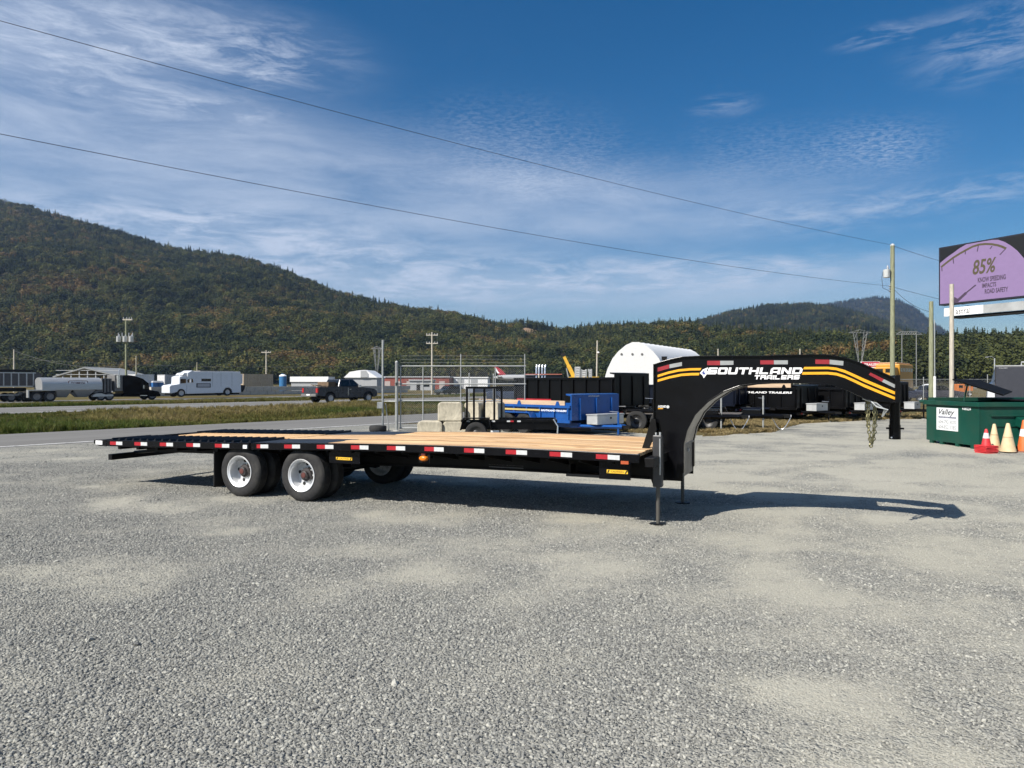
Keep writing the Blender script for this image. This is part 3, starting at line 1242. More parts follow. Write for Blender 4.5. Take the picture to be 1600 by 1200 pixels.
# ------------------------------------------------------------------ the gooseneck flatbed trailer
TA = R(23.47)
CA, SA = math.cos(TA), math.sin(TA)
P0 = Vector((1.469, 8.11))
PITCH = 0.578
DECK = 9.14
WID = 2.59
VN = 0.87            # near face of the neck
VF = 1.72
trailer = thing('flatbed_trailer', 'long black gooseneck flatbed trailer with timber deck and hydraulic tail', 'trailer', (P0.x, P0.y, 0), -TA)
KT = [(-7.2, 0.722), (-6.22, 0.7325), (-2.28, 0.773), (-0.95, 0.791), (0, 0.809), (1, 0.825), (2, 0.838), (3, 0.849), (4, 0.857), (5, 0.8605), (6, 0.862), (7, 0.858), (8, 0.851), (8.8, 0.844)]


def ku(k):
    return -(8.67 - k) * PITCH


def ht(u):
    """height of the deck: the bed is bowed and the tail falls away a little"""
    return float(np.interp(u, [ku(a) for a, _ in KT], [b for _, b in KT])) + 0.048


def pp(px, py, v):
    """point (u, z) of the trailer's vertical plane v seen at a pixel"""
    ox, oy = P0.x + SA * v, P0.y + CA * v
    t = (px - 800.0) / F
    u = (oy * t - ox) / (CA + SA * t)
    Y = oy - SA * u
    return u, CAMZ + (HZ - py) / F * Y


def loft(mb, u0, u1, v0, v1, a, b, n=None):
    """bar along the bed from u0 to u1, a..b measured from the deck surface"""
    n = n or max(1, int(abs(u1 - u0) / 0.5))
    us_ = np.linspace(u0, u1, n + 1)
    vv = []
    for u in us_:
        h = ht(u)
        vv += [(u, v0, h + a), (u, v1, h + a), (u, v1, h + b), (u, v0, h + b)]
    f = [(0, 1, 2, 3), tuple(4 * n + k for k in (3, 2, 1, 0))]
    for i in range(n):
        for k in range(4):
            k2 = (k + 1) % 4
            f.append((4 * i + k, 4 * i + 4 + k, 4 * i + 4 + k2, 4 * i + k2))
    return mb.add(vv, f)


def ribbon(mb, pts, th, v0, v1, side=1):
    """plate bent along a line of (u, z) points"""
    pts = [Vector(p) for p in pts]
    vv = []
    for i, p in enumerate(pts):
        d = (pts[min(i + 1, len(pts) - 1)] - pts[max(i - 1, 0)]).normalized()
        nrm = Vector((-d.y, d.x)) * th * side
        q = p + nrm
        vv += [(p.x, v0, p.y), (p.x, v1, p.y), (q.x, v1, q.y), (q.x, v0, q.y)]
    n = len(pts) - 1
    f = [(0, 1, 2, 3), tuple(4 * n + k for k in (3, 2, 1, 0))]
    for i in range(n):
        for k in range(4):
            k2 = (k + 1) % 4
            f.append((4 * i + k, 4 * i + 4 + k, 4 * i + 4 + k2, 4 * i + k2))
    return mb.add(vv, f)


UH = -5.79            # hinge of the hydraulic tail
UE = -DECK
# frame: rails, beams, crossmembers
for (v0, v1) in ((0.0, 0.055), (WID - 0.055, WID)):
    loft(MB(), -0.02, UH + 0.012, v0, v1, -0.100, 0.0).build('side_rail', M_black, trailer, bevel=0.004)
    loft(MB(), UH - 0.012, UE + 0.30, v0, v1, -0.100, 0.0).build('tail_rail', M_black, trailer, bevel=0.004)
for v0 in (VN + 0.02, VF - 0.12):
    mb = MB()
    loft(mb, 0.12, -6.6, v0 + 0.045, v0 + 0.06, -0.385, -0.115)
    loft(mb, 0.12, -6.6, v0, v0 + 0.10, -0.40, -0.385)
    loft(mb, 0.12, -6.6, v0, v0 + 0.10, -0.115, -0.10)
    mb.build('main_beam', M_dark, trailer)
for k in range(15):
    u = -0.35 - k * 0.41
    h = ht(u)
    mb = MB()
    mb.prism([(0.056, h - 0.045), (WID - 0.056, h - 0.045), (WID - 0.056, h - 0.13), (VF + 0.01, h - 0.27), (VF + 0.01, h - 0.098), (VN - 0.01, h - 0.098), (VN - 0.01, h - 0.27), (0.056, h - 0.13)], u - 0.012, u + 0.012, 'x')
    mb.build('crossmember', M_dark, trailer)
mb = MB()
for k in range(7):
    u = UH - 0.3 - k * 0.42
    h = ht(u)
    mb = MB().box(u - 0.03, u + 0.03, 0.056, WID - 0.056, h - 0.15, h - 0.05)
    mb.build('tail_crossmember', M_dark, trailer)
for v0 in (0.55, WID - 0.65):
    loft(MB(), UH - 0.05, UE + 0.55, v0, v0 + 0.10, -0.235, -0.10).build('tail_beam', M_dark, trailer)
# tapered rear end of the tail
h = ht(UE + 0.30)
for (v0, v1) in ((0.0, 0.055), (WID - 0.055, WID)):
    he = ht(UE)
    MB().prism([(UE + 0.296, h), (UE + 0.296, h - 0.10), (UE + 0.12, he - 0.095), (UE, he - 0.055), (UE, he)], v0, v1, 'y').build('tail_end', M_black, trailer)
he = ht(UE)
MB().box(UE, UE + 0.06, 0.058, WID - 0.058, he - 0.06, he - 0.004).build('rear_bar', M_dark, trailer)
# bumper bar
u_b, z_b = pp(169, 714, 0.16)
MB().box(u_b, u_b + 0.09, 0.16, WID - 0.16, z_b - 0.048, z_b + 0.048).build('bumper_bar', M_dark, trailer, bevel=0.006)
for v in (0.62, WID - 0.62):
    MB().tube([(u_b + 0.05, v, z_b + 0.04), (u_b + 0.75, v, ht(u_b + 0.75) - 0.2)], 0.028, 8).build('bumper_strut', M_dark, trailer)
# hydraulic ram under the tail
MB().tube([(UH - 1.0, 1.3, ht(UH - 1) - 0.22), (UH + 0.6, 1.3, ht(UH) - 0.34)], 0.05, 12).build('hydraulic_ram', M_gun, trailer, smooth=True)

# deck planks: wide main bed, narrow middle of the tail
NP = 13
pw = (WID - 0.112) / NP
UP = -4.43
for i in range(NP):
    v0 = 0.056 + i * pw
    u1 = UH + 0.02 if 0.80 < v0 + pw / 2 < WID - 0.80 else UP
    mb = MB()
    loft(mb, -0.05, u1, v0 + 0.005, v0 + pw - 0.005, -0.040, 0.003 + random.uniform(-0.005, 0.005))
    mb.build('deck_plank', M_plank, trailer, bevel=0.004)
for i in range(5):
    w5 = (WID - 1.64) / 5
    v0 = 0.82 + i * w5
    mb = MB()
    loft(mb, UH - 0.02, UE + 0.55, v0 + 0.003, v0 + w5 - 0.003, -0.040, 0.003 + random.uniform(-0.002, 0.002))
    mb.build('tail_plank', M_plank, trailer, bevel=0.004)
for (v0, v1) in ((0.056, 0.80), (WID - 0.80, WID - 0.056)):
    loft(MB(), UP - 0.006, UH + 0.02, v0, v1, -0.014, 0.001).build('deck_plate', M_cleat, trailer)
    loft(MB(), UH - 0.02, UE + 0.05, v0, v1, -0.040, -0.022).build('runway_plate', M_cleat, trailer)
    cl = MB().prism([(-0.035, -0.020), (0.030, -0.020), (0.022, 0.030), (0.014, 0.034), (-0.022, 0.002)], v0 + 0.01, v1 - 0.0, 'y').mesh('traction_cleat', M_cleat)
    k = 0
    u = UH - 0.08
    while u > UE + 0.22:
        part('traction_cleat', cl, trailer, (u, 0, ht(u)))
        u -= 0.163

# reflective tape along the near and far rails
tapes = [(k, 0.5) for k in range(0, 9)] + [(-2.283, 0.5), (-3.293, 0.5), (-4.275, 0.5), (-5.25, 0.5), (-6.226, 0.5)]
for k, _ in tapes:
    uc = ku(k)
    for nm, m, a, b in (('red_reflector', M_red, -0.142, 0.0), ('white_reflector', M_white, 0.0, 0.142)):
        loft(MB(), uc + a, uc + b, -0.003, 0.0, -0.076, -0.022, 1).build(nm, m, trailer)
        loft(MB(), uc + a, uc + b, WID, WID + 0.003, -0.076, -0.022, 1).build(nm, m, trailer)
uc = ku(-0.95)
loft(MB(), uc - 0.10, uc - 0.03, -0.003, 0.0, -0.076, -0.022, 1).build('red_reflector', M_red, trailer)
loft(MB(), uc - 0.03, uc + 0.115, -0.003, 0.0, -0.076, -0.022, 1).build('white_reflector', M_white, trailer)
u_, z_ = pp(384, 697.8, 0)
MB().box(u_ - 0.036, u_ + 0.036, -0.02, -0.0005, z_ - 0.028, z_ + 0.024).build('marker_light', M_letter, trailer)
u_, z_ = pp(154.5, 691.2, 0)
MB().box(u_ - 0.075, u_ + 0.085, -0.004, -0.0005, z_ - 0.035, z_ + 0.03).build('white_decal', M_letter, trailer)
# amber side lamp under the rail, amber lamp by the front corner
u_, z_ = pp(663, 716, 0.03)
lamp = MB().lathe([(-0.03, 0.001), (-0.03, 0.6), (-0.018, 0.95), (0.0, 1.0), (0.03, 1.0)], 20, 'y')
me = lamp.mesh('side_lamp', M_orange, smooth=True)
part('side_lamp', me, trailer, (u_, 0.01, z_), scale=(0.062, 1, 0.036))
MB().box(u_ - 0.085, u_ + 0.085, 0.031, 0.05, z_ - 0.06, ht(u_) - 0.10).build('lamp_bracket', M_dark, trailer)
MB().box(u_ - 0.03, u_ + 0.03, -0.002, 0.030, z_ + 0.042, z_ + 0.062).build('red_reflector', mat('dim_red', (0.12, 0.02, 0.015), 0.5), trailer)
u_, z_ = pp(977, 722.5, 0.02)
MB().box(u_ - 0.045, u_ + 0.045, -0.012, 0.03, z_ - 0.018, z_ + 0.018).build('marker_light', mat('amber_red_lens', (0.42, 0.085, 0.03), 0.35), trailer)

# caution decals on hanging plates, faint lettering on the main beam
for (x0, x1, y0, y1, bx0, bx1, by1) in ((525, 550, 714, 719.5, 514, 562, 723), (948, 981, 733.5, 740.8, 936, 985, 748)):
    v = 0.09
    ua, za = pp(x0, y0, v)
    ub, zb = pp(x1, y1, v)
    b0, zq = pp(bx0, by1, v)
    b1, zq2 = pp(bx1, by1, v)
    MB().box(b0, b1, v + 0.004, v + 0.016, min(zq, zq2), ht(b0) - 0.11).build('hanger_plate', M_black, trailer)
    d = MB().box(ua, ub, v, v + 0.0035, zb, za).build('caution_decal', mat('caution_yellow', (0.78, 0.47, 0.03), 0.5), trailer)
    zm, hh = (za + zb) / 2, abs(za - zb) / 2
    text_on('lettering', 'CAUTION', M_hole, d, lambda x, y, v=v: (x, v - 0.002, y), ua + (ub - ua) * 0.2, ub - (ub - ua) * 0.2, zm - hh * 0.5, zm + hh * 0.5, 0.0)
    for s_ in (0, 1):
        e0 = ua + (ub - ua) * (0.02 + 0.84 * s_)
        e1 = e0 + (ub - ua) * 0.12
        MB().prism([(e0, zm - hh * 0.8), (e0 + (e1 - e0) * 0.5, zm - hh * 0.8), (e1, zm + hh * 0.8), (e0 + (e1 - e0) * 0.5, zm + hh * 0.8)], v - 0.002, v - 0.0005, 'y').build('hazard_bar', M_hole, d)
ua, za = pp(761, 725, VN)
ub, zb = pp(815, 729, VN)
text_on('lettering', 'SOUTHLAND TRAILERS.COM', M_greytext, trailer, lambda x, y: (x, VN + 0.062, y), ua, ub, zb - 0.005, za - 0.01, 0.02)
MB().box(ua, ub, VN + 0.061, VN + 0.063, zb - 0.04, zb - 0.025).build('grey_stripe', M_greytext, trailer)
# narrow storage tray hung under the beam near the front
ua, za = pp(886, 741.5, VN - 0.2)
ub, zb = pp(962, 747, VN - 0.2)
MB().box(ua, ub, VN - 0.24, VN + 0.02, zb - 0.005, zb + 0.03).build('storage_tray', M_gun, trailer)
MB().box(ua + 0.02, ua + 0.05, VN - 0.2, VN + 0.0, zb + 0.03, zb + 0.14).build('tray_hanger', M_dark, trailer)
MB().box(ub - 0.05, ub - 0.02, VN - 0.2, VN + 0.0, zb + 0.03, zb + 0.14).build('tray_hanger', M_dark, trailer)

# ---- neck
TOP = [(1022.5, 570.5), (1034, 566.5), (1048, 562.5), (1066, 559), (1090, 557.8), (1140, 557.5), (1190, 557.5), (1240, 556), (1272, 555.5), (1292, 556), (1308, 558), (1325, 562), (1345, 569), (1367, 578.5), (1388, 588), (1401.5, 594.5)]
BOT = [(1401.5, 627.5), (1385, 626), (1370, 624.5), (1353, 621.5), (1333, 611.5), (1317, 605), (1305, 601), (1293, 598.5), (1280, 597.3), (1260, 597), (1233, 597), (1200, 597.5), (1175, 599), (1155, 602), (1130, 611), (1105, 627), (1085, 647), (1072, 672), (1066.5, 695)]
top = [pp(x, y, VN) for x, y in TOP]
bot = [pp(x, y, VN) for x, y in BOT]
z_low = ht(0) - 0.40
u_f = bot[-1][0]
outline = top + bot + [(u_f, z_low), (top[0][0], z_low)]
flip = outline[::-1]
for vn, out_side in ((VN, -1), (VF, 1)):
    web = MB().prism(outline, vn + 0.028 if out_side < 0 else vn - 0.028 - 0.012, vn + 0.04 if out_side < 0 else vn - 0.028, 'y')
    nb = web.build('neck_beam', M_black, trailer)
    a, b = (vn, vn + 0.085) if out_side < 0 else (vn - 0.085, vn)
    ribbon(MB(), top, 0.016, a, b, side=1).build('top_flange', M_black, nb, bevel=0.003)
    ribbon(MB(), bot + [(u_f, bot[-1][1] - 0.35)], 0.016, a, b, side=1).build('bottom_flange', M_black, nb, bevel=0.003)
    MB().box(top[0][0] - 0.016, top[0][0], a, b, ht(0) - 0.05, top[0][1] + 0.014).build('rear_flange', M_black, nb, bevel=0.003)
VD = VN + 0.0265       # where decals sit on the near web


def neck(x, y):
    u, z = pp(x, y, VD)
    return (u, VD, z)


def decal(name, pts, m):
    mb = MB()
    f = [pp(x, y, VD) for x, y in pts]
    mb.prism(f, VD, VD + 0.0012, 'y')
    return mb.build(name, m, trailer)


def band(name, up, lo, m):
    a = [pp(x, y, VD) for x, y in up]
    b = [pp(x, y, VD) for x, y in lo]
    mb = MB()
    vs = [(u, VD, z) for u, z in a] + [(u, VD, z) for u, z in b]
    n = len(a)
    mb.add(vs, [(i, i + 1, n + i + 1, n + i) for i in range(n - 1)])
    o = bpy.data.objects.new(name, mb.mesh(name, m))
    C.objects.link(o)
    o.parent = trailer
    return o


Z6 = lambda L: [(1200 + a / 6.0, 540 + b / 6.0) for a, b in L]
band('stripe', [(1027.5, 585.7), (1044, 580.6), (1060, 577), (1078, 575.3), (1096, 575)], [(1027.5, 589.5), (1044, 584.2), (1060, 580.6), (1078, 578.9), (1094, 578.7)], M_yel)
band('stripe', [(1027.5, 593), (1046, 587.7), (1065, 583.8), (1080, 582.7), (1093, 582.5)], [(1027.5, 596.7), (1046, 591.4), (1065, 587.5), (1080, 586.6), (1092, 586.4)], M_yel)
band('stripe', Z6([(340, 200), (560, 198), (640, 206), (720, 229), (810, 268), (900, 310), (1050, 373), (1200, 435)]), Z6([(330, 222), (560, 221), (640, 230), (720, 255), (810, 296), (900, 340), (1050, 403), (1200, 463)]), M_yel)
band('stripe', Z6([(325, 248), (560, 246), (640, 254), (720, 279), (810, 318), (900, 361), (1050, 424), (1200, 486)]), Z6([(318, 272), (560, 270), (640, 279), (720, 304), (810, 345), (900, 389), (1050, 451), (1200, 512)]), M_yel)
for q, m in (([(1027.5, 574.5), (1045.5, 569.5), (1045.5, 575.5), (1027.5, 580.7)], M_red), ([(1046, 569.4), (1065.5, 565.7), (1065.5, 571.7), (1046, 575.4)], M_white),
             ([(1105, 563.7), (1125, 563.7), (1125, 570.5), (1105, 570.5)], M_red), ([(1125.2, 563.7), (1146, 563.7), (1146, 570), (1125.2, 570.5)], M_white),
             ([(1188, 563), (1209, 563), (1209, 569.3), (1188, 569.3)], M_red), ([(1209.2, 563), (1231, 563), (1231, 569.2), (1209.2, 569.3)], M_white),
             ([(1274, 561.7), (1296, 562), (1296, 569), (1274, 568.5)], M_red), ([(1296.2, 562), (1318, 564.2), (1317.5, 571.2), (1296.2, 569)], M_white),
             ([(1357.5, 585.5), (1360, 582), (1381, 592.3), (1377.8, 596.5)], M_red), ([(1378, 596.5), (1381.2, 592.4), (1400, 601.7), (1397.5, 606)], M_white)):
    decal('red_reflector' if m is M_red else 'white_reflector', q, mat('dim_red_tape', (0.26, 0.012, 0.020), 0.5) if m is M_red else mat('dim_silver_tape', (0.27, 0.285, 0.285), 0.5))


def neckfit(x0, x1, ytop, ybot):
    """face of the neck as a box of (u, z)"""
    a, b = pp(x0, ybot, VD), pp(x1, ytop, VD)
    c = pp(x0, ytop, VD)
    return a, b, c


def place_block(s, x0, x1, y0, y1):
    a = pp(x0, y1, VD)
    b = pp(x1, y0, VD)
    z0, z1 = a[1], pp(x0, y0, VD)[1]
    zb0, zb1 = pp(x1, y1, VD)[1], b[1]
    u0, u1 = a[0], b[0]

    def fn(x, y):
        t = (x - u0) / (u1 - u0)
        lo, hi = z0 + (zb0 - z0) * t, z1 + (zb1 - z1) * t
        return (x, VD - 0.0006, lo + (hi - lo) * y)
    return block_on('lettering', s, M_letter, trailer, fn, u0, u1, 0.0, 1.0)


place_block('SOUTHLAND', 1105, 1255, 574.2, 584.8)
place_block('TRAILERS', 1178, 1250, 586.3, 592.8)
decal('emblem', [(1093.5, 583), (1098, 577.5), (1106.5, 573.8), (1104, 580), (1112, 579), (1105, 583.8), (1099.6, 591), (1097.6, 586.5)], M_letter)
o = decal('emblem_core', [(1096.6, 582.5), (1101.5, 577.6), (1099.8, 582.4), (1103.2, 582), (1100, 586)], M_navy)
o.location.y = -0.0015
ua, za = pp(1028, 633.3, VD)
ub, zb = pp(1041, 637.5, VD)
text_on('lettering', 'LIQUID', M_letter, trailer, lambda x, y: (x, VD, y), ua, ub, zb, za, 0.03, 0.3)
decal('stripe', [(1028, 638), (1036, 637.8), (1036, 639), (1028, 639.2)], M_yel)
u_, z_ = pp(1043.5, 635.7, VD)
MB().lathe([(0, 0.0), (0, 0.019)], 14, 'y', (u_, VD, z_)).build('round_decal', M_white, trailer)
# plate under the arch between the beams, top plates, end plate and coupler
arch = [pp(x, y, VN) for x, y in BOT[10:]]
ribbon(MB(), [(u, z + 0.002) for u, z in arch], 0.008, VN + 0.086, VF - 0.086, side=1).build('arch_plate', M_black, trailer)
tt = [(u, z - 0.003) for u, z in top]
for (i0, i1) in ((0, 4), (5, 7), (14, 15)):
    ribbon(MB(), tt[i0:i1 + 1], 0.008, VN + 0.086, VF - 0.086, side=1).build('top_plate', M_black, trailer)
MB().box(top[0][0] + 0.01, top[0][0] + 0.022, VN + 0.086, VF - 0.086, ht(0) - 0.05, top[0][1] - 0.02).build('rear_plate', M_black, trailer)
ue = top[-1][0]
MB().box(ue - 0.02, ue + 0.03, VN - 0.03, VF + 0.03, bot[0][1] - 0.01, top[-1][1] + 0.06).build('end_plate', M_black, trailer, bevel=0.004)
uc_, vc_ = ue + 0.015, (VN + VF) / 2
cz0, cz1 = H(686, 8.25), H(628, 8.25)
MB().box(uc_ - 0.30, uc_ - 0.02, vc_ - 0.07, vc_ + 0.07, cz1 - 0.02, cz1 + 0.12).build('coupler_mount', M_black, trailer)
cp = MB().lathe([(cz0 + 0.14, 0.001), (cz0 + 0.14, 0.056), (cz1 + 0.20, 0.056), (cz1 + 0.20, 0.001)], 20, 'z', (uc_, vc_, 0)).build('coupler_tube', M_black, trailer, smooth=True)
MB().lathe([(cz0, 0.05), (cz0, 0.062), (cz0 + 0.165, 0.062), (cz0 + 0.165, 0.05)], 20, 'z', (uc_, vc_, 0), close=True).build('ball_socket', M_black, cp, smooth=True)
MB().tube([(uc_ - 0.09, vc_, cz0 + 0.125), (uc_ + 0.095, vc_, cz0 + 0.125)], 0.011, 8).build('locking_pin', M_dark, cp)
MB().box(uc_ - 0.045, uc_ - 0.03, vc_ - 0.064, vc_ - 0.058, cz0 + 0.015, cz0 + 0.03).build('sticker', M_letter, cp)
# wiring plug hanging by the coupler
mb = MB()
for j, dv in enumerate((0.0, 0.02, -0.015)):
    mb.tube([(ue - 0.34 + 0.03 * j, VN + 0.05 + dv, bot[1][1] + 0.02), (ue - 0.20, VN + 0.02 + dv, bot[1][1] - 0.03 - 0.02 * j), (ue - 0.12 + 0.015 * j, VN + 0.02 + dv, bot[1][1] - 0.10), (ue - 0.14, VN + 0.06 + dv, bot[1][1] - 0.18)], 0.009, 6)
mb.build('wiring_cable', M_zinc, trailer, smooth=True)
# two safety chains hanging in loops
lk = []


def chain(mb, pts, r=0.0058, link=0.052):
    pts = [Vector(p) for p in pts]
    seg = [0.0]
    for i in range(1, len(pts)):
        seg.append(seg[-1] + (pts[i] - pts[i - 1]).length)
    n = int(seg[-1] / (link * 0.72))
    for k in range(n + 1):
        s = seg[-1] * k / n
        i = max(j for j in range(len(seg)) if seg[j] <= s + 1e-9)
        i = min(i, len(pts) - 2)
        t_ = (s - seg[i]) / max(seg[i + 1] - seg[i], 1e-6)
        c = pts[i].lerp(pts[i + 1], t_)
        d = (pts[i + 1] - pts[i]).normalized()
        a = d.orthogonal().normalized()
        a.rotate(Matrix.Rotation((k % 2) * math.pi / 2 + 0.5 + random.uniform(-0.3, 0.3), 3, d))
        loop = []
        L, W = link / 2 - r, 0.016
        for j in range(12):
            an = 2 * math.pi * j / 12
            loop.append(c + d * (math.cos(an) * (L - W) + (L - W) * 0 + math.copysign(W, math.cos(an)) * abs(math.cos(an))) * 1.0 + a * math.sin(an) * W)
        loop.append(loop[0])
        loop.append(loop[1])
        mb.tube(loop, r, 5, cap=False)


for (xa, xb, xc, yb, v) in ((1357, 1366, 1361, 699, VN + 0.12), (1354, 1369, 1364, 693, VN + 0.22)):
    pts = []
    ua, za = pp(xa, 623, v)
    um, zm = pp(xc, yb, v)
    ub, zb = pp(xb, 623, v)
    for k in range(15):
        q = k / 14.0
        if q < 0.5:
            w = q / 0.5
            pts.append((ua + (um - ua) * (w ** 3), v, za + (zm - za) * w ** 0.92))
        else:
            w = (1 - q) / 0.5
            pts.append((ub + (um - ub) * (w ** 3), v + 0.02, zb + (zm - zb) * w ** 0.92))
    mb = MB()
    chain(mb, pts)
    mb.build('safety_chain', M_chain, trailer, smooth=True)
# tool box between the neck beams
u0_, zt = pp(1066, 697, VN + 0.1)
zb_ = pp(1066, 745, VN + 0.1)[1]
tb = MB().box(0.05, u0_ + 0.02, VN + 0.088, VF - 0.088, zb_, zt).build('tool_box', M_gun, trailer, bevel=0.008)
MB().box(0.04, u0_ + 0.035, VN + 0.087, VF - 0.087, zt + 0.002, zt + 0.03).build('tool_box_lid', M_gun, tb, bevel=0.006)
MB().lathe([(u0_ + 0.021, 0.0), (u0_ + 0.035, 0.0), (u0_ + 0.035, 0.022), (u0_ + 0.021, 0.024)], 12, 'x', (0, VN + 0.40, zt - 0.07)).build('latch', M_zinc, tb)
# front crossmember, braces and the two landing legs
MB().box(0.02, 0.13, 0.10, WID - 0.10, 0.742, 0.845).build('front_crossmember', M_dark, trailer, bevel=0.004)
for v in (0.80, VF + 0.02):
    q = [pp(x, y, v) for x, y in ((999, 713), (1008, 713), (1026, 672), (1024, 655), (1018, 654))]
    MB().prism(q, v, v + 0.05, 'y').build('corner_brace', M_dark, trailer)
q = [pp(x, y, 0.62) for x, y in ((1012, 722), (1034, 722), (1022, 757), (1017, 757))]
for v, far in ((0.47, 0), (WID - 0.47, 1)):
    uj = 0.10
    MB().prism([(uj - 0.20, 0.80), (uj - 0.02, 0.80), (uj - 0.02, 0.47), (uj - 0.07, 0.47)], v + 0.06, v + 0.072, 'y').build('leg_gusset', M_dark, trailer)
    lg = MB().box(uj - 0.055, uj + 0.055, v - 0.055, v + 0.055, 0.47, 1.09).build('landing_leg', M_gun, trailer, bevel=0.012)
    MB().box(uj - 0.06, uj + 0.06, v + 0.056, v + 0.075, 0.60, 0.95).build('leg_bracket', M_dark, lg)
    MB().tube([(uj, v, 0.48), (uj, v, 0.03)], 0.024, 14).build('inner_leg', mat('bare_leg', (0.10, 0.095, 0.085), 0.5, metal=0.3), lg, smooth=True)
    MB().lathe([(0.015, 0.001), (0.015, 0.105), (0.03, 0.105), (0.034, 0.09), (0.034, 0.001)], 20, 'z', (uj, v, 0)).build('foot_plate', M_dark, lg)
    MB().tube([(uj - 0.02, v - 0.02, 1.085), (uj - 0.02, v - 0.02, 1.12)], 0.012, 8).build('cap_bolt', M_zinc, lg)
    MB().tube([(uj + 0.03, v - 0.03, 1.085), (uj + 0.03, v - 0.03, 1.125)], 0.012, 8).build('cap_bolt', M_zinc, lg)
    MB().tube([(uj + 0.035, v - 0.060, 0.62), (uj + 0.035, v - 0.060, 1.05)], 0.009, 8).build('leg_pipe', M_zinc, lg)
# small clip on top of the neck's rear corner
u_, z_ = pp(1037, 563, VN)
MB().box(u_ - 0.03, u_ + 0.03, VN + 0.02, VN + 0.06, z_, z_ + 0.05).build('hook_bracket', M_dark, trailer)

# ---- wheels: two axles of dual tyres
RT, WT = 0.382, 0.215
prof = [(0.02, 0.222), (0.004, 0.25), (0.0, 0.30), (0.008, 0.345), (0.026, 0.372), (0.045, RT)]
y = 0.045
ngr = 5
lw = (WT - 0.09) / (ngr * 2 - 1)
for k in range(ngr):
    prof += [(y, RT), (y + lw, RT)]
    y += lw
    if k < ngr - 1:
        prof += [(y + 0.001, RT - 0.012), (y + lw - 0.001, RT - 0.012)]
        y += lw
prof += [(WT - 0.045, RT), (WT - 0.026, 0.372), (WT - 0.008, 0.345), (WT, 0.30), (WT - 0.004, 0.25), (WT - 0.02, 0.222)]
me_tyre = MB().lathe(prof, 56, 'y').mesh('tyre', M_rubber, smooth=True)
me_rim = MB().lathe([(0.02, 0.200), (0.004, 0.222), (0.0, 0.236), (-0.004, 0.232), (0.0, 0.222), (0.012, 0.212), (0.03, 0.206), (0.05, 0.198), (0.10, 0.194), (0.145, 0.190), (0.160, 0.178), (0.158, 0.120), (0.150, 0.095)], 48, 'y').mesh('rim', M_rim, smooth=True)
hub = MB().lathe([(0.155, 0.105), (0.10, 0.092), (0.095, 0.060), (0.055, 0.056), (0.050, 0.045), (0.050, 0.001)], 24, 'y')
me_hub = hub.mesh('hub', mat('dark_hub', (0.05, 0.045, 0.045), 0.5, metal=0.3), smooth=True)
me_cap = MB().lathe([(0.054, 0.040), (0.042, 0.036), (0.040, 0.001)], 18, 'y').mesh('hub_cap', M_hubred, smooth=True)
nut = MB()
for k in range(8):
    a = 2 * math.pi * k / 8
    nut.lathe([(0.150, 0.014), (0.122, 0.013), (0.120, 0.001)], 6, 'y', (0.105 * math.cos(a), 0, 0.105 * math.sin(a)))
me_nut = nut.mesh('wheel_nut', M_zinc)
hl = MB()
for k in range(5):
    a = 2 * math.pi * k / 5 + 0.35
    hl.lathe([(0.156, 0.027), (0.154, 0.0005)], 12, 'y', (0.152 * math.cos(a), 0, 0.152 * math.sin(a)))
me_holes = hl.mesh('hand_hole', M_hole)
AX = [pp(469, 740, 0.03)[0], pp(372, 740, 0.03)[0]]
RZ = RT + 0.012
for ax in AX:
    for side in (0, 1):
        for dual in (0, 1):
            w_ = bpy.data.objects.new('wheel', None)
            C.objects.link(w_)
            w_.parent = trailer
            if side == 0:
                w_.location = (ax, 0.05 + dual * 0.30, RZ)
            else:
                w_.location = (ax, WID - 0.05 - dual * 0.30, RZ)
                w_.rotation_euler = (0, 0, math.pi)
            turn = random.uniform(0, 6.28)
            part('tyre', me_tyre, w_)
            if dual == 0:
                part('rim', me_rim, w_)
                part('hub', me_hub, w_)
                part('hub_cap', me_cap, w_)
                part('wheel_nut', me_nut, w_, rot=(0, turn, 0))
                part('hand_hole', me_holes, w_, rot=(0, turn, 0))
            else:
                part('rim', me_rim, w_, loc=(0, WT, 0), rot=(0, 0, math.pi))
    MB().tube([(ax, 0.55, RZ), (ax, WID - 0.55, RZ)], 0.065, 12).build('axle', M_dark, trailer, smooth=True)
    for v in (0.72, WID - 0.72):
        MB().box(ax - 0.40, ax + 0.40, v - 0.04, v + 0.04, RZ + 0.07, RZ + 0.13).build('leaf_spring', M_dark, trailer)
        MB().box(ax - 0.06, ax + 0.06, v - 0.06, v + 0.06, RZ - 0.08, ht(ax) - 0.38).build('spring_seat', M_dark, trailer)
for v0 in (0.05, WID - 0.65):
    uf = AX[1] - 0.50
    MB().box(uf - 0.006, uf + 0.006, v0, v0 + 0.60, 0.13, ht(uf) - 0.12).build('mud_flap', mat('mud_flap_rubber', (0.012, 0.012, 0.012), 0.7), trailer)

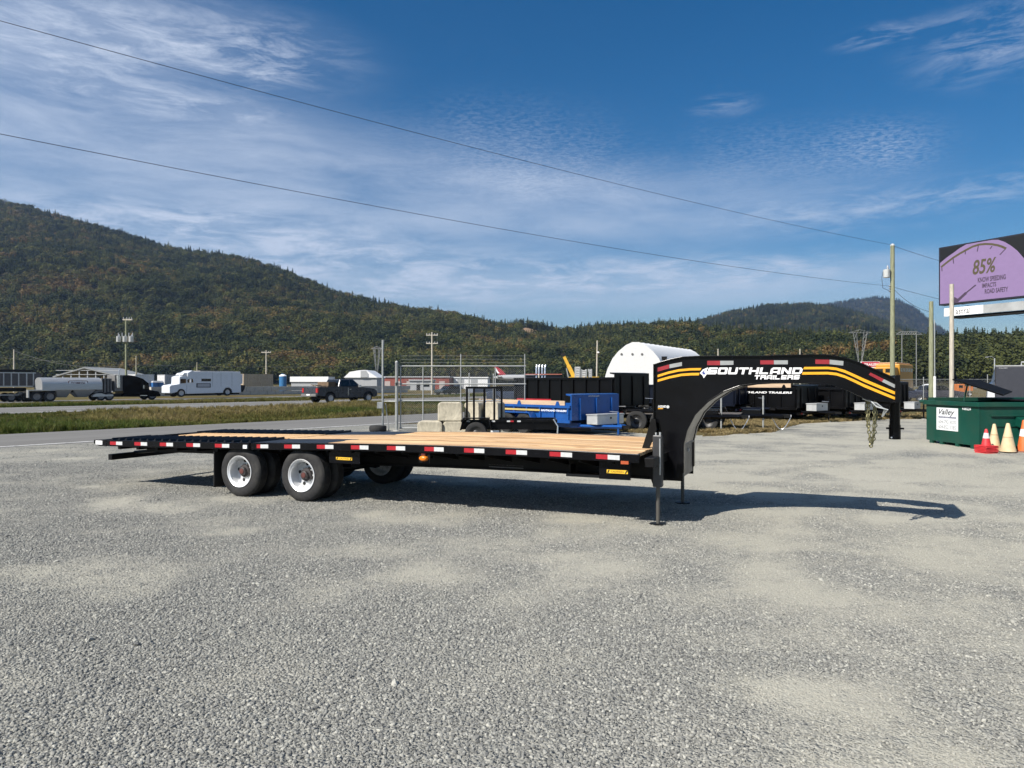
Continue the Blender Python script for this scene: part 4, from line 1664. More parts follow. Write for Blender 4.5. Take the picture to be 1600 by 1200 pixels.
# ------------------------------------------------------------------ vehicles on the highway
M_tyre2 = mat('road_tyre', (0.02, 0.02, 0.02), 0.85)
M_glass = mat('dark_glass', (0.008, 0.010, 0.012), 0.08, var=0.1, spec=0.45)
M_silver = mat('grey_rim', (0.42, 0.42, 0.42), 0.4, metal=0.4)
M_wpaint = mat('white_vehicle_paint', (0.60, 0.63, 0.67), 0.35, var=0.05, scale=2)
M_alu = mat('brushed_aluminium', (0.47, 0.48, 0.48), 0.42, metal=0.55, var=0.12, scale=3, stretch=(0.4, 4, 4))
M_steelgrey = mat('weathered_grey_steel', (0.17, 0.165, 0.16), 0.6, metal=0.2, var=0.25, scale=3)
M_tractor = mat('black_tractor_paint', (0.002, 0.002, 0.004), 0.15, var=0.2, scale=2, spec=0.12)
M_pick = mat('graphite_pickup_paint', (0.040, 0.042, 0.050), 0.28, metal=0.2, var=0.1, scale=2, spec=0.6)
M_tail = mat('tail_lamp', (0.40, 0.02, 0.02), 0.3)
M_chrome = mat('chrome', (0.70, 0.71, 0.72), 0.2, metal=0.8)
M_under = mat('underbody_black', (0.012, 0.012, 0.012), 0.8)


_wheels = {}


def wheel(parent, x, y, r, w=0.25, out=-1, m_rim=None, z=0.0):
    """road wheel: tyre and rim as sub-parts; out = side that faces outwards"""
    key = (round(r, 3), round(w, 3), (m_rim or M_silver).name)
    if key not in _wheels:
        a = MB().lathe([(-w / 2 + 0.01, r * 0.60), (-w / 2, r * 0.72), (-w / 2 + 0.01, r * 0.93), (-w / 2 + 0.04, r), (w / 2 - 0.04, r), (w / 2 - 0.01, r * 0.93), (w / 2, r * 0.72), (w / 2 - 0.01, r * 0.60)], 24, 'y').mesh('tyre', M_tyre2, smooth=True)
        b = MB().lathe([(-w / 2 + 0.005, r * 0.62), (-w / 2 + 0.03, r * 0.55), (-w / 2 + 0.06, r * 0.30), (-w / 2 + 0.03, r * 0.16), (-w / 2 + 0.03, 0.001)], 20, 'y').mesh('rim', m_rim or M_silver, smooth=True)
        _wheels[key] = (a, b)
    a, b = _wheels[key]
    e = bpy.data.objects.new('wheel', None)
    C.objects.link(e)
    e.parent = parent
    e.location = (x, y, r + z)
    e.rotation_euler = (0, 0, 0 if out < 0 else math.pi)
    part('tyre', a, e)
    part('rim', b, e)
    return e


class Lane:
    """a thing standing along the highway with its near side on the line s"""
    def __init__(self, name, label, cat, px, s, group=None, z=None):
        self.s = s
        p = onroad(px, s)
        self.z0 = p.z + 0.03 if z is None else z
        self.t0 = p.x * DR.x + p.y * DR.y
        self.o = thing(name, label, cat, (p.x, p.y, self.z0), ROAD_ROT, group)

    def u(self, px):
        return ts(px, self.s) - self.t0

    def h(self, px, py):
        return H(py, onroad(px, self.s).y) - self.z0

    def pts(self, L):
        return [(self.u(x), self.h(x, y)) for x, y in L]


# --- tank trailer
T1 = Lane('tank_trailer', 'silver bulk tank trailer with oval sign, coupled behind the black tractor', 'trailer', 115, 92.0)
o = T1.o
top_ = T1.h(115, 590)
q = T1.pts([(65.5, 590), (160, 590), (160, 602), (146, 613), (137, 620), (122, 620), (114, 611), (108, 620), (92, 620), (88, 610), (66, 609)])
W = 2.4
sec = []
mb = MB()
# rounded tank: profile swept across with rounded shoulders
cx = W / 2
u0_, u1_ = T1.u(66), T1.u(160)
hh = top_ - T1.h(100, 609)
prof = []
for k in range(21):
    a = math.pi * (k / 20.0)
    prof.append((cx - math.cos(a) * cx, T1.h(100, 609) + hh * 0.45 + math.sin(a) * hh * 0.55))
mb.prism([(y, z) for y, z in prof] + [(W, T1.h(100, 609)), (0, T1.h(100, 609))], u0_, u1_, 'x')
mb.build('tank', M_alu, o, smooth=True)
for (xa, xb) in ((88, 113), (115, 150)):
    ua, ub = T1.u(xa), T1.u(xb)
    zt = T1.h(100, 609.5)
    zb = T1.h(100, 621)
    c = (ua + ub) / 2
    MB().hexa([(c - 0.5, 0.7, zb), (c + 0.5, 0.7, zb), (c + 0.5, W - 0.7, zb), (c - 0.5, W - 0.7, zb), (ua, 0.02, zt), (ub, 0.02, zt), (ub, W - 0.02, zt), (ua, W - 0.02, zt)]).build('hopper', M_alu, o)
ua, ub, uc = T1.u(160.2), T1.u(176), T1.u(148)
MB().prism(T1.pts([(160.3, 591), (176, 591.5), (176, 612), (172, 614), (147, 614), (160.3, 604)]), 0.25, W - 0.25, 'y').build('front_frame', M_steelgrey, o)
for xa in (163, 168, 173):
    MB().tube([(T1.u(xa), 0.2, T1.h(xa, 613)), (T1.u(xa), 0.2, T1.h(xa, 592))], 0.05, 6).build('frame_post', M_dark, o)
MB().box(T1.u(44), T1.u(88), 0.0, 0.6, T1.h(66, 610.5), T1.h(66, 609)).build('fender', M_alu, o)
MB().box(T1.u(44), T1.u(45.6), 0.0, 0.6, T1.h(45, 621.5), T1.h(45, 610.6)).build('fender_end', M_alu, o)
MB().box(T1.u(46), T1.u(175), 0.55, W - 0.55, T1.h(100, 613.5), T1.h(100, 610.8)).build('chassis', M_under, o)
for xa in (57.5, 78.5):
    for yy, oo in ((0.14, -1), (W - 0.14, 1)):
        wheel(o, T1.u(xa), yy, 0.60, 0.28, oo, M_steelgrey)
sg = MB().prism(T1.pts([(107, 596), (108.5, 594.6), (136, 594.6), (137.5, 596), (137.5, 601), (136, 602.2), (108.5, 602.2), (107, 601)]), 0.02, 0.045, 'y').build('oval_sign', mat('maroon_sign_edge', (0.10, 0.025, 0.03), 0.5), o)
MB().prism(T1.pts([(108, 596.4), (109, 595.4), (135.5, 595.4), (136.5, 596.4), (136.5, 600.5), (135.5, 601.4), (109, 601.4), (108, 600.5)]), 0.01, 0.019, 'y').build('sign_face', M_letter, sg)
text_on('lettering', 'TTCOMMODAL', mat('maroon_letters', (0.09, 0.02, 0.03), 0.6), sg, lambda x, y: (x, 0.006, y), T1.u(110.5), T1.u(134), T1.h(122, 600.2), T1.h(122, 596.8), 0.03)

# --- black tractor
T2 = Lane('tractor_unit', 'black highway tractor with sloped sleeper roof pulling the silver tank trailer', 'truck', 215, 92.0)
o = T2.o
W = 2.4
MB().prism(T2.pts([(193, 586.5), (201, 586), (212, 587.5), (224, 592), (233, 599), (234, 609), (248, 611.5), (251.5, 616), (251, 619.5), (232, 620), (193, 620)]), 0.0, W, 'y').build('cab', M_tractor, o, bevel=0.08)
MB().prism(T2.pts([(225.5, 602), (231.8, 601), (233.2, 607.4), (226, 607.8)]), -0.012, W + 0.012, 'y').build('side_window', M_glass, o)
MB().prism(T2.pts([(222.5, 601.8), (224, 601.8), (224, 607), (222.5, 607)]), -0.25, -0.1, 'y').build('mirror', M_chrome, o)
MB().box(T2.u(180), T2.u(192.5), 0.1, W - 0.1, T2.h(186, 611), T2.h(186, 586)).build('side_fairing', M_steelgrey, o, bevel=0.05)
MB().tube([(T2.u(185), -0.02, T2.h(185, 606)), (T2.u(185), -0.02, T2.h(185, 586.5))], 0.22, 14).build('exhaust_shield', M_chrome, o, smooth=True)
MB().tube([(T2.u(187.5), 0.3, T2.h(187, 587)), (T2.u(187.5), 0.3, T2.h(187, 579)), (T2.u(189.5), 0.3, T2.h(187, 577))], 0.06, 8).build('exhaust_pipe', M_chrome, o, smooth=True)
MB().box(T2.u(168), T2.u(246), 0.6, W - 0.6, T2.h(200, 620), T2.h(200, 615)).build('chassis', M_under, o)
MB().prism(T2.pts([(145, 618), (150, 615), (158, 614.5), (166, 616.5), (177, 616), (177, 619), (145, 620)]), 0.0, 0.55, 'y').build('drive_fender', M_alu, o)
MB().box(T2.u(219), T2.u(230), -0.03, 0.0, T2.h(224, 618.6), T2.h(224, 617.4)).build('step', M_chrome, o)
for xa in (158, 171, 238):
    for yy, oo in ((0.14, -1), (W - 0.14, 1)):
        wheel(o, T2.u(xa), yy, 0.54, 0.28, oo, M_steelgrey)

# --- dump trailer following
T3 = Lane('dump_truck', 'grey ribbed dump body with dark tarp at the left edge of the photo', 'truck', 30, 94.5)
o = T3.o
W = 2.4
MB().prism(T3.pts([(-60, 582), (60, 582), (64.5, 584), (66, 596), (62, 605.5), (54, 605.5), (51, 603.5), (-60, 603.5)]), 0.0, W, 'y').build('dump_body', mat('dark_dump_panel', (0.085, 0.08, 0.08), 0.6, var=0.25, scale=2), o)
MB().box(T3.u(-60), T3.u(56), -0.06, 0.0, T3.h(0, 583.2), T3.h(0, 581.4)).build('top_rail', M_alu, o)
MB().box(T3.u(-60), T3.u(52), -0.06, 0.0, T3.h(0, 604.6), T3.h(0, 602.8)).build('bottom_rail', M_alu, o)
for xa in (-42, -30, -18, -6, 5.5, 17.5, 29, 41.5, 52):
    MB().box(T3.u(xa - 0.9), T3.u(xa + 0.9), -0.07, 0.0, T3.h(xa, 602.6), T3.h(xa, 583.3)).build('rib', M_alu, o)
MB().prism(T3.pts([(-60, 581), (-60, 578), (20, 577), (50, 578.5), (60, 581)]), 0.15, W - 0.15, 'y').build('tarp', M_under, o)
MB().tube([(T3.u(60), -0.08, T3.h(60, 577.5)), (T3.u(66.5), -0.08, T3.h(66, 581)), (T3.u(64.5), -0.08, T3.h(66, 598))], 0.07, 8).build('tarp_arm', M_under, o)
MB().box(T3.u(-60), T3.u(44), 0.6, W - 0.6, T3.h(0, 612), T3.h(0, 606)).build('chassis', M_under, o)
MB().box(T3.u(-60), T3.u(30), 0.0, 0.12, T3.h(0, 618), T3.h(0, 616.6)).build('side_bar', M_alu, o)
MB().box(T3.u(30), T3.u(43), 0.05, 0.6, T3.h(36, 618), T3.h(36, 612)).build('tank_box', M_steelgrey, o)
for xa in (-45, -25, 18, 40):
    for yy, oo in ((0.14, -1), (W - 0.14, 1)):
        wheel(o, T3.u(xa), yy, 0.52, 0.28, oo, M_steelgrey)

# --- white box truck heading the other way
T4 = Lane('box_truck', 'white utility box truck with dark side hatch driving to the left', 'truck', 320, 96.5)
o = T4.o
W = 2.4
Z3 = lambda L: [(260 + a * 140 / 1600.0, 560 + b * 90 / 1029.0) for a, b in L]
MB().prism(T4.pts(Z3([(380, 260), (460, 215), (500, 235), (1325, 238), (1335, 610), (1180, 615), (1170, 560), (1120, 520), (1060, 525), (1020, 580), (1010, 615), (360, 635)])), 0.0, W, 'y').build('box_body', M_wpaint, o, bevel=0.05)
MB().prism(T4.pts(Z3([(240, 330), (300, 310), (379, 310), (359, 636), (345, 636), (330, 580), (290, 548), (240, 548), (195, 600), (100, 625), (60, 620), (62, 500), (90, 480), (235, 455)])), 0.05, W - 0.05, 'y').build('cab', M_wpaint, o, bevel=0.06)
MB().prism(T4.pts(Z3([(300, 300), (330, 262), (430, 255), (460, 216), (380, 262), (372, 300)])), 0.2, W - 0.2, 'y').build('wind_deflector', M_wpaint, o)
MB().prism(T4.pts(Z3([(375, 380), (410, 365), (472, 365), (478, 430), (378, 432)])), -0.012, 0.0, 'y').build('side_window', M_glass, o)
MB().prism(T4.pts(Z3([(252, 372), (270, 365), (352, 365), (350, 440), (255, 445)])), 0.02, W - 0.02, 'y').build('windscreen', M_glass, o)
MB().prism(T4.pts(Z3([(408, 368), (432, 368), (432, 430), (408, 430)])), -0.28, -0.16, 'y').build('mirror', M_wpaint, o)
MB().prism(T4.pts(Z3([(625, 362), (795, 362), (795, 410), (625, 410)])), -0.012, 0.0, 'y').build('window', M_glass, o)
hb = MB().prism(T4.pts(Z3([(535, 445), (790, 445), (790, 520), (535, 520)])), -0.012, 0.0, 'y').build('hatch', M_under, o)
MB().prism(T4.pts(Z3([(555, 455), (775, 455), (775, 508), (555, 508)])), -0.02, -0.0125, 'y').build('hatch_panel', mat('hatch_grey', (0.35, 0.36, 0.39), 0.4), hb)
for xa in (820, 970, 1165):
    MB().prism(T4.pts(Z3([(xa, 250), (xa + 10, 250), (xa + 10, 500), (xa, 500)])), -0.015, 0.0, 'y').build('panel_seam', mat('seam_grey', (0.45, 0.47, 0.5), 0.5), o)
MB().prism(T4.pts(Z3([(620, 215), (1215, 222), (1215, 236), (620, 233)])), 0.2, W - 0.2, 'y').build('roof_rack', M_steelgrey, o)
MB().prism(T4.pts(Z3([(100, 626), (340, 640), (1000, 625), (1330, 615), (1330, 640), (900, 650), (350, 665), (100, 660)])), 0.4, W - 0.4, 'y').build('chassis', M_under, o)
MB().prism(T4.pts(Z3([(1345, 280), (1382, 280), (1380, 450), (1345, 460)])), 0.3, W - 0.3, 'y').build('rear_ladder', M_wpaint, o)
MB().prism(T4.pts(Z3([(1345, 470), (1440, 480), (1430, 540), (1400, 600), (1345, 600)])), 0.5, W - 0.5, 'y').build('rear_step', M_under, o)
for xa, yb in ((268, 690), (1092, 668)):
    x_, y_ = Z3([(xa, yb)])[0]
    zz = T4.h(x_, y_)
    for yy, oo in ((0.12, -1), (W - 0.12, 1)):
        wheel(o, T4.u(x_), yy, 0.56, 0.28, oo, M_silver, z=zz)

# --- grey pickup on the nearer carriageway
p = onroad(545, 47.8)
o = thing('pickup_truck', 'dark grey pickup truck with tools in its bed on the nearer carriageway', 'pickup', (p.x, p.y, 0.036), ROAD_ROT)
W = 2.05
K = 1.06
body = [(-3.0, 0.62), (-2.98, 1.22), (-0.95, 1.26), (-0.95, 1.28), (1.15, 1.27), (1.3, 1.24), (2.6, 1.10), (2.92, 0.95), (3.0, 0.55), (2.75, 0.42), (2.52, 0.42), (2.45, 0.70), (2.22, 0.88), (1.92, 0.90), (1.62, 0.78), (1.50, 0.42),
        (-1.28, 0.42), (-1.36, 0.70), (-1.58, 0.88), (-1.90, 0.90), (-2.18, 0.76), (-2.28, 0.52), (-2.75, 0.55)]
MB().prism([(x * K, z * K) for x, z in body], 0.0, W, 'y').build('body', M_pick, o, bevel=0.05)
MB().hexa([(-0.98 * K, 0.06, 1.27 * K), (1.32 * K, 0.06, 1.27 * K), (1.32 * K, W - 0.06, 1.27 * K), (-0.98 * K, W - 0.06, 1.27 * K),
           (-0.72 * K, 0.20, 1.86 * K), (0.55 * K, 0.20, 1.88 * K), (0.55 * K, W - 0.20, 1.88 * K), (-0.72 * K, W - 0.20, 1.86 * K)]).build('cab', M_pick, o, bevel=0.05)


def slant(mb, x0, x1, z0, z1, off, x0t=None, x1t=None):
    f = lambda z: 0.06 + 0.14 * (z - 1.27) / 0.60
    x0t = x0 if x0t is None else x0t
    x1t = x1 if x1t is None else x1t
    return mb.add([(x0 * K, f(z0) - off, z0 * K), (x1 * K, f(z0) - off, z0 * K), (x1t * K, f(z1) - off, z1 * K), (x0t * K, f(z1) - off, z1 * K)], [(0, 1, 2, 3)])


for (a, b, c, d) in ((0.22, 1.12, 0.26, 0.62), (-0.72, 0.14, -0.60, 0.14)):
    slant(MB(), a, b, 1.31, 1.78, 0.006, c, d).build('side_window', M_glass, o)
MB().add([(1.345 * K, 0.16, 1.29 * K), (1.345 * K, W - 0.16, 1.29 * K), (0.615 * K, W - 0.26, 1.84 * K), (0.615 * K, 0.26, 1.84 * K)], [(0, 1, 2, 3)]).build('windscreen', M_glass, o)
MB().add([(-0.945 * K, 0.20, 1.36 * K), (-0.945 * K, W - 0.20, 1.36 * K), (-0.775 * K, W - 0.28, 1.78 * K), (-0.775 * K, 0.28, 1.78 * K)], [(0, 1, 2, 3)]).build('rear_window', M_glass, o)
MB().box(-3.02 * K, -2.9 * K, -0.006, 0.22, 0.82 * K, 1.16 * K).build('tail_lamp', M_tail, o)
MB().box(-3.02 * K, -2.9 * K, W - 0.22, W + 0.006, 0.82 * K, 1.16 * K).build('tail_lamp', M_tail, o)
MB().box(-3.16 * K, -2.98 * K, 0.05, W - 0.05, 0.52 * K, 0.72 * K).build('rear_bumper', M_steelgrey, o, bevel=0.03)
MB().box(-3.165 * K, -3.161 * K, W / 2 - 0.22, W / 2 + 0.22, 0.60 * K, 0.70 * K).build('number_plate', M_letter, o)
MB().box(-0.07, -0.03, -0.004, 0.0, 0.62, 1.28).build('door_seam', M_chrome, o)
MB().box(0.98, 1.18, -0.22, -0.03, 1.30, 1.50).build('mirror', M_chrome, o)
MB().box(0.08, 0.26, -0.02, 0.0, 1.10, 1.14).build('door_handle', M_chrome, o)
MB().box(-2.6, 2.7, 0.2, W - 0.2, 0.34, 0.46).build('chassis', M_under, o)
for xa in (-1.78, 2.02):
    for yy, oo in ((0.10, -1), (W - 0.10, 1)):
        wheel(o, xa * K, yy, 0.41, 0.27, oo, M_silver)
        MB().lathe([(-0.02, 0.30), (0.12, 0.47), (0.14, 0.001)], 20, 'y', (xa * K, yy - (0.09 if oo < 0 else 0.03), 0.44)).build('wheel_well', M_under, o)
pk = o
mw = Matrix.Translation(pk.location) @ Matrix.Rotation(ROAD_ROT, 4, 'Z')


def on_pick(x, y, z):
    return mw @ Vector((x, y, z))


c = on_pick(-1.5, 1.0, 1.33)
o = MB().box(-0.45, 0.45, -0.6, 0.6, 0, 0.42).build('crate', mat('brown_crate', (0.15, 0.10, 0.06), 0.8, var=0.3), bevel=0.01)
o.location = c
o.rotation_euler = (0, 0, ROAD_ROT + 0.15)
tag(o, 'brown box standing in the bed of the grey pickup', 'box')
o = thing('lumber', 'loose tan boards lying in the bed behind the brown box', 'lumber', tuple(on_pick(-2.3, 1.0, 1.33)), ROAD_ROT)
for k in range(5):
    b_ = MB().box(-0.55, 0.5, -0.05, 0.05, 0, 0.05).build('board', mat('tan_board', (0.36, 0.27, 0.18), 0.8), o)
    b_.location = (random.uniform(-0.1, 0.1), -0.6 + 0.28 * k, 0.02 + 0.03 * k)
    b_.rotation_euler = (0, random.uniform(-0.1, 0.05), random.uniform(-0.3, 0.3))

# --- dark estate car beyond the gate
p = onroad(706, 80)
o = thing('parked_car', 'dark estate car seen through the chain link gate', 'car', (p.x, p.y, -0.35), ROAD_ROT + math.pi)
W = 1.85
MB().prism([(-2.3, 0.35), (-2.35, 0.95), (-2.2, 1.02), (1.0, 0.98), (2.2, 0.82), (2.35, 0.6), (2.3, 0.35)], -W, 0, 'y').build('body', mat('dark_green_car_paint', (0.022, 0.028, 0.028), 0.3, spec=0.6), o, bevel=0.06)
MB().prism([(-2.2, 1.02), (-1.95, 1.5), (0.2, 1.52), (1.0, 0.99)], -W + 0.15, -0.15, 'y').build('cabin', M_glass, o, bevel=0.05)
for xa in (-1.4, 1.45):
    wheel(o, xa, -0.1, 0.34, 0.22, 1)
    wheel(o, xa, -W + 0.1, 0.34, 0.22, -1)

# ------------------------------------------------------------------ things beyond the highway
M_conc = mat('cast_concrete', (0.40, 0.385, 0.35), 0.9, var=0.2, scale=3, bump=0.4, dirt=(0.17, 0.16, 0.14), dirt_amt=0.5)
M_conc2 = mat('lock_block_concrete', (0.46, 0.44, 0.40), 0.9, var=0.15, scale=1.2, dirt=(0.20, 0.17, 0.13), dirt_amt=0.6)
M_contw = mat('white_container_paint', (0.60, 0.60, 0.60), 0.5, var=0.08, dirt=(0.30, 0.24, 0.18), dirt_amt=0.25)
M_contg = mat('grey_container_paint', (0.38, 0.39, 0.40), 0.5, var=0.1)
M_contb = mat('beige_container_paint', (0.45, 0.37, 0.27), 0.55, var=0.1, dirt=(0.22, 0.13, 0.08), dirt_amt=0.4)
M_blue = mat('blue_plastic', (0.03, 0.12, 0.32), 0.45, var=0.12)

# block wall: two courses of big blocks
wall = thing('concrete_block_wall', 'long low wall of big grey concrete blocks beyond the highway', 'wall', tuple(onroad(430, 103.0)), ROAD_ROT)
wall.location.z = -0.35
bl = MB().box(-0.72, 0.72, 0, 0.75, 0, 0.70).mesh('block', M_conc2)
u0_, u1_ = ts(236, 103.0) - ts(430, 103.0), ts(640, 103.0) - ts(430, 103.0)
for row in range(2):
    u = u0_ + (0.75 if row else 0)
    while u < u1_:
        part('block', bl, wall, (u, random.uniform(-0.03, 0.03), row * 0.75), (0, 0, random.uniform(-0.008, 0.008)))
        u += 1.5


def container(name, label, px0, px1, s, ytop, z0, m, m_end, group='shipping containers behind the block wall'):
    L = Lane(name, label, 'container', px0, s, group, z=z0)
    o = L.o
    ln = L.u(px1)
    hgt = L.h((px0 + px1) / 2, ytop)
    W = 2.4
    n = max(6, int(ln / 0.36))
    pts = []
    for k in range(n):
        x = ln * k / n
        d = ln / n
        pts += [(x, 0.0), (x + d * 0.45, 0.0), (x + d * 0.55, 0.05), (x + d * 0.95, 0.05)]
    pts += [(ln, 0.05), (ln, W), (0, W)]
    MB().prism(pts, 0.12, hgt - 0.10, 'z').build('corrugated_wall', m, o)
    MB().box(-0.03, ln + 0.03, -0.02, W + 0.02, hgt - 0.10, hgt).build('top_rail', m, o)
    MB().box(-0.03, ln + 0.03, -0.02, W + 0.02, 0.0, 0.12).build('bottom_rail', m, o)
    MB().box(-0.06, -0.031, 0.05, W - 0.05, 0.14, hgt - 0.12).build('end_door', m_end, o)
    return o


container('shipping_container', 'pale ribbed container behind the black tractor', 212, 241, 108, 585, -0.2, M_contw, M_contw)
container('shipping_container', 'grey ribbed container behind the white box truck', 258, 292, 108, 585.5, -0.2, M_contg, M_contw)
container('shipping_container', 'beige ribbed container behind the block wall', 381, 427, 112, 584.5, -0.1, M_contb, M_contb)
container('shipping_container', 'blue-grey container far behind the chain link gate', 742, 832, 90, 604.5, -0.2, mat('slate_container_paint', (0.15, 0.17, 0.21), 0.5, var=0.1), mat('slate_container_paint', (0.15, 0.17, 0.21)))
# blue toilets and tank
for px, s, nm in ((245, 107, 'blue portable toilet between the two ribbed containers, nearer the tractor'), (250.5, 107, 'blue portable toilet between the two ribbed containers, nearer the white truck')):
    p = onroad(px, s)
    o = thing('portable_toilet', nm, 'toilet', (p.x, p.y, -0.2), ROAD_ROT, 'portable toilets')
    MB().box(-0.55, 0.55, 0, 1.1, 0, 1.95).build('cabin', M_blue, o, bevel=0.03)
    MB().hexa([(-0.58, -0.03, 1.952), (0.58, -0.03, 1.952), (0.58, 1.13, 1.952), (-0.58, 1.13, 1.952), (-0.4, 0.2, 2.2), (0.4, 0.2, 2.2), (0.4, 0.9, 2.2), (-0.4, 0.9, 2.2)]).build('roof', M_contg, o)
    MB().box(-0.4, 0.4, -0.03, -0.001, 0.1, 1.8).build('door', mat('blue_door', (0.05, 0.16, 0.36), 0.4), o)
Y = 124.0
o = thing('storage_tank', 'upright blue storage tank with white domed lid behind the wall', 'tank', (X(442, Y), Y, 0))
r_ = 5.6 / F * Y
h_ = H(588, Y)
MB().lathe([(0, 0.001), (0, r_), (h_, r_), (h_, 0.001)], 28, 'z').build('shell', mat('blue_tank', (0.035, 0.15, 0.33), 0.45, var=0.15), o, smooth=True)
MB().lathe([(h_ + 0.005, r_ * 1.03), (h_ + 0.12, r_), (h_ + 0.34, r_ * 0.5), (h_ + 0.36, 0.001)], 28, 'z').build('lid', M_letter, o, smooth=True)
MB().lathe([(h_ + 0.36, 0.22), (h_ + 0.48, 0.22), (h_ + 0.48, 0.001)], 14, 'z').build('hatch', M_blue, o)


def flat_building(name, label, cat, px0, px1, ytop, ybase_z, Y, depth, m, m_roof, door=None, roof_h=0.3, group=None):
    x0, x1 = X(px0, Y), X(px1, Y)
    o = thing(name, label, cat, (x0, Y, ybase_z), 0, group)
    h = H(ytop, Y) - ybase_z
    ln = x1 - x0
    MB().box(0, ln, 0, depth, 0, h - roof_h).build('wall', m, o)
    MB().box(-0.2, ln + 0.2, -0.25, depth + 0.2, h - roof_h + 0.003, h).build('roof', m_roof, o)
    if door:
        for (a, b, c, d, mm, nm) in door:
            MB().box(ln * a, ln * b, -0.06, -0.003, h * c, h * d).build(nm, mm, o)
    return o


M_redwall = mat('red_clad_wall', (0.25, 0.07, 0.055), 0.7, var=0.25, scale=0.3)
flat_building('storage_building', 'low building with red cladding far behind the gate', 'building', 560, 702, 588, 0, 190, 14, M_redwall, M_contg,
              [(0.05 + 0.12 * k, 0.11 + 0.12 * k, 0.0, 0.62, mat('pale_roller_door', (0.42, 0.36, 0.34), 0.6), 'roller_door') for k in range(8)])
flat_building('hangar', 'long white hangar beyond the gate', 'building', 709, 762, 589, 0, 200, 20, M_letter, M_letter, [(0.1, 0.3, 0, 0.8, M_contg, 'door'), (0.5, 0.7, 0, 0.8, M_contg, 'door')])
flat_building('roofed_shelter', 'long white roofed shelter behind the blue tank', 'shelter', 455, 512, 588.5, 0, 150, 5, M_contg, M_letter, roof_h=1.1)
flat_building('site_office', 'small pale hut left of the dark estate car', 'hut', 640, 676, 593, 0, 160, 5, M_contg, M_contg, [(0.3, 0.45, 0, 0.7, M_under, 'door'), (0.6, 0.85, 0.35, 0.7, M_glass, 'window')])

# white gable shelter behind the pickup and the frame shed behind the tank trailer
Y = 140.0
o = thing('fabric_shelter', 'white peaked shelter roof rising behind the grey pickup', 'shelter', (X(537, Y), Y, 0))
w_ = X(590, Y) - X(537, Y)
hb, ht_ = H(590, Y), H(578.5, Y)
MB().prism([(0, hb), (w_ * 0.18, H(581, Y)), (w_ * 0.46, ht_), (w_ * 0.66, ht_ + 0.05), (w_, hb)], 0, 9, 'y').build('roof', M_letter, o)
MB().box(0.2, w_ - 0.2, 0.3, 8.7, 0, hb).build('wall', M_contg, o)
MB().prism([(w_ * 0.5, hb + 0.05), (w_ * 0.5, ht_ - 0.1), (w_ * 0.66, ht_ - 0.05), (w_ * 0.72, H(584, Y)), (w_ * 0.72, hb + 0.05)], -0.1, -0.01, 'y').build('gable_panel', M_contg, o)
Y = 128.0
o = thing('open_shed', 'gable roofed open frame shed behind the silver tank trailer', 'shed', (X(84, Y), Y, -0.2))
w_ = X(187, Y) - X(84, Y)
hz_, pk_ = H(589, Y) + 0.2, H(575.5, Y) + 0.2
MB().prism([(-0.2, hz_ - 0.1), (w_ * 0.46, pk_), (w_ + 0.2, hz_ - 0.1), (w_ + 0.2, hz_ + 0.12), (w_ * 0.46, pk_ + 0.25), (-0.2, hz_ + 0.12)], 0, 12, 'y').build('roof', mat('shed_roof_grey', (0.24, 0.25, 0.25), 0.6), o)
for k in range(9):
    xx = w_ * k / 8.0
    zz = min(hz_ + (pk_ - hz_) * (xx / (w_ * 0.46)), hz_ + (pk_ - hz_) * ((w_ - xx) / (w_ * 0.54))) - 0.12
    MB().box(xx - 0.08, xx + 0.08, 0.2, 0.4, 0, max(zz, 0.5)).build('post', M_contg, o)
for k in range(3):
    MB().box(0.3, w_ - 0.3, 0.19, 0.1, 2.6 + 0.75 * k, 2.7 + 0.75 * k).build('rail', M_contg, o)
MB().box(0.5, w_ - 0.5, 11, 11.2, 0, hz_ - 0.2).build('back_wall', mat('shed_blue_grey', (0.20, 0.23, 0.26), 0.6), o)

# white fabric dome
Y = 95.0
x0, x1 = X(944, Y), X(1050, Y)
o = thing('fabric_dome', 'big white ribbed fabric storage dome behind the black trailers', 'building', (x0, Y, 0))
w_ = x1 - x0
pts = [(-0.05, 0.0)]
arc = [(945, 590), (949, 577), (957, 560), (966, 549), (978, 539), (988, 534.5), (1000, 534)]
left = [(X(a, Y) - x0, H(b, Y)) for a, b in arc]
c_ = w_ * 0.5
mir = [(2 * left[-2][0] - a + 0.9, b) for a, b in left[::-1][1:]]
ring = [(0.0, 0.0)] + left[:-1] + mir
ring = ring + [(ring[-1][0] + 0.15, 0.0)]
ax_ = Vector((0.50, 0.866))        # the ridge runs away to the right
nseg = 12
LD = 24.0
mb = MB()
vv, ff = [], []
for k in range(nseg * 2 + 1):
    d = LD * k / (nseg * 2)
    sag = 1.0 if k % 2 == 0 else 0.975
    for (a, b) in ring:
        m_ = (ring[0][0] + ring[-1][0]) / 2
        aa = m_ + (a - m_) * sag
        vv.append((aa + ax_.x * d, ax_.y * d, b * sag))
n = len(ring)
for k in range(nseg * 2):
    for i in range(n - 1):
        ff.append((k * n + i, k * n + i + 1, (k + 1) * n + i + 1, (k + 1) * n + i))
mb.add(vv, ff)
mb.build('roof_skin', mat('white_fabric', (0.80, 0.80, 0.79), 0.6, var=0.04), o, smooth=True)
MB().prism(ring, -0.05, 0.0, 'y').build('end_wall', mat('white_fabric', (0.8, 0.8, 0.8)), o)
for px in (971, 988, 1003):
    MB().lathe([(-0.09, 0.001), (-0.09, 0.16), (-0.051, 0.16)], 10, 'y', (X(px, Y) - x0, 0, H(553.5, Y))).build('vent', M_steelgrey, o)

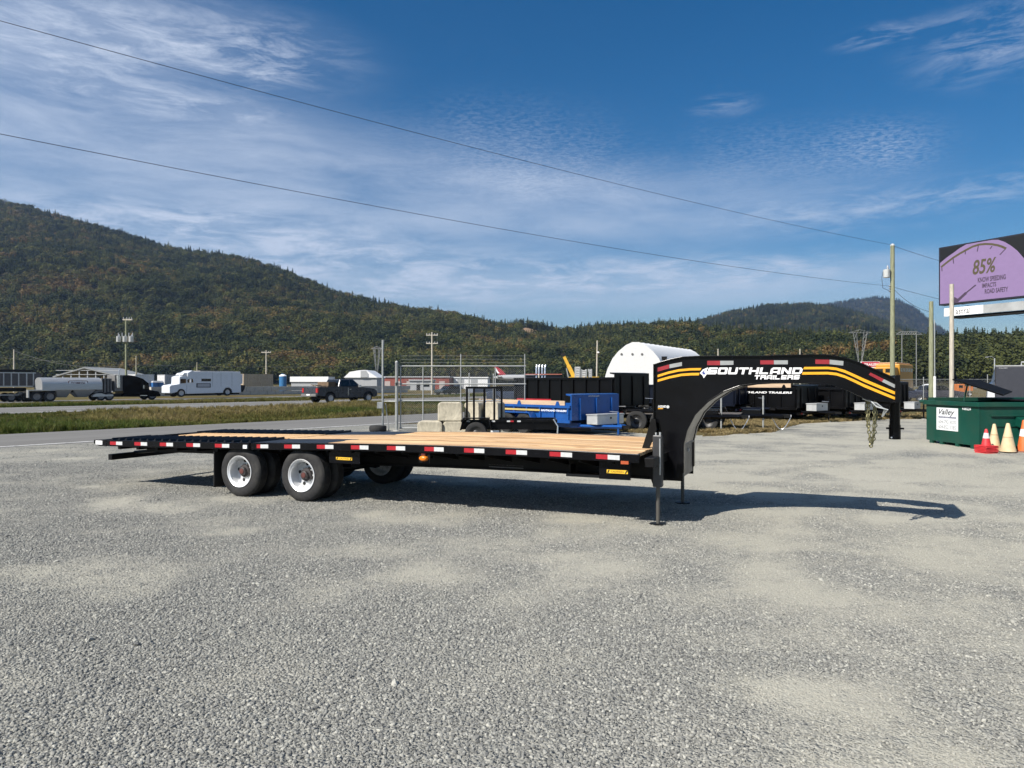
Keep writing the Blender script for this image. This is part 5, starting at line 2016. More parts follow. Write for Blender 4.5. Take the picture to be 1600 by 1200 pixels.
# crane boom, stacked formwork panels, steel ducts
Y = 90.0
o = thing('crane', 'yellow telescopic crane boom leaning up behind the black dump trailer', 'crane', (X(897, Y), Y, 0))
a = Vector((0, 0, H(590, Y)))
b = Vector((X(880.5, Y) - X(897, Y), 0, H(555.5, Y)))
M_cy = mat('crane_yellow', (0.72, 0.42, 0.05), 0.45)
mid = a.lerp(b, 0.55)
dirv = (b - a).normalized()
sd = Vector((dirv.z, 0, -dirv.x))


def boom(mb, p, q, w):
    vs = [p - sd * w + Vector((0, -w, 0)), p + sd * w + Vector((0, -w, 0)), p + sd * w + Vector((0, w, 0)), p - sd * w + Vector((0, w, 0)),
          q - sd * w + Vector((0, -w, 0)), q + sd * w + Vector((0, -w, 0)), q + sd * w + Vector((0, w, 0)), q - sd * w + Vector((0, w, 0))]
    return mb.hexa(vs)


boom(MB(), a, mid, 0.24).build('boom_base', M_cy, o)
boom(MB(), mid, b, 0.18).build('boom_section', M_cy, o)
boom(MB(), b - dirv * 0.1, b + dirv * 0.35, 0.22).build('boom_head', M_under, o)
MB().tube([(-0.75, -0.1, H(590, Y)), tuple(a.lerp(b, 0.5) + Vector((-0.3, -0.1, -0.2)))], 0.07, 8).build('lift_ram', M_chrome, o)
MB().box(-0.6, 3.0, -1.2, 1.2, 0.6, H(590, Y) + 0.1).build('carrier', M_cy, o)
for xa in (0.0, 2.4):
    wheel(o, xa, -1.05, 0.5, 0.35, -1)
    wheel(o, xa, 1.05, 0.5, 0.35, 1)
Y = 62.0
for i, (x0p, x1p, yt) in enumerate(((899, 907, 573), (908.5, 917, 577), (920, 925, 576.5))):
    o = thing('panel_stack', ('tall pale slatted rack right of the yellow boom', 'lower pale slatted rack between two others', 'narrow pale slatted rack nearest the white dome')[i], 'rack', (X(x0p, Y), Y, 0), 0, 'pale slatted racks behind the black dump trailer')
    w_ = X(x1p, Y) - X(x0p, Y)
    hh = H(yt, Y)
    MB().box(0, 0.08, 0, 0.8, 0, hh).build('post', M_contg, o)
    MB().box(w_ - 0.08, w_, 0, 0.8, 0, hh).build('post', M_contg, o)
    sl = MB().box(0.081, w_ - 0.081, -0.02, 0.8, 0, 0.10).mesh('slat', M_contw)
    z = 1.2
    while z < hh - 0.1:
        part('slat', sl, o, (0, 0, z))
        z += 0.15
Y = 45.0
o = thing('exhaust_ducts', 'four short shiny silver pipes standing above the red rail', 'pipes', (X(843, Y), Y, 0))
for k, px in enumerate((838, 842, 847, 851.5)):
    xx = X(px, Y) - X(843, Y)
    MB().tube([(xx, 0, 0.6), (xx, 0, H(575, Y)), (xx + 0.05, 0.1, H(570, Y))], 0.055, 10).build('pipe', M_chrome, o, smooth=True)
MB().box(X(820, Y) - X(843, Y), X(878, Y) - X(843, Y), -0.12, 0.1, H(585.4, Y), H(584.2, Y)).build('red_rail', mat('faded_red_rail', (0.42, 0.13, 0.09), 0.6), o)
MB().box(X(821, Y) - X(843, Y), X(877, Y) - X(843, Y), 0.0, 2.0, 0.5, H(586, Y)).build('dark_bed', mat('blue_black_bed', (0.03, 0.035, 0.05), 0.5), o)
for px in (826, 872):
    MB().box(X(px, Y) - X(843, Y) - 0.1, X(px, Y) - X(843, Y) + 0.1, 0.2, 1.8, 0, 0.5).build('leg', M_under, o)
# aircraft on the airfield: red fin
Y = 260.0
o = thing('aircraft', 'parked airliner showing its red tail fin beyond the gate', 'aircraft', (X(778, Y), Y, 0))
f = lambda px, py: (X(px, Y) - X(778, Y), H(py, Y))
MB().prism([f(770.5, 571), (f(775.5, 572.5)), f(783, 577), f(791, 585.5), f(779, 585.5)], -0.18, 0.18, 'y').build('tail_fin', mat('airline_red', (0.38, 0.04, 0.05), 0.4), o)
MB().prism([f(773, 573.5), f(775.5, 575.5), f(780.5, 583.5), f(776.5, 583)], -0.21, -0.185, 'y').build('fin_flash', M_letter, o)
MB().lathe([(f(772, 0)[0], 0.3), (f(778, 0)[0], 0.7), (f(790, 0)[0], 1.05), (f(850, 0)[0], 1.1), (f(862, 0)[0], 0.6), (f(864, 0)[0], 0.05)], 20, 'x', (0, 0, H(590, Y))).build('fuselage', M_contg, o, smooth=True)
MB().prism([f(776, 588), f(779, 587.4), f(784, 588), f(782, 588.6)], -5, 5, 'y').build('tailplane', M_letter, o)
for px in (805, 850):
    MB().tube([(f(px, 0)[0], 0, 0.0), (f(px, 0)[0], 0, H(589, Y) - 1.2)], 0.25, 8).build('landing_gear', M_under, o)

# ------------------------------------------------------------------ poles and wires
M_pole = mat('weathered_pole', (0.30, 0.275, 0.20), 0.9, var=0.3, scale=5, stretch=(4, 4, 0.5), bump=0.3)
M_polegreen = mat('greenish_treated_pole', (0.235, 0.245, 0.155), 0.9, var=0.3, scale=5, stretch=(4, 4, 0.5), bump=0.3)
M_palepole = mat('bleached_pole', (0.46, 0.42, 0.35), 0.9, var=0.25, scale=5, stretch=(4, 4, 0.5), bump=0.3)
M_xfm = mat('transformer_grey', (0.58, 0.60, 0.60), 0.45, var=0.06)
M_wire = mat('line_wire', (0.035, 0.037, 0.045), 0.6)
M_ins = mat('insulator', (0.35, 0.36, 0.38), 0.3)


def pole(name, label, px, ytop, Y, r0, r1, m, z0=0.0, lean=0.0):
    o = thing(name, label, 'pole', (X(px, Y), Y, z0))
    h = H(ytop, Y) - z0
    MB().tube([(0, 0, -0.3), (lean * 0.5, 0, h / 2), (lean, 0, h)], [r0, (r0 + r1) / 2, r1], 14).build('shaft', m, o, smooth=True)
    return o, h


def transformer(o, x, y, z, r, h):
    t_ = MB().lathe([(z, 0.001), (z, r * 0.92), (z + 0.04, r), (z + h, r), (z + h + 0.03, r * 1.05), (z + h + 0.06, r * 0.6), (z + h + 0.08, 0.001)], 18, 'z', (x, y, 0)).build('transformer', M_xfm, o, smooth=True)
    MB().lathe([(z + h + 0.08, 0.05), (z + h + 0.2, 0.07), (z + h + 0.30, 0.035), (z + h + 0.36, 0.001)], 10, 'z', (x + r * 0.3, y, 0)).build('bushing', M_ins, t_, smooth=True)
    return t_


YA = 48.0
oA, hA = pole('utility_pole', 'tall utility pole with one grey transformer, behind the gooseneck tip', 1394.5, 384, YA, 0.165, 0.135, M_polegreen)
transformer(oA, -0.42, -0.05, H(434, YA), 0.22, 0.50)
MB().tube([(-0.22, 0, H(430, YA)), (0, 0, H(430, YA))], 0.04, 6).build('bracket', M_steelgrey, oA)
MB().lathe([(hA, 0.137), (hA + 0.08, 0.14), (hA + 0.14, 0.03)], 12, 'z').build('pole_cap', M_xfm, oA)
MB().tube([(-0.66, -0.05, H(425, YA)), (-0.75, -0.05, H(434, YA)), (-0.68, -0.05, H(450, YA)), (-0.1, -0.05, H(456, YA))], 0.014, 6).build('drop_wire', M_wire, oA)
for py in (447, 451, 455):
    MB().lathe([(-0.05, 0.03), (0.0, 0.07), (0.05, 0.03)], 10, 'z', (-0.2, -0.02, H(py, YA))).build('insulator', M_ins, oA)
oB, hB = pole('utility_pole', 'shorter greenish pole with a white pipe at its foot, between the other two', 1455, 471, 44.0, 0.15, 0.12, M_polegreen)
MB().tube([(0.13, -0.15, 0), (0.13, -0.15, H(588, 44))], 0.075, 10).build('white_conduit', M_letter, oB, smooth=True)
MB().tube([(0.13, -0.15, H(588, 44) + 0.004), (0.12, -0.14, H(500, 44))], 0.03, 8).build('conduit_pipe', M_zinc, oB, smooth=True)
oC, hC = pole('wooden_post', 'pale bleached wooden post standing in front of the billboard', 1487, 444, 42.0, 0.13, 0.115, M_palepole)
MB().box(-0.22, 0.2, -0.2, 0.2, 0, 0.55).build('footing', M_conc, oC)


def wire(name, label, p, q, sag, r=0.018, n=24, fit=None):
    p, q = Vector(p), Vector(q)
    pts = []
    for k in range(n + 1):
        t_ = k / n
        v = p.lerp(q, t_)
        v.z -= sag * 4 * t_ * (1 - t_)
        pts.append(v)
    o = MB().tube(pts, r, 5).build(name, M_wire)
    return tag(o, label, 'wire')


A0 = Vector((X(1394.5, YA), YA, hA))
dA = Vector((-38.7, -29.96, 0))
wire('power_line', 'upper power line crossing the sky to the top of the tall pole', A0 + Vector((0, 0, 0.05)), Vector((A0.x, A0.y, 11.55)) + dA * 1.35, 0.66, 0.009, 40)
A1 = Vector((A0.x - 0.2, YA, H(447, YA)))
wire('power_line', 'lower power line crossing the sky to the insulators of the tall pole', A1, Vector((A1.x, A1.y, 8.8)) + dA * 1.35, 0.76, 0.009, 40)
wire('power_line', 'wire running from the pole top behind the billboard', A0, (X(1640, 70), 70, H(448, 70)), 0.3, 0.013)
wire('power_line', 'wire running from the pole insulators behind the billboard', A1, (X(1640, 70), 70, H(498, 70)), 0.3, 0.013)
wire('power_line', 'short slack wire from the tall pole down to the shorter greenish pole', (A0.x + 0.1, YA, H(452, YA)), (X(1453, 44), 44.0, H(487, 44)), 0.25, 0.013)
# the pole that carries the near ends of the two lines, left of the camera
p_ = Vector((A0.x, A0.y, 0)) + dA * 1.35
o = thing('utility_pole', 'utility pole out beside the road that holds the near ends of the lines', 'pole', (p_.x, p_.y, 0))
MB().tube([(0, 0, -0.3), (0, 0, 11.3)], [0.165, 0.13], 14).build('shaft', M_polegreen, o, smooth=True)

far_poles = [(22, 546, 125, 'thin pole rising behind the grey dump body', M_palepole), (213, 556, 135, 'thin pole behind the black tractor', M_pole), (416, 547, 150, 'pole with crossarm behind the beige container', M_palepole),
             (675, 519, 120, 'pole with two crossarms behind the chain link gate', M_palepole), (932, 532, 130, 'thin pole left of the white dome', M_palepole), (1122, 545, 160, 'thin pole just right of the white dome', M_palepole),
             (1250, 545, 170, 'thin pole above the middle of the gooseneck', M_palepole), (308, 566, 150, 'short pole behind the white box truck', M_pole), (1554, 560, 150, 'lamp post left of the dark cargo trailer', M_zinc)]
for px, yt, Y, lab, m in far_poles:
    o, h = pole('lamp_post' if 'lamp' in lab else 'utility_pole', lab, px, yt, Y, 0.16, 0.12, m, lean=0.15 if px == 932 else 0)
    if 'crossarm' in lab:
        for k in range(2 if 'two' in lab else 1):
            zc = h - 0.5 - 1.4 * k
            MB().box(-1.0, 1.0, -0.08, 0.08, zc - 0.08, zc + 0.08).build('crossarm', m, o)
            for xx in (-0.9, -0.45, 0.45, 0.9):
                MB().lathe([(zc + 0.08, 0.05), (zc + 0.2, 0.07), (zc + 0.3, 0.02)], 8, 'z', (xx, 0, 0)).build('insulator', M_ins, o)
    if 'lamp' in lab:
        MB().tube([(0, 0, h), (-0.6, 0, h + 0.4), (-1.6, 0, h + 0.3)], 0.06, 6).build('arm', m, o)
        MB().box(-1.9, -1.4, -0.12, 0.12, h + 0.2, h + 0.32).build('lamp_head', M_contg, o)
    if px == 932:
        MB().lathe([(-0.2, 0.05), (0, 0.28), (0.2, 0.05)], 12, 'z', (0.3, -0.1, H(551, Y))).build('lamp_head', M_letter, o)
# pole with three transformers
Y = 112.0
o, h = pole('utility_pole', 'tall pole with three white transformers in front of the hillside', 197, 498, Y, 0.17, 0.13, M_polegreen, z0=-0.3)
for dx in (-1.0, 0.0, 0.95):
    transformer(o, dx, -0.3, H(534.5, Y) + 0.3, 0.34, 0.85)
MB().box(-1.2, 1.2, 0.13, 0.25, H(533, Y) + 0.3, H(531.5, Y) + 0.3).build('platform_arm', M_pole, o)
MB().box(-0.5, 1.0, -0.12, 0.12, h - 0.25, h - 0.05).build('crossarm', M_palepole, o)
for xx in (-0.4, 0.1, 0.5, 0.9):
    MB().lathe([(h - 0.05, 0.06), (h + 0.1, 0.08), (h + 0.25, 0.02)], 8, 'z', (xx, 0, 0)).build('insulator', M_ins, o)
for xx in (-1.15, -0.55, 0.5, 1.1):
    MB().tube([(xx, -0.1, H(520, Y) + 0.3), (xx, -0.1, H(526, Y) + 0.3)], 0.07, 6).build('fuse_cutout', M_ins, o)
# line of small white marker balls / wires along the foot of the hill
wire('overhead_wire', 'low overhead wire from the thin left pole towards the tractor', (X(22, 125), 125, H(548, 125)), (X(188, 118), 118, H(572, 118)), 1.1, 0.03)
wire('overhead_wire', 'long overhead wire along the foot of the hillside', (X(-40, 150), 150, H(556, 150)), (X(560, 150), 150, H(572, 150)), 1.0, 0.028)


# lattice transmission towers
M_lat = mat('lattice_galvanised', (0.20, 0.205, 0.205), 0.6, metal=0.1)


def bar(mb, p, q, r):
    mb.tube([p, q], r, 4)


def vtower(px, ytop, ybase, Y, w, label):
    o = thing('transmission_tower', label, 'tower', (X(px, Y), Y, 0))
    h = H(ytop, Y)
    hw = w / F * Y / 2
    mb = MB()
    r = 0.10
    waist = h * 0.42
    for sx in (-1, 1):
        bar(mb, (sx * hw * 0.12, 0, waist), (sx * hw * 0.62, 0, h), r)
        bar(mb, (sx * hw * 0.30, 0, 0), (sx * hw * 0.12, 0, waist), r)
        bar(mb, (sx * hw * 0.10, 0, waist * 1.1), (sx * hw * 0.30, 0, h), r * 0.8)
        for k in range(5):
            z0, z1 = waist + (h - waist) * k / 5, waist + (h - waist) * (k + 1) / 5
            a0, a1 = 0.11 + 0.5 * k / 5, 0.11 + 0.5 * (k + 1) / 5
            b0, b1 = 0.10 + 0.2 * k / 5, 0.10 + 0.2 * (k + 1) / 5
            bar(mb, (sx * hw * a0, 0, z0), (sx * hw * b1, 0, z1), r * 0.6)
            bar(mb, (sx * hw * b0, 0, z0), (sx * hw * a1, 0, z1), r * 0.6)
    for k in range(4):
        z0, z1 = waist * k / 4, waist * (k + 1) / 4
        bar(mb, (-hw * 0.28, 0, z0), (hw * 0.22, 0, z1), r * 0.6)
        bar(mb, (hw * 0.28, 0, z0), (-hw * 0.22, 0, z1), r * 0.6)
    mb.build('legs', M_lat, o)
    mb = MB()
    bar(mb, (-hw, 0, h), (hw, 0, h), r)
    bar(mb, (-hw, 0, h), (0, 0, h + h * 0.06), r * 0.8)
    bar(mb, (hw, 0, h), (0, 0, h + h * 0.06), r * 0.8)
    for k in range(8):
        a = -hw + 2 * hw * k / 8
        bar(mb, (a, 0, h), (a + hw / 8, 0, h + h * 0.06 * (1 - abs(a + hw / 8) / hw)), r * 0.5)
    mb.build('crossarm', M_lat, o)
    return o


def htower(px0, px1, ytop, Y, label):
    o = thing('transmission_tower', label, 'tower', (X((px0 + px1) / 2, Y), Y, 0))
    h = H(ytop, Y)
    hw = (X(px1, Y) - X(px0, Y)) / 2
    for sx in (-0.55, 0.55):
        MB().tube([(sx * hw, 0, 0), (sx * hw, 0, h)], 0.17, 6).build('leg', M_lat, o)
    mb = MB()
    bar(mb, (-hw, 0, h - 0.4), (hw, 0, h - 0.4), 0.16)
    bar(mb, (-hw * 0.6, 0, h + 0.7), (hw * 0.6, 0, h + 0.7), 0.14)
    bar(mb, (-hw, 0, h - 0.4), (-hw * 0.6, 0, h + 0.7), 0.12)
    bar(mb, (hw, 0, h - 0.4), (hw * 0.6, 0, h + 0.7), 0.12)
    for k in range(7):
        a = -hw * 0.6 + hw * 1.2 * k / 7
        bar(mb, (a, 0, h - 0.4), (a + hw * 0.17, 0, h + 0.7), 0.09)
    mb.build('crossarm', M_lat, o)
    return o


vtower(1344, 520, 575, 290, 36, 'branching lattice tower standing left of the tall pole')
htower(1400, 1441, 521, 280, 'two legged lattice tower just right of the tall pole')
vtower(1462, 564, 590, 290, 14, 'small lattice pylon low behind the white van') if False else None
o = vtower(589, 545, 590, 210, 18, 'slender lattice mast left of the tall gate post')

# ------------------------------------------------------------------ chain link gate
M_galv = mat('galvanised_pipe', (0.36, 0.37, 0.36), 0.5, metal=0.4, var=0.15, scale=4)
M_mesh = mat('chain_link_wire', (0.30, 0.31, 0.31), 0.5, metal=0.4)
YG = 25.0


def fp(px, py, Y=YG):
    return Vector((X(px, Y), 0, H(py, Y)))


def pipe(name, parent, p, q, r, m=None):
    return MB().tube([p, q], r, 10).build(name, m or M_galv, parent, smooth=True)


def link_mesh(name, parent, x0, x1, z0, z1, y, step=0.075, r=0.0022):
    mb = MB()
    w, h = x1 - x0, z1 - z0
    k = -h
    while k < w:
        a0, a1 = max(k, 0), min(k + h, w)
        if a1 > a0 + 0.01:
            mb.tube([(x0 + a0, y, z0 + (a0 - k)), (x0 + a1, y, z0 + (a1 - k))], r, 3, cap=False)
            mb.tube([(x0 + a0, y + 0.004, z1 - (a0 - k)), (x0 + a1, y + 0.004, z1 - (a1 - k))], r, 3, cap=False)
        k += step
    return mb.build(name, M_mesh, parent, kind='stuff')


gate = thing('chain_link_gate', 'wide rolling chain link gate of grey pipe beside the road', 'gate', (0, YG, 0))
xa, xb = X(624, YG), X(822, YG)
zt, zl = H(572, YG), 0.12
for py in (572, 600, 626):
    pipe('rail', gate, (xa, 0, H(py, YG)), (xb, 0, H(py, YG)), 0.024)
pipe('bottom_rail', gate, (xa, 0, zl), (xb, 0, zl), 0.028)
for px in (626, 661, 720, 774, 820):
    pipe('upright', gate, (X(px, YG), 0, zl), (X(px, YG), 0, H(553 if px in (720, 820) else 573, YG)), 0.02)
link_mesh('wire_mesh', gate, xa, xb, zl, zt, 0.03)
for k in range(3):
    zz = zt + 0.12 + 0.12 * k
    pipe('barbed_strand', gate, (X(626, YG), 0, zz), (xb, 0, zz), 0.003)
o = thing('gate_post', 'thick domed steel gate post at the left end of the rolling gate', 'post', (X(620.5, YG), YG - 0.1, 0))
MB().lathe([(-0.2, 0.055), (H(567, YG), 0.055), (H(567, YG) + 0.02, 0.062), (H(565, YG), 0.05), (H(563.5, YG), 0.004)], 16, 'z').build('shaft', M_galv, o, smooth=True)
for py in (600, 626, 600):
    MB().lathe([(H(py, YG) - 0.05, 0.07), (H(py, YG) + 0.05, 0.07)], 14, 'z').build('collar', M_galv, o)
MB().lathe([(0.0, 0.14), (0.05, 0.13), (0.06, 0.001)], 14, 'z').build('footing', M_conc, o)
o = thing('fence_post', 'tall thin steel post with grey latch box, left of the gate post', 'post', (X(598, YG), YG, 0))
MB().tube([(0, 0, -0.1), (0, 0, H(531, YG))], 0.036, 12).build('shaft', M_galv, o, smooth=True)
MB().tube([(0.02, 0, H(545, YG)), (0.035, 0, H(531, YG))], 0.02, 8).build('extension', M_galv, o, smooth=True)
MB().box(-0.17, 0.03, -0.16, -0.037, H(638, YG), H(628, YG)).build('latch_box', M_galv, o, bevel=0.01)
MB().tube([(0.04, 0, H(627, YG)), (X(618, YG) - X(598, YG), -0.05, H(627, YG))], 0.02, 8).build('latch_bar', M_galv, o)
MB().tube([(0.1, 0, H(630, YG)), (0.22, 0, 0.02)], 0.018, 8).build('brace', M_galv, o)
tyre = MB().lathe([(-0.1, 0.14), (-0.1, 0.27), (-0.06, 0.30), (0.06, 0.30), (0.1, 0.27), (0.1, 0.14)], 20, 'z', close=True).build('tyre', M_tyre2, smooth=True)
tyre.location = (X(597, YG) - 0.1, YG - 0.25, 0.12)
tag(tyre, 'old black tyre lying at the foot of the tall thin post', 'tyre')
for i, (px, yt, Y, lab) in enumerate(((842, 586, 40, 'thin pale fence post left of the tall black dump trailer'), (733, 584, 45, 'thin fence post behind the gate, nearest the hangar'), (771, 585, 47, 'thin fence post behind the gate below the red fin'),
                                      (1443, 590, 60, 'thin white fence post left of the white conduit'), (1462, 590, 60, 'thin white fence post right of the white conduit'), (1543, 586, 60, 'thin fence post behind the open dumpster lid'))):
    o = thing('fence_post', lab, 'post', (X(px, Y), Y, 0), 0, 'fence posts of the back fence')
    MB().tube([(0, 0, -0.1), (0, 0, H(yt, Y))], 0.035, 8).build('shaft', M_palepole if i == 0 else M_galv, o)
    MB().lathe([(H(yt, Y), 0.045), (H(yt, Y) + 0.04, 0.03), (H(yt, Y) + 0.05, 0.001)], 8, 'z').build('cap', M_galv, o)
# back fence beyond the parked trailers on the right
fence = thing('chain_link_fence', 'long chain link fence behind the parked trailers on the right', 'fence', (0, 60.5, 0))
for k in range(13):
    xx = 24 + 3.0 * k
    pipe('post', fence, (xx, 0, 0), (xx, 0, 2.05), 0.03)
pipe('top_rail', fence, (24, 0, 2.0), (60, 0, 2.0), 0.022)
link_mesh('wire_mesh', fence, 24, 60, 0.05, 2.0, 0.03, 0.12, 0.003)

# ------------------------------------------------------------------ concrete blocks
M_blockc = mat('mossy_block_concrete', (0.52, 0.47, 0.36), 0.92, var=0.28, scale=3.2, bump=0.9, bscale=12, dirt=(0.16, 0.14, 0.10), dirt_amt=0.85)


def lock_block(px0, px1, z0, h, Y, depth, label, rz=0.0):
    w = X(px1, Y) - X(px0, Y)
    c = 0.055
    me = MB().prism([(0, 0), (w, 0), (w, h - c * 1.6), (w - c * 0.5, h - c * 0.5), (w - c * 1.6, h), (c * 1.6, h), (c * 0.5, h - c * 0.5), (0, h - c * 1.6)], 0, depth, 'y')
    o = me.build('concrete_block', M_blockc, bevel=0.025)
    o.location = (X(px0, Y), Y, z0)
    o.rotation_euler = (0, 0, rz)
    return tag(o, label, 'concrete block', 'concrete blocks stacked by the gate')


YB = 21.2
lock_block(652, 691, 0, 0.565, YB - 0.1, 0.7, 'bottom concrete block farthest from the trailers, sunlit', 0.03)
lock_block(692, 731, 0, 0.555, YB, 0.7, 'bottom concrete block beside the black utility trailer, shaded', 0.0)
lock_block(684, 722, 0.57, 0.56, YB, 0.62, 'top concrete block with two dark notches, leftmost of the upper row', 0.04)
lock_block(725, 750, 0.57, 0.56, YB + 0.3, 0.6, 'dark top concrete block seen through the ramp bars', -0.35)
lock_block(755, 780, 0.57, 0.56, YB + 0.3, 0.6, 'dark top concrete block nearest the blue trailer, seen through the ramp bars', -0.35)
lock_block(733, 782, 0, 0.565, YB + 0.25, 0.7, 'bottom concrete block hidden behind the utility trailer wheel')

# ------------------------------------------------------------------ yard trailers
M_bluep = mat('bright_blue_trailer_paint', (0.010, 0.070, 0.27), 0.3, var=0.15, scale=2, spec=0.4)
M_darkblue = mat('blue_trailer_front', (0.012, 0.085, 0.36), 0.3)
M_board = mat('weathered_sideboard', (0.50, 0.36, 0.24), 0.8, var=0.2, scale=3, stretch=(0.5, 4, 6))
M_greybox = mat('aluminium_tool_chest', (0.52, 0.53, 0.53), 0.35, metal=0.35, var=0.08)
M_lettwhite = M_letter


M_darkrim = mat('dark_painted_rim', (0.03, 0.03, 0.03), 0.5)


def utility_wheelset(o, xs, ys, r=0.36):
    for x in xs:
        for y, oo in ys:
            wheel(o, x, y, r, 0.22, oo, M_darkrim)


def dump_trailer(label, px, Y, rot, L, W, z0, zside, zfront, m, board=0.0, letters=None, chest=True, group='dump trailers parked behind the flatbed', slope=0.25):
    o = thing('dump_trailer', label, 'trailer', (X(px, Y), Y, 0), rot, group)
    # box: sides, front, tailgate, floor
    for (a, b) in ((0.0, 0.05), (W - 0.05, W)):
        MB().box(-L, -0.055, a, b, z0, zside).build('side_wall', m, o)
    MB().prism([(-0.05, z0), (0.0, z0), (0.0, zfront), (-slope, zfront + 0.02), (-slope, zfront - 0.03), (-0.05, zfront - 0.06)], 0.0, W, 'y').build('front_wall', m, o, bevel=0.01)
    MB().box(-L - 0.05, -L - 0.002, 0.0, W, z0, zside).build('tailgate', m, o)
    MB().box(-L + 0.002, -0.06, 0.055, W - 0.055, z0, z0 + 0.05).build('floor', m, o)
    # outside ribs and rails
    n = int(L / 0.62)
    for k in range(n + 1):
        x = -0.12 - (L - 0.2) * k / n
        MB().box(x - 0.035, x + 0.035, -0.055, -0.002, z0 + 0.03, zside - 0.085).build('rib', m, o)
    MB().box(-L, -0.02, -0.07, -0.001, zside - 0.08, zside).build('top_rail', m, o)
    MB().box(-L, -0.02, -0.07, -0.001, z0 - 0.08, z0 + 0.02).build('bottom_rail', m, o)
    for k in range(3):
        y = W * (k + 0.5) / 3
        MB().box(0.001, 0.05, y - 0.03, y + 0.03, z0 + 0.02, zfront - 0.12).build('front_rib', m, o)
    if board:
        for (a, b) in ((0.005, 0.045),):
            MB().box(-L + 0.05, -0.3, a, b, zside + 0.003, zside + board).build('side_board', M_board, o)
        for k in range(3):
            x = -0.6 - (L - 1.0) * k / 2
            MB().prism([(x - 0.1, zside - 0.02), (x + 0.1, zside - 0.02), (x + 0.03, zside + 0.13), (x - 0.03, zside + 0.13)], -0.03, 0.004, 'y').build('board_bracket', m, o)
    # chassis, tongue, jack, chest
    MB().box(-L + 0.2, 0.0, 0.35, 0.45, z0 - 0.28, z0 - 0.09).build('chassis_rail', m, o)
    MB().box(-L + 0.2, 0.0, W - 0.45, W - 0.35, z0 - 0.28, z0 - 0.09).build('chassis_rail', m, o)
    zt = z0 - 0.19
    for y in (0.40, W - 0.40):
        MB().tube([(0.0, y, zt), (1.15, W / 2 + (y - W / 2) * 0.12, zt)], 0.06, 4).build('tongue_bar', m, o)
    MB().box(1.1, 1.42, W / 2 - 0.05, W / 2 + 0.05, zt - 0.05, zt + 0.05).build('coupler', M_dark, o)
    MB().box(-0.04, 0.04, 0.0, W, z0 - 0.3, z0 - 0.2).build('front_bumper', m, o)
    for k in range(2):
        yy = 0.25 + k * (W - 0.8)
        MB().box(0.041, 0.044, yy, yy + 0.16, z0 - 0.28, z0 - 0.22).build('red_reflector', M_red, o)
        MB().box(0.041, 0.044, yy + 0.165, yy + 0.32, z0 - 0.28, z0 - 0.22).build('white_reflector', M_white, o)
    j = MB().tube([(0.85, W / 2 + 0.1, 0.05), (0.85, W / 2 + 0.1, zt + 0.45)], 0.035, 10).build('jack', m, o, smooth=True)
    MB().tube([(0.85, W / 2 + 0.1, zt + 0.46), (0.65, W / 2 - 0.1, zt + 0.48)], 0.012, 6).build('jack_handle', M_chrome, j)
    MB().lathe([(0.0, 0.09), (0.05, 0.09), (0.05, 0.001)], 12, 'z', (0.85, W / 2 + 0.1, 0)).build('jack_foot', M_galv, j)
    if chest:
        c = MB().box(0.18, 0.62, W * 0.22, W * 0.78, zt + 0.07, zt + 0.36).build('tool_chest', M_greybox, o, bevel=0.01)
        MB().box(0.621, 0.635, W * 0.5 - 0.03, W * 0.5 + 0.03, zt + 0.24, zt + 0.30).build('latch', M_dark, c)
        MB().box(0.165, 0.635, W * 0.21, W * 0.79, zt + 0.363, zt + 0.395).build('chest_lid', M_greybox, c)
    # wheels and fender
    xm = -L * 0.52
    utility_wheelset(o, (xm - 0.42, xm + 0.42), ((-0.16, -1), (W + 0.16, 1)))
    for (a, b) in ((-0.30, -0.06), (W + 0.06, W + 0.30)):
        MB().prism([(xm - 0.95, 0.42), (xm - 0.75, 0.74), (xm + 0.75, 0.74), (xm + 0.95, 0.42), (xm + 0.92, 0.40), (xm + 0.73, 0.70), (xm - 0.73, 0.70), (xm - 0.92, 0.40)], a, b, 'y').build('fender', m, o)
    if letters:
        for (s, mm, a, b, c, d, side) in letters:
            if side == 'side':
                text_on('lettering', s, mm, o, lambda x, y: (x, -0.072, y), a, b, c, d, 0.03, 0.2)
            elif side == 'front':
                text_on('lettering', s, mm, o, lambda x, y: (0.053, x, y), a, b, c, d, 0.03, 0.2)
            else:
                MB().box(a, b, -0.074, -0.071, c, d).build('stripe', mm, o)
    return o


M_stripe = mat('tan_stripe', (0.50, 0.38, 0.12), 0.5)
dump_trailer('bright blue dump trailer with grey tool chest on its tongue', 893, 22.6, R(-47), 4.6, 2.4, 0.50, 0.98, 1.34, M_bluep, 0.15,
             [('', M_stripe, -3.2, -1.35, 0.78, 0.84, 'strip'), ('SOUTHLAND TRAILERS', M_lettwhite, -1.3, -0.15, 0.78, 0.84, 'side'), ('SOUTHLAND', M_white, 0.75, 1.3, 1.26, 1.30, 'front')])
M_blk2 = mat('black_trailer_paint', (0.0035, 0.0035, 0.004), 0.32, var=0.25, scale=2, spec=0.2)
M_blk3 = mat('blue_black_trailer_paint', (0.005, 0.007, 0.014), 0.32, var=0.25, scale=2, spec=0.25)
dump_trailer('tall black dump trailer standing behind the blue one', 961, 26.2, R(-47), 5.4, 2.1, 0.85, 1.92, 2.08, M_blk2, 0.0,
             [('EQUIP X', M_lettwhite, -0.75, -0.12, 1.35, 1.50, 'side'), ('', M_red, -5.2, -3.2, 1.0, 1.06, 'strip')], chest=False)
dump_trailer('black dump trailer with timber sideboards, framed under the neck arch', 1246, 30.5, R(-47), 5.2, 2.05, 0.62, 1.50, 1.60, M_blk2, 0.20,
             [('HORNET', M_stripe, -4.4, -3.0, 1.24, 1.33, 'side'), ('SOUTHLAND TRAILERS', M_lettwhite, -2.9, -0.2, 1.24, 1.33, 'side')])
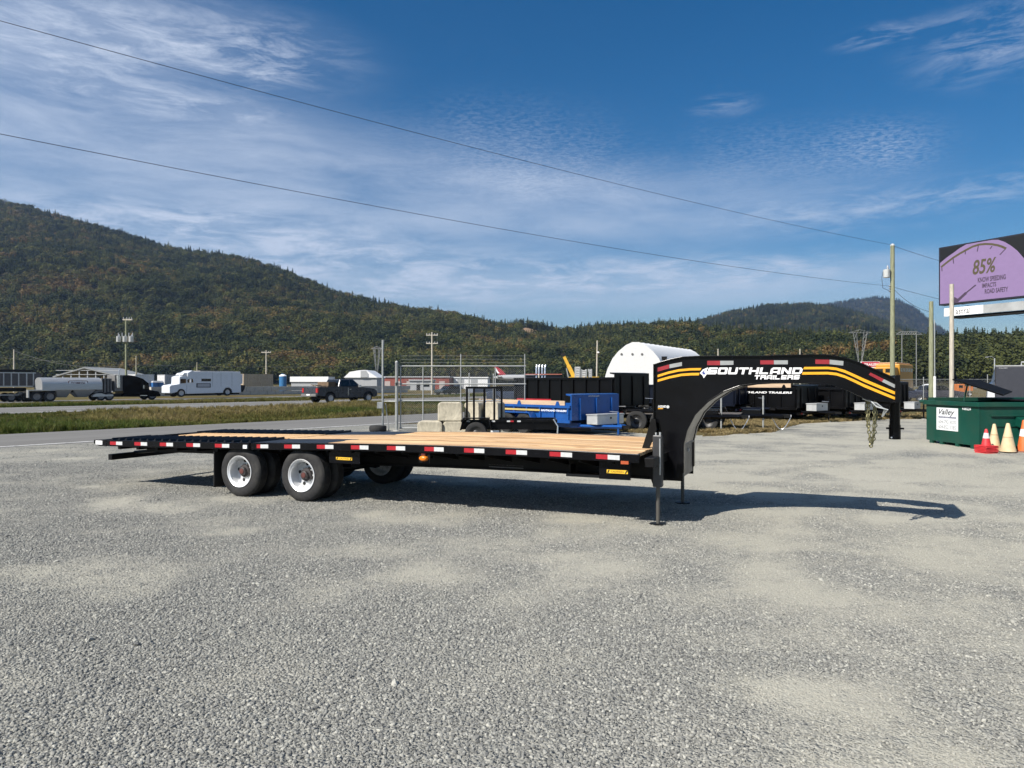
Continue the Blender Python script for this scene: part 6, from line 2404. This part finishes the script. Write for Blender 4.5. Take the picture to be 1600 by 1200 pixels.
dump_trailer('blue-black dump trailer left of the timber sided one', 1150, 31.5, R(-47), 4.2, 1.7, 0.75, 1.55, 1.62, M_blk3, 0.0, None, chest=False)
dump_trailer('black dump trailer behind the hanging chain', 1322, 31.5, R(-47), 5.0, 2.0, 0.62, 1.46, 1.58, M_blk2, 0.0)
dump_trailer('black dump trailer right of the coupler, toolbox in front', 1402, 33.0, R(-47), 4.4, 1.5, 0.62, 1.50, 1.75, M_blk2, 0.0)

for i, (px, Y, L_, W_, lab) in enumerate(((1085, 34.0, 4.6, 1.9, 'black dump trailer tucked behind the near side of the arch'), (1292, 37.5, 4.6, 1.9, 'black dump trailer in the back row left of the hanging chain'),
                                          (1368, 37.0, 4.6, 1.9, 'black dump trailer in the back row behind the coupler'), (1212, 38.0, 4.4, 1.9, 'black dump trailer in the back row above the timber sides'))):
    dump_trailer(lab, px, Y, R(-47), L_, W_, 0.7, 1.62, 1.72, M_blk2 if i % 2 else M_blk3, 0.0, None, chest=(i % 2 == 1))

dump_trailer('tall black dump trailer in front of the school bus', 1376, 46.0, R(-40), 4.4, 2.6, 0.8, 2.05, 2.15, M_blk2, 0.0, None, chest=False)

# low equipment trailers seen through the arch


def equipment_trailer(label, px, Y, rot, L, W):
    o = thing('equipment_trailer', label, 'trailer', (X(px, Y), Y, 0), rot, 'low equipment trailers under the arch')
    MB().box(-L, -0.9, 0.0, 0.10, 0.46, 0.60).build('side_beam', M_blk2, o)
    MB().box(-L, -0.9, W - 0.10, W, 0.46, 0.60).build('side_beam', M_blk2, o)
    nb = 6
    for k in range(nb):
        y0 = 0.11 + (W - 0.22) * k / nb
        MB().box(-L, -0.95, y0 + 0.005, y0 + (W - 0.22) / nb - 0.005, 0.56, 0.60).build('deck_plank', mat('grey_plank', (0.10, 0.085, 0.07), 0.8, var=0.25), o)
    for y in (0.08, W - 0.08):
        MB().tube([(-0.95, y, 0.53), (0.45, W / 2 + (y - W / 2) * 0.1, 0.53)], 0.065, 4).build('tongue_bar', M_blk2, o)
    MB().box(0.4, 0.72, W / 2 - 0.06, W / 2 + 0.06, 0.47, 0.59).build('coupler', M_dark, o)
    MB().lathe([(0.72, 0.05), (0.74, 0.05), (0.74, 0.001)], 12, 'x', (0, W / 2, 0.53)).build('coupler_face', M_letter, o)
    j = MB().tube([(-0.2, W / 2, 0.05), (-0.2, W / 2, 1.25)], 0.032, 10).build('jack', M_galv, o, smooth=True)
    MB().box(-0.30, -0.10, W / 2 - 0.1, W / 2 + 0.1, 0.03, 0.05).build('jack_foot', M_dark, j)
    pts = [(0.1 + 0.62 * k / 10.0, W / 2 - 0.12, 0.48 - 0.44 * math.sin(math.pi * k / 10.0) * 0.95) for k in range(11)]
    MB().tube(pts, 0.014, 6).build('breakaway_cable', M_chrome, o, smooth=True)
    xm = -L * 0.55
    utility_wheelset(o, (xm - 0.42, xm + 0.42), ((-0.14, -1), (W + 0.14, 1)), 0.37)
    for (a, b) in ((-0.28, -0.01), (W + 0.01, W + 0.28)):
        MB().prism([(xm - 0.95, 0.46), (xm - 0.8, 0.80), (xm + 0.8, 0.80), (xm + 0.95, 0.46), (xm + 0.92, 0.44), (xm + 0.78, 0.77), (xm - 0.78, 0.77), (xm - 0.92, 0.44)], a, b, 'y').build('fender', M_blk2, o)
    MB().box(-0.9, -0.3, W / 2 - 0.25, W / 2 + 0.25, 0.60, 0.74).build('battery_tray', M_blk2, o)
    return o


equipment_trailer('low black equipment trailer whose tongue ends at the middle of the arch', 1200, 24.6, R(-22), 4.4, 1.9)
equipment_trailer('low black equipment trailer whose tongue ends just inside the arch', 1132, 24.0, R(-22), 4.6, 1.9)

# black utility trailer with upright ramp bars
YU = 20.0
o = thing('utility_trailer', 'black utility trailer with upright ramp bars in front of the concrete blocks', 'trailer', (X(721, YU), YU, 0), R(-2))
L, W = X(870, YU) - X(721, YU), 1.5
zr = H(656, YU)
MB().box(0, L, 0, 0.05, 0.40, zr).build('side_wall', M_blk2, o)
MB().box(0, L, W - 0.05, W, 0.40, zr).build('side_wall', M_blk2, o)
MB().box(L - 0.05, L, 0.055, W - 0.055, 0.40, zr).build('front_wall', M_blk2, o)
for k in range(7):
    MB().box(0.0, L - 0.06, 0.06 + 0.197 * k, 0.06 + 0.197 * k + 0.19, 0.40, 0.44).build('deck_plank', mat('grey_plank', (0.10, 0.085, 0.07)), o)
MB().box(-0.01, L + 0.01, -0.035, -0.001, zr - 0.06, zr + 0.01).build('top_rail', M_blk2, o)
for px in (760, 796, 833, 868):
    MB().box(X(px, YU) - X(721, YU) - 0.02, X(px, YU) - X(721, YU) + 0.02, -0.03, -0.001, 0.40, zr - 0.07).build('stake', M_blk2, o)
rg = MB()
g0, g1 = X(727, YU) - X(721, YU), X(785, YU) - X(721, YU)
ztp = H(604, YU)
rp = MB().box(g0, g1, 0.10, 0.15, ztp - 0.06, ztp).build('ramp_frame', M_blk2, o)
for px in (729, 740, 756.5, 772, 783.5):
    xx = X(px, YU) - X(721, YU)
    MB().box(xx - 0.028, xx + 0.028, 0.10, 0.15, 0.45, ztp - 0.062).build('ramp_bar', M_blk2, rp)
xw = X(745, YU) - X(721, YU)
utility_wheelset(o, (xw,), ((-0.17, -1), (W + 0.17, 1)), 0.31)
MB().prism([(xw - 0.45, 0.40), (xw - 0.36, 0.74), (xw + 0.36, 0.74), (xw + 0.45, 0.40), (xw + 0.42, 0.39), (xw + 0.33, 0.71), (xw - 0.33, 0.71), (xw - 0.42, 0.39)], -0.29, -0.04, 'y').build('fender', M_blk2, o)
for px, m_ in ((732, M_white), (771, M_white), (795, M_white), (800, M_red), (811, M_white)):
    xx = X(px, YU) - X(721, YU)
    MB().box(xx - 0.05, xx + 0.05, -0.039, -0.036, zr - 0.055, zr - 0.015).build('reflector', m_, o)
MB().box(X(767, YU) - X(721, YU), X(780, YU) - X(721, YU), -0.06, -0.04, H(676, YU), H(672, YU)).build('number_plate', M_letter, o)
MB().tube([(L + 0.0, 0.2, 0.36), (L + 1.0, 0.75, 0.36)], 0.04, 4).build('tongue_bar', M_blk2, o)
MB().tube([(L + 0.0, W - 0.2, 0.36), (L + 1.0, 0.75, 0.36)], 0.04, 4).build('tongue_bar', M_blk2, o)
MB().tube([(L - 0.1, -0.05, 0.70), (L + 0.02, -0.08, 0.5), (L + 0.0, -0.06, 0.1)], 0.02, 8).build('jack', M_chrome, o, smooth=True)

# ------------------------------------------------------------------ dumpster and cones
M_green = mat('green_dumpster_paint', (0.004, 0.058, 0.040), 0.42, var=0.14, scale=1.6, spec=0.3, dirt=(0.05, 0.06, 0.04), dirt_amt=0.45)
M_lid = mat('black_plastic_lid', (0.006, 0.006, 0.006), 0.7, spec=0.1)
DX, DY = 11.86, 18.05
o = thing('dumpster', 'green steel dumpster with one black lid propped open', 'dumpster', (DX, DY, 0), R(2.0))
LD_, WD_, HD_ = 4.2, 2.15, 1.20        # along x, away, height
MB().box(0, 0.04, 0, WD_, 0.10, HD_).build('end_wall', M_green, o)
MB().box(0.045, LD_, 0, 0.04, 0.10, HD_).build('front_wall', M_green, o)
MB().box(0.045, LD_, WD_ - 0.04, WD_, 0.10, HD_).build('back_wall', M_green, o)
MB().box(LD_ - 0.04, LD_, 0.045, WD_ - 0.045, 0.10, HD_).build('end_wall', M_green, o)
MB().box(0.045, LD_ - 0.045, 0.045, WD_ - 0.045, 0.10, 0.16).build('floor', M_green, o)
MB().box(-0.05, LD_, -0.055, -0.002, HD_ - 0.10, HD_ + 0.02).build('rim', M_green, o, bevel=0.01)
MB().box(-0.055, -0.002, -0.05, WD_ + 0.10, HD_ - 0.10, HD_ + 0.02).build('rim', M_green, o, bevel=0.01)
MB().tube([(-0.03, WD_ + 0.02, HD_ - 0.02), (-0.03, WD_ + 0.22, HD_ - 0.02)], 0.05, 12).build('trunnion', M_green, o, smooth=True)
MB().box(0.06, LD_, WD_ - 0.3, WD_ + 0.02, HD_ + 0.003, HD_ + 0.10).build('hinge_rail', M_green, o)
for yy in (0.25, 0.85, 1.5, 1.95):
    MB().box(-0.002, 0.12, yy - 0.06, yy + 0.06, 0.0, 0.098).build('skid', M_green, o)
for xx in (0.6, 1.8, 3.0):
    MB().box(xx - 0.06, xx + 0.06, 0.0, 0.12, 0.0, 0.098).build('skid', M_green, o)
# fork pocket on the front
pk2 = MB().prism([(0.0, 0.62), (0.0, 0.86), (-0.22, 0.78), (-0.22, 0.56)], 0.95, 2.4, 'x').build('fork_pocket', M_green, o, bevel=0.008)
MB().box(1.05, 2.3, -0.20, -0.005, 0.30, 0.54).build('pocket_mouth', M_hole, pk2)
MB().box(0.3, LD_, -0.05, -0.002, 0.86, 0.90).build('stiffener', M_green, o)
MB().box(0.3, 0.95, -0.03, -0.002, 0.60, 0.63).build('stiffener', M_green, o)
text_on('lettering', '4-80224', M_letter, o, lambda x, y: (x, -0.224, y), 1.55, 2.15, 0.62, 0.71, 0.02)
# open lid and closed lids
MB().hexa([(0.35, 0.55, HD_ + 0.06), (1.75, -0.05, HD_ + 0.05), (1.75, 0.0, HD_ + 0.08), (0.40, 0.60, HD_ + 0.09)] + [(0, 0, 0)] * 4) if False else None
lidp = [Vector((1.33, 1.95, HD_ + 0.58)), Vector((-0.42, 0.42, HD_ + 0.585)), Vector((0.84, 0.28, HD_ + 0.17)), Vector((2.34, 1.95, HD_ + 0.24))]
n_ = (lidp[1] - lidp[0]).cross(lidp[3] - lidp[0]).normalized() * 0.035
if n_.z < 0:
    n_ = -n_
MB().hexa([tuple(p) for p in lidp] + [tuple(p + n_) for p in lidp]).build('open_lid', M_lid, o, bevel=0.01)
MB().box(1.66, LD_ - 0.05, 0.05, WD_ - 0.35, HD_ + 0.025, HD_ + 0.06).build('closed_lid', M_lid, o, bevel=0.01)
MB().tube([(1.62, -0.06, HD_ + 0.12), (1.50, -0.07, HD_ - 0.10), (1.30, -0.09, HD_ - 0.32)], 0.035, 8).build('lid_arm', M_green, o)
MB().tube([(0.35, WD_ * 0.5, HD_ + 0.02), (0.45, WD_ * 0.5, HD_ + 0.46)], 0.02, 6).build('lid_prop', M_green, o)
# sign on the left end
FY = lambda y: WD_ - y           # the sign reads from the far edge towards the near corner
sg = MB().box(-0.012, -0.002, FY(1.36), FY(0.47), 0.42, 1.03).build('sign_panel', M_letter, o)
M_ink = mat('dark_ink', (0.035, 0.04, 0.05), 0.6)
end = lambda u, z: (-0.016, FY(u), z)
text_on('lettering', 'Valley', M_ink, sg, end, 0.58, 1.24, 0.80, 1.00, 0.012, 0.35)
mb = MB()
mb.add([end(0.56, 0.755), end(1.29, 0.755), end(1.29, 0.795), end(0.56, 0.795)], [(0, 1, 2, 3)])
bn_ = mb.build('banner', mat('navy_band', (0.04, 0.045, 0.11), 0.6), sg)
text_on('lettering', 'WASTE & RECYCLING', M_letter, bn_, lambda u, z: (-0.018, FY(u), z), 0.60, 1.25, 0.764, 0.786, 0.01)
M_faint = mat('faded_grey_print', (0.30, 0.31, 0.32), 0.7)
text_on('lettering', '604-792-9070', M_faint, sg, end, 0.56, 1.29, 0.60, 0.70, 0.006)
text_on('lettering', '604-852-3285', M_faint, sg, end, 0.56, 1.29, 0.46, 0.56, 0.006)
text_on('lettering', '4-80224', M_letter, o, lambda u, z: (-0.004, FY(u), z), 1.52, 1.86, 1.00, 1.07, 0.02)


def cone(label, px, py, Y, h, r, m, bands, base_m, base=0.2, lean=0.0, group='traffic cones in front of the dumpster'):
    o = thing('traffic_cone', label, 'cone', (X(px, Y), Y, 0.012), random.uniform(0, 1.0), group)
    rt = r * 0.20
    f = lambda z: r + (rt - r) * (z - 0.04) / (h - 0.04)
    c_ = MB().lathe([(0.04, r), (h - 0.02, rt + 0.004), (h, rt * 0.8), (h - 0.01, rt * 0.5), (h - 0.08, rt * 0.45)], 24, 'z').build('cone', m, o, smooth=True)
    for (a, b, mm) in bands:
        MB().lathe([(a * h, f(a * h) + 0.004), (b * h, f(b * h) + 0.004)], 24, 'z').build('reflective_band', mm, c_, smooth=True)
    if base:
        MB().box(-base, base, -base, base, 0.0, 0.038).build('base', base_m, o, bevel=0.012)
    c_.rotation_euler = (lean, 0, 0)
    return o


M_cred = mat('red_cone_plastic', (0.55, 0.025, 0.030), 0.55, var=0.15, scale=9, dirt=(0.30, 0.12, 0.10), dirt_amt=0.4)
M_cfade = mat('sun_bleached_cone', (0.60, 0.46, 0.27), 0.7, var=0.18, scale=4, dirt=(0.52, 0.44, 0.33), dirt_amt=0.6)
M_corg = mat('orange_cone_plastic', (0.68, 0.13, 0.025), 0.55, var=0.12)
YC = 17.15
o = cone('short red cone with a white band, standing on stacked red bases', 1541, 0, YC, H(671, YC), 0.135, M_cred, [(0.62, 0.84, M_white)], M_cred, 0.17)
for k in range(5):
    b_ = MB().box(-0.18, 0.18, -0.18, 0.18, 0.04 + 0.032 * k, 0.066 + 0.032 * k).build('stacked_base', M_cred, o, bevel=0.01)
    b_.rotation_euler = (0, 0, random.uniform(-0.15, 0.15))
cone('tall faded yellow cone just behind the red one', 1553.5, 0, 17.5, H(663, 17.5), 0.15, M_cfade, [(0.60, 0.63, mat('cone_seam', (0.42, 0.30, 0.17), 0.7))], M_corg, 0.0)
cone('tall faded yellow cone standing alone right of the red one', 1575, 0, 17.2, H(662, 17.2), 0.175, M_cfade, [(0.52, 0.55, mat('cone_seam', (0.42, 0.30, 0.17)))], M_corg, 0.0)
cone('orange cone with a white band cut off by the right edge', 1600, 0, 17.4, H(657, 17.4), 0.15, M_corg, [(0.50, 0.72, M_letter)], mat('cone_base_rubber', (0.20, 0.09, 0.06), 0.8), 0.24)

# ------------------------------------------------------------------ billboard
YL, YR = 53.0, 47.7
PL, PR = Vector((X(1467, YL), YL)), Vector((X(1600, YR), YR))
bd = (PR - PL)
bl_ = bd.length
bd.normalize()
rz = math.atan2(bd.y, bd.x)
bb = thing('billboard', 'roadside LED billboard with purple speed gauge and white strip below', 'billboard', (PL.x, PL.y, 0), rz)
BL = 12.5
z0b, z1b = H(478.5, YL), H(388.5, YL)
zt_r, zb_r = H(362.5, YR), H(463, YR)


def bp(px, py):
    """point of the billboard face seen at a pixel: distance along, height"""
    t = (px - 800) / F
    s = (PL.y * t - PL.x) / (bd.x - bd.y * t)
    Y = PL.y + bd.y * s
    return s, H(py, Y)


M_scr_black = mat('led_screen_black', (0.006, 0.006, 0.007), 0.5)
M_frame = mat('billboard_frame', (0.016, 0.017, 0.028), 0.5)


def screen_mat(name, col, e):
    m = bpy.data.materials.new(name)
    m.use_nodes = True
    t = NT(m.node_tree)
    out = t.add('ShaderNodeOutputMaterial')
    b = t.add('ShaderNodeBsdfPrincipled')
    tc = t.add('ShaderNodeTexCoord')
    n = t.noise(t.mapping(tc.outputs['Object'], scale=(1.2, 1, 1.6)), 2.0, 3, 0.6)
    sv = tuple(k * 0.92 for k in col) + (1,)
    c = t.ramp(n, [(0.3, sv), (0.7, (*col, 1))])
    b.inputs['Base Color'].default_value = (0.02, 0.02, 0.02, 1)
    t.link(c, b.inputs['Emission Color'])
    b.inputs['Emission Strength'].default_value = e
    b.inputs['Roughness'].default_value = 0.5
    t.link(b.outputs[0], out.inputs[0])
    return m


ES = 0.66
M_purple = screen_mat('screen_purple', (0.40, 0.26, 0.52), ES)
M_olive = screen_mat('screen_olive', (0.115, 0.085, 0.025), ES)
M_plum = screen_mat('screen_plum', (0.075, 0.035, 0.085), ES)
zt0 = (z1b + zt_r) / 2
zb0 = (z0b + zb_r) / 2
cab_ = MB().box(0, BL, 0, 0.7, zb0, zt0).build('screen_cabinet', M_frame, bb)
inset = 0.10
MB().box(inset, BL - inset, -0.012, -0.002, zb0 + inset, zt0 - inset).build('screen', M_scr_black, bb)
# the gauge face: a purple half disc; everything drawn on it is flat picture
arcp = [(1469, 411), (1480, 402), (1490, 395), (1500, 387.5), (1510, 381.5), (1520, 377.5), (1530, 374.8), (1540, 373.2), (1550, 373), (1560, 374.6), (1570, 378), (1580, 384), (1590, 392), (1600, 403.5), (1610, 418), (1618, 440), (1622, 468)]
poly = []
for px, py in arcp:
    s, z = bp(px, py)
    poly.append((max(s, inset), min(max(z, zb0 + inset), zt0 - inset)))
poly.append((poly[-1][0], zb0 + inset))
poly.append((inset, zb0 + inset))
MB().prism(poly, -0.018, -0.013, 'y').build('gauge_face', M_purple, bb)


def draw(name, pts, m, lift=0.0, th=None):
    q = [bp(a, b) for a, b in pts]
    mb = MB()
    mb.add([(s, -0.022 - lift, z) for s, z in q], [tuple(range(len(q)))])
    return mb.build(name, m, bb)


def drawband(name, pts, w, m):
    q = [Vector(bp(a, b)) for a, b in pts]
    vs = []
    for i, p in enumerate(q):
        d = (q[min(i + 1, len(q) - 1)] - q[max(i - 1, 0)]).normalized()
        nn = Vector((-d.y, d.x)) * w / 2
        vs += [(p.x + nn.x, -0.022, p.y + nn.y), (p.x - nn.x, -0.022, p.y - nn.y)]
    MB().add(vs, [(2 * i, 2 * i + 1, 2 * i + 3, 2 * i + 2) for i in range(len(q) - 1)]).build(name, m, bb)


Z8 = lambda L: [(1460 + a / 8.0, 350 + b / 8.0) for a, b in L]
drawband('gauge_arc', Z8([(85, 540), (160, 480), (240, 420), (320, 370), (400, 325), (480, 283), (560, 258), (640, 250), (720, 253), (800, 268), (850, 285), (900, 308)]), 0.15, M_olive)
for a, b in (((95, 545), (98, 590)), ((236, 425), (242, 495)), ((390, 330), (388, 380)), ((552, 270), (538, 345)), ((725, 275), (697, 312)), ((890, 312), (820, 385))):
    drawband('gauge_tick', Z8([a, b]), 0.07, M_plum)
drawband('gauge_needle', Z8([(285, 965), (400, 860)]), 0.20, M_plum)
drawband('gauge_needle', Z8([(400, 860), (520, 762)]), 0.10, M_plum)
draw('needle_hub', Z8([(235, 985), (300, 990), (305, 940), (260, 915), (235, 920)]), M_plum, 0.002)


def bbtext(s, x0, x1, y0, y1, m, bold, shear=0.0):
    a, za = bp(*Z8([(x0, y1)])[0])
    b, zb = bp(*Z8([(x1, y0)])[0])
    za0 = bp(*Z8([(x0, y0)])[0])[1]
    h = abs(za0 - za)
    text_on('screen_text', s, m, bb, lambda x, y: (x, -0.024, y), a, b, za, za + h, bold, shear)


bbtext('85%', 480, 775, 455, 640, M_olive, 0.022, 0.2)
bbtext('KNOW SPEEDING', 545, 895, 672, 735, M_plum, 0.035)
bbtext('IMPACTS', 598, 775, 745, 802, M_plum, 0.035)
bbtext('ROAD SAFETY', 632, 925, 815, 875, M_plum, 0.035)
# the white strip below and the structure
sA, zA = bp(1474, 482)
sA2, zA2 = bp(1474, 494.5)
sB, zB = bp(1535, 478)
MB().box(sA, sB, 0.08, 0.20, zA2, zA).build('name_strip', M_letter, bb)
MB().box(sB + 0.004, BL, 0.10, 0.20, zA2, zA).build('catwalk_panel', mat('grey_catwalk', (0.33, 0.34, 0.34), 0.6, var=0.2, scale=0.8), bb)
MB().box(sA + 0.5, BL, 0.25, 1.2, zA2 - 0.18, zA2 - 0.01).build('catwalk', M_under, bb)
a, za = bp(1492, 489.8)
b, zb = bp(1515, 481.8)
text_on('lettering', 'astral', mat('charcoal_letters', (0.07, 0.07, 0.075), 0.6), bb, lambda x, y: (x, 0.077, y), a, b, zA2 + 0.10, zA2 + 0.52, 0.008, 0.0, 1.08)
MB().tube([(BL * 0.62, 0.9, 0), (BL * 0.62, 0.9, zb0 + 1.0)], 0.45, 20).build('column', M_steelgrey, bb, smooth=True)
MB().box(0.6, BL - 0.6, 0.71, 0.95, zb0 + 0.6, zb0 + 0.9).build('back_beam', M_steelgrey, bb)

# ------------------------------------------------------------------ right background: trailer, bus, van, sign
Y = 40.0
M_cargo = mat('charcoal_cargo_trailer', (0.035, 0.037, 0.048), 0.4, var=0.08)
x0, x1 = X(1556, Y), X(1690, Y)
o = thing('cargo_trailer', 'charcoal enclosed cargo trailer behind the dumpster', 'trailer', (x0, Y, 0), R(-33))
MB().box(0, x1 - x0, 0, 2.3, 0.48, H(572.5, Y)).build('box_body', M_cargo, o, bevel=0.04)
MB().box(-0.01, x1 - x0 + 0.01, -0.012, 2.3, H(572.4, Y), H(571, Y)).build('roof_trim', M_contg, o)
MB().box(0.05, x1 - x0, -0.015, -0.001, 0.50, 0.56).build('bottom_trim', M_under, o)
text_on('lettering', 'ROYAL CARGO', M_contg, o, lambda x, y: (x, -0.016, y), X(1560, Y) - x0, X(1571, Y) - x0, H(576, Y), H(574.5, Y), 0.02)
MB().box(0.2, x1 - x0 - 0.2, 0.2, 2.1, 0.32, 0.47).build('chassis', M_under, o)
utility_wheelset(o, (2.2, 3.0), ((-0.02, -1), (2.3, 1)), 0.33)
MB().tube([(1.2, 0.6, H(571, Y)), (1.2, 0.6, H(566, Y)), (2.0, 0.6, H(566, Y))], 0.04, 6).build('roof_vent', M_contg, o)

Y = 75.0
x0, x1 = X(1401, Y), X(1401, Y) + 7.0
o = thing('school_bus', 'yellow school bus behind the tall pole', 'bus', (x0, Y, 0), R(48))
ln = x1 - x0
zr_ = H(568, Y)
MB().box(1.25, ln, 0, 2.4, 0.6, zr_).build('bus_body', mat('school_bus_yellow', (0.50, 0.24, 0.020), 0.5), o, bevel=0.12)
MB().box(0.0, 1.24, 0.15, 2.25, 0.6, H(573.5, Y)).build('cab', mat('school_bus_yellow', (0.66, 0.33, 0.025)), o, bevel=0.08)
MB().box(1.3, ln - 0.1, 0.3, 2.1, zr_ + 0.002, zr_ + 0.16).build('roof', mat('pale_bus_roof', (0.52, 0.30, 0.15), 0.6), o, bevel=0.05)
for (a_, b_) in ((0.32, 1.08), (1.32, 2.08)):
    MB().box(-0.014, -0.001, a_, b_, H(582, Y), H(576, Y)).build('windscreen', M_glass, o)
for k in range(5):
    MB().box(1.5 + 0.34 * k * (ln - 1.6) / 1.7, 1.5 + (0.34 * k + 0.27) * (ln - 1.6) / 1.7, -0.012, -0.001, H(580.5, Y), H(574.5, Y)).build('window', M_glass, o)
MB().box(1.3, ln, -0.01, -0.001, 1.05, 1.12).build('black_band', M_under, o)
for xx in (1.0, ln - 0.9):
    wheel(o, xx, 0.12, 0.48, 0.28, -1)
    wheel(o, xx, 2.28, 0.48, 0.28, 1)

Y = 80.0
x0 = X(1430, Y)
o = thing('delivery_van', 'white van parked right of the school bus', 'van', (x0, Y, 0), R(-25))
ln = X(1452, Y) - x0
MB().prism([(0, 0.35), (0, 0.85), (0.55, 1.1), (0.95, 1.55), (ln, 1.6), (ln, 0.35)], 0, 1.8, 'y').build('body', M_wpaint, o, bevel=0.06)
MB().prism([(0.62, 1.08), (0.95, 1.45), (1.3, 1.45), (1.3, 1.08)], -0.012, 0.0, 'y').build('side_window', M_glass, o)
MB().box(0.01, 0.3, -0.005, 0.25, 0.62, 0.78).build('head_lamp', M_chrome, o)
for xx in (0.4, ln - 0.35):
    wheel(o, xx, 0.1, 0.31, 0.2, -1)
    wheel(o, xx, 1.7, 0.31, 0.2, 1)

Y = 78.0
x0, x1 = X(1346, Y), X(1375, Y)
o = thing('dealer_sign', 'red and white sign board peeking over the gooseneck', 'sign', (x0, Y, 0))
MB().box(0, x1 - x0, 0, 0.2, H(590, Y), H(565, Y)).build('board', M_letter, o)
MB().box(0.02, x1 - x0 - 0.02, -0.01, -0.001, H(573, Y), H(565.5, Y)).build('red_panel', mat('sign_red', (0.50, 0.03, 0.06), 0.5), o)
text_on('lettering', 'TRAILERS', M_letter, o, lambda x, y: (x, -0.014, y), 0.3, x1 - x0 - 0.15, H(571.5, Y), H(567.5, Y), 0.03)
MB().box(0.02, x1 - x0 - 0.02, -0.01, -0.001, H(577, Y), H(575, Y)).build('red_line', mat('sign_red', (0.50, 0.03, 0.06)), o)
for xx in (0.2, x1 - x0 - 0.2):
    MB().tube([(xx, 0.1, 0), (xx, 0.1, H(590, Y) - 0.005)], 0.07, 8).build('leg', M_steelgrey, o)

Y = 90.0
x0 = X(1497, Y)
o = thing('dump_lorry', 'small orange works truck far behind the dumpster', 'truck', (x0, Y, 0))
MB().box(0, 0.9, 0, 1.8, 0.5, 1.55).build('cab', mat('works_orange', (0.50, 0.15, 0.03), 0.5), o, bevel=0.08)
MB().box(0.95, 1.9, 0, 1.8, 0.7, 1.25).build('load_bed', mat('works_orange', (0.5, 0.15, 0.03)), o)
MB().box(0.1, 0.6, -0.012, -0.001, 1.05, 1.4).build('window', M_glass, o)
for xx in (0.45, 1.5):
    wheel(o, xx, 0.1, 0.3, 0.2, -1)
    wheel(o, xx, 1.7, 0.3, 0.2, 1)

Y = 55.0
x0 = X(1543, Y)
o = thing('white_lorry', 'white lorry cab half hidden behind the charcoal cargo trailer', 'truck', (x0, Y, 0), R(-32))
MB().prism([(0, 0.5), (0, 1.6), (0.3, 1.75), (0.55, H(572.5, Y)), (2.4, H(572, Y)), (2.4, 0.5)], 0, 2.2, 'y').build('cab', M_wpaint, o, bevel=0.08)
MB().prism([(0.42, 1.8), (0.62, 2.5), (1.2, 2.5), (1.2, 1.8)], -0.012, 0.0, 'y').build('side_window', M_glass, o)
MB().box(2.45, 7, 0, 2.3, 0.9, H(573.5, Y)).build('box_body', M_wpaint, o)
MB().box(-0.03, 0.1, 0.1, 2.1, 0.55, 0.8).build('bumper', M_contg, o)
for xx in (0.8, 5.5):
    wheel(o, xx, 0.12, 0.45, 0.25, -1)
    wheel(o, xx, 2.08, 0.45, 0.25, 1)

# dark parked cars in a row beyond the fence
for i, (px, Y, lab, m) in enumerate(((1415, 66, 'dark blue car parked in front of the school bus', mat('navy_car', (0.02, 0.025, 0.05), 0.3)), (1473, 70, 'dark grey car parked between the shorter pole and the bleached post', mat('grey_car', (0.05, 0.05, 0.065), 0.3)),
                                     (800, 62, 'blue-grey car parked beyond the gate beside the slate container', mat('blue_car', (0.05, 0.065, 0.10), 0.3)))):
    o = thing('parked_car', lab, 'car', (X(px, Y), Y, 0), R(3), 'parked cars')
    MB().prism([(-2.2, 0.3), (-2.25, 0.85), (-2.0, 0.95), (1.3, 0.95), (2.2, 0.8), (2.25, 0.3)], 0, 1.75, 'y').build('body', m, o, bevel=0.06)
    MB().prism([(-1.7, 0.95), (-1.3, 1.42), (0.3, 1.42), (1.1, 0.95)], 0.12, 1.63, 'y').build('cabin', M_glass, o, bevel=0.05)
    for xx in (-1.35, 1.35):
        wheel(o, xx, 0.08, 0.31, 0.2, -1)
        wheel(o, xx, 1.67, 0.31, 0.2, 1)
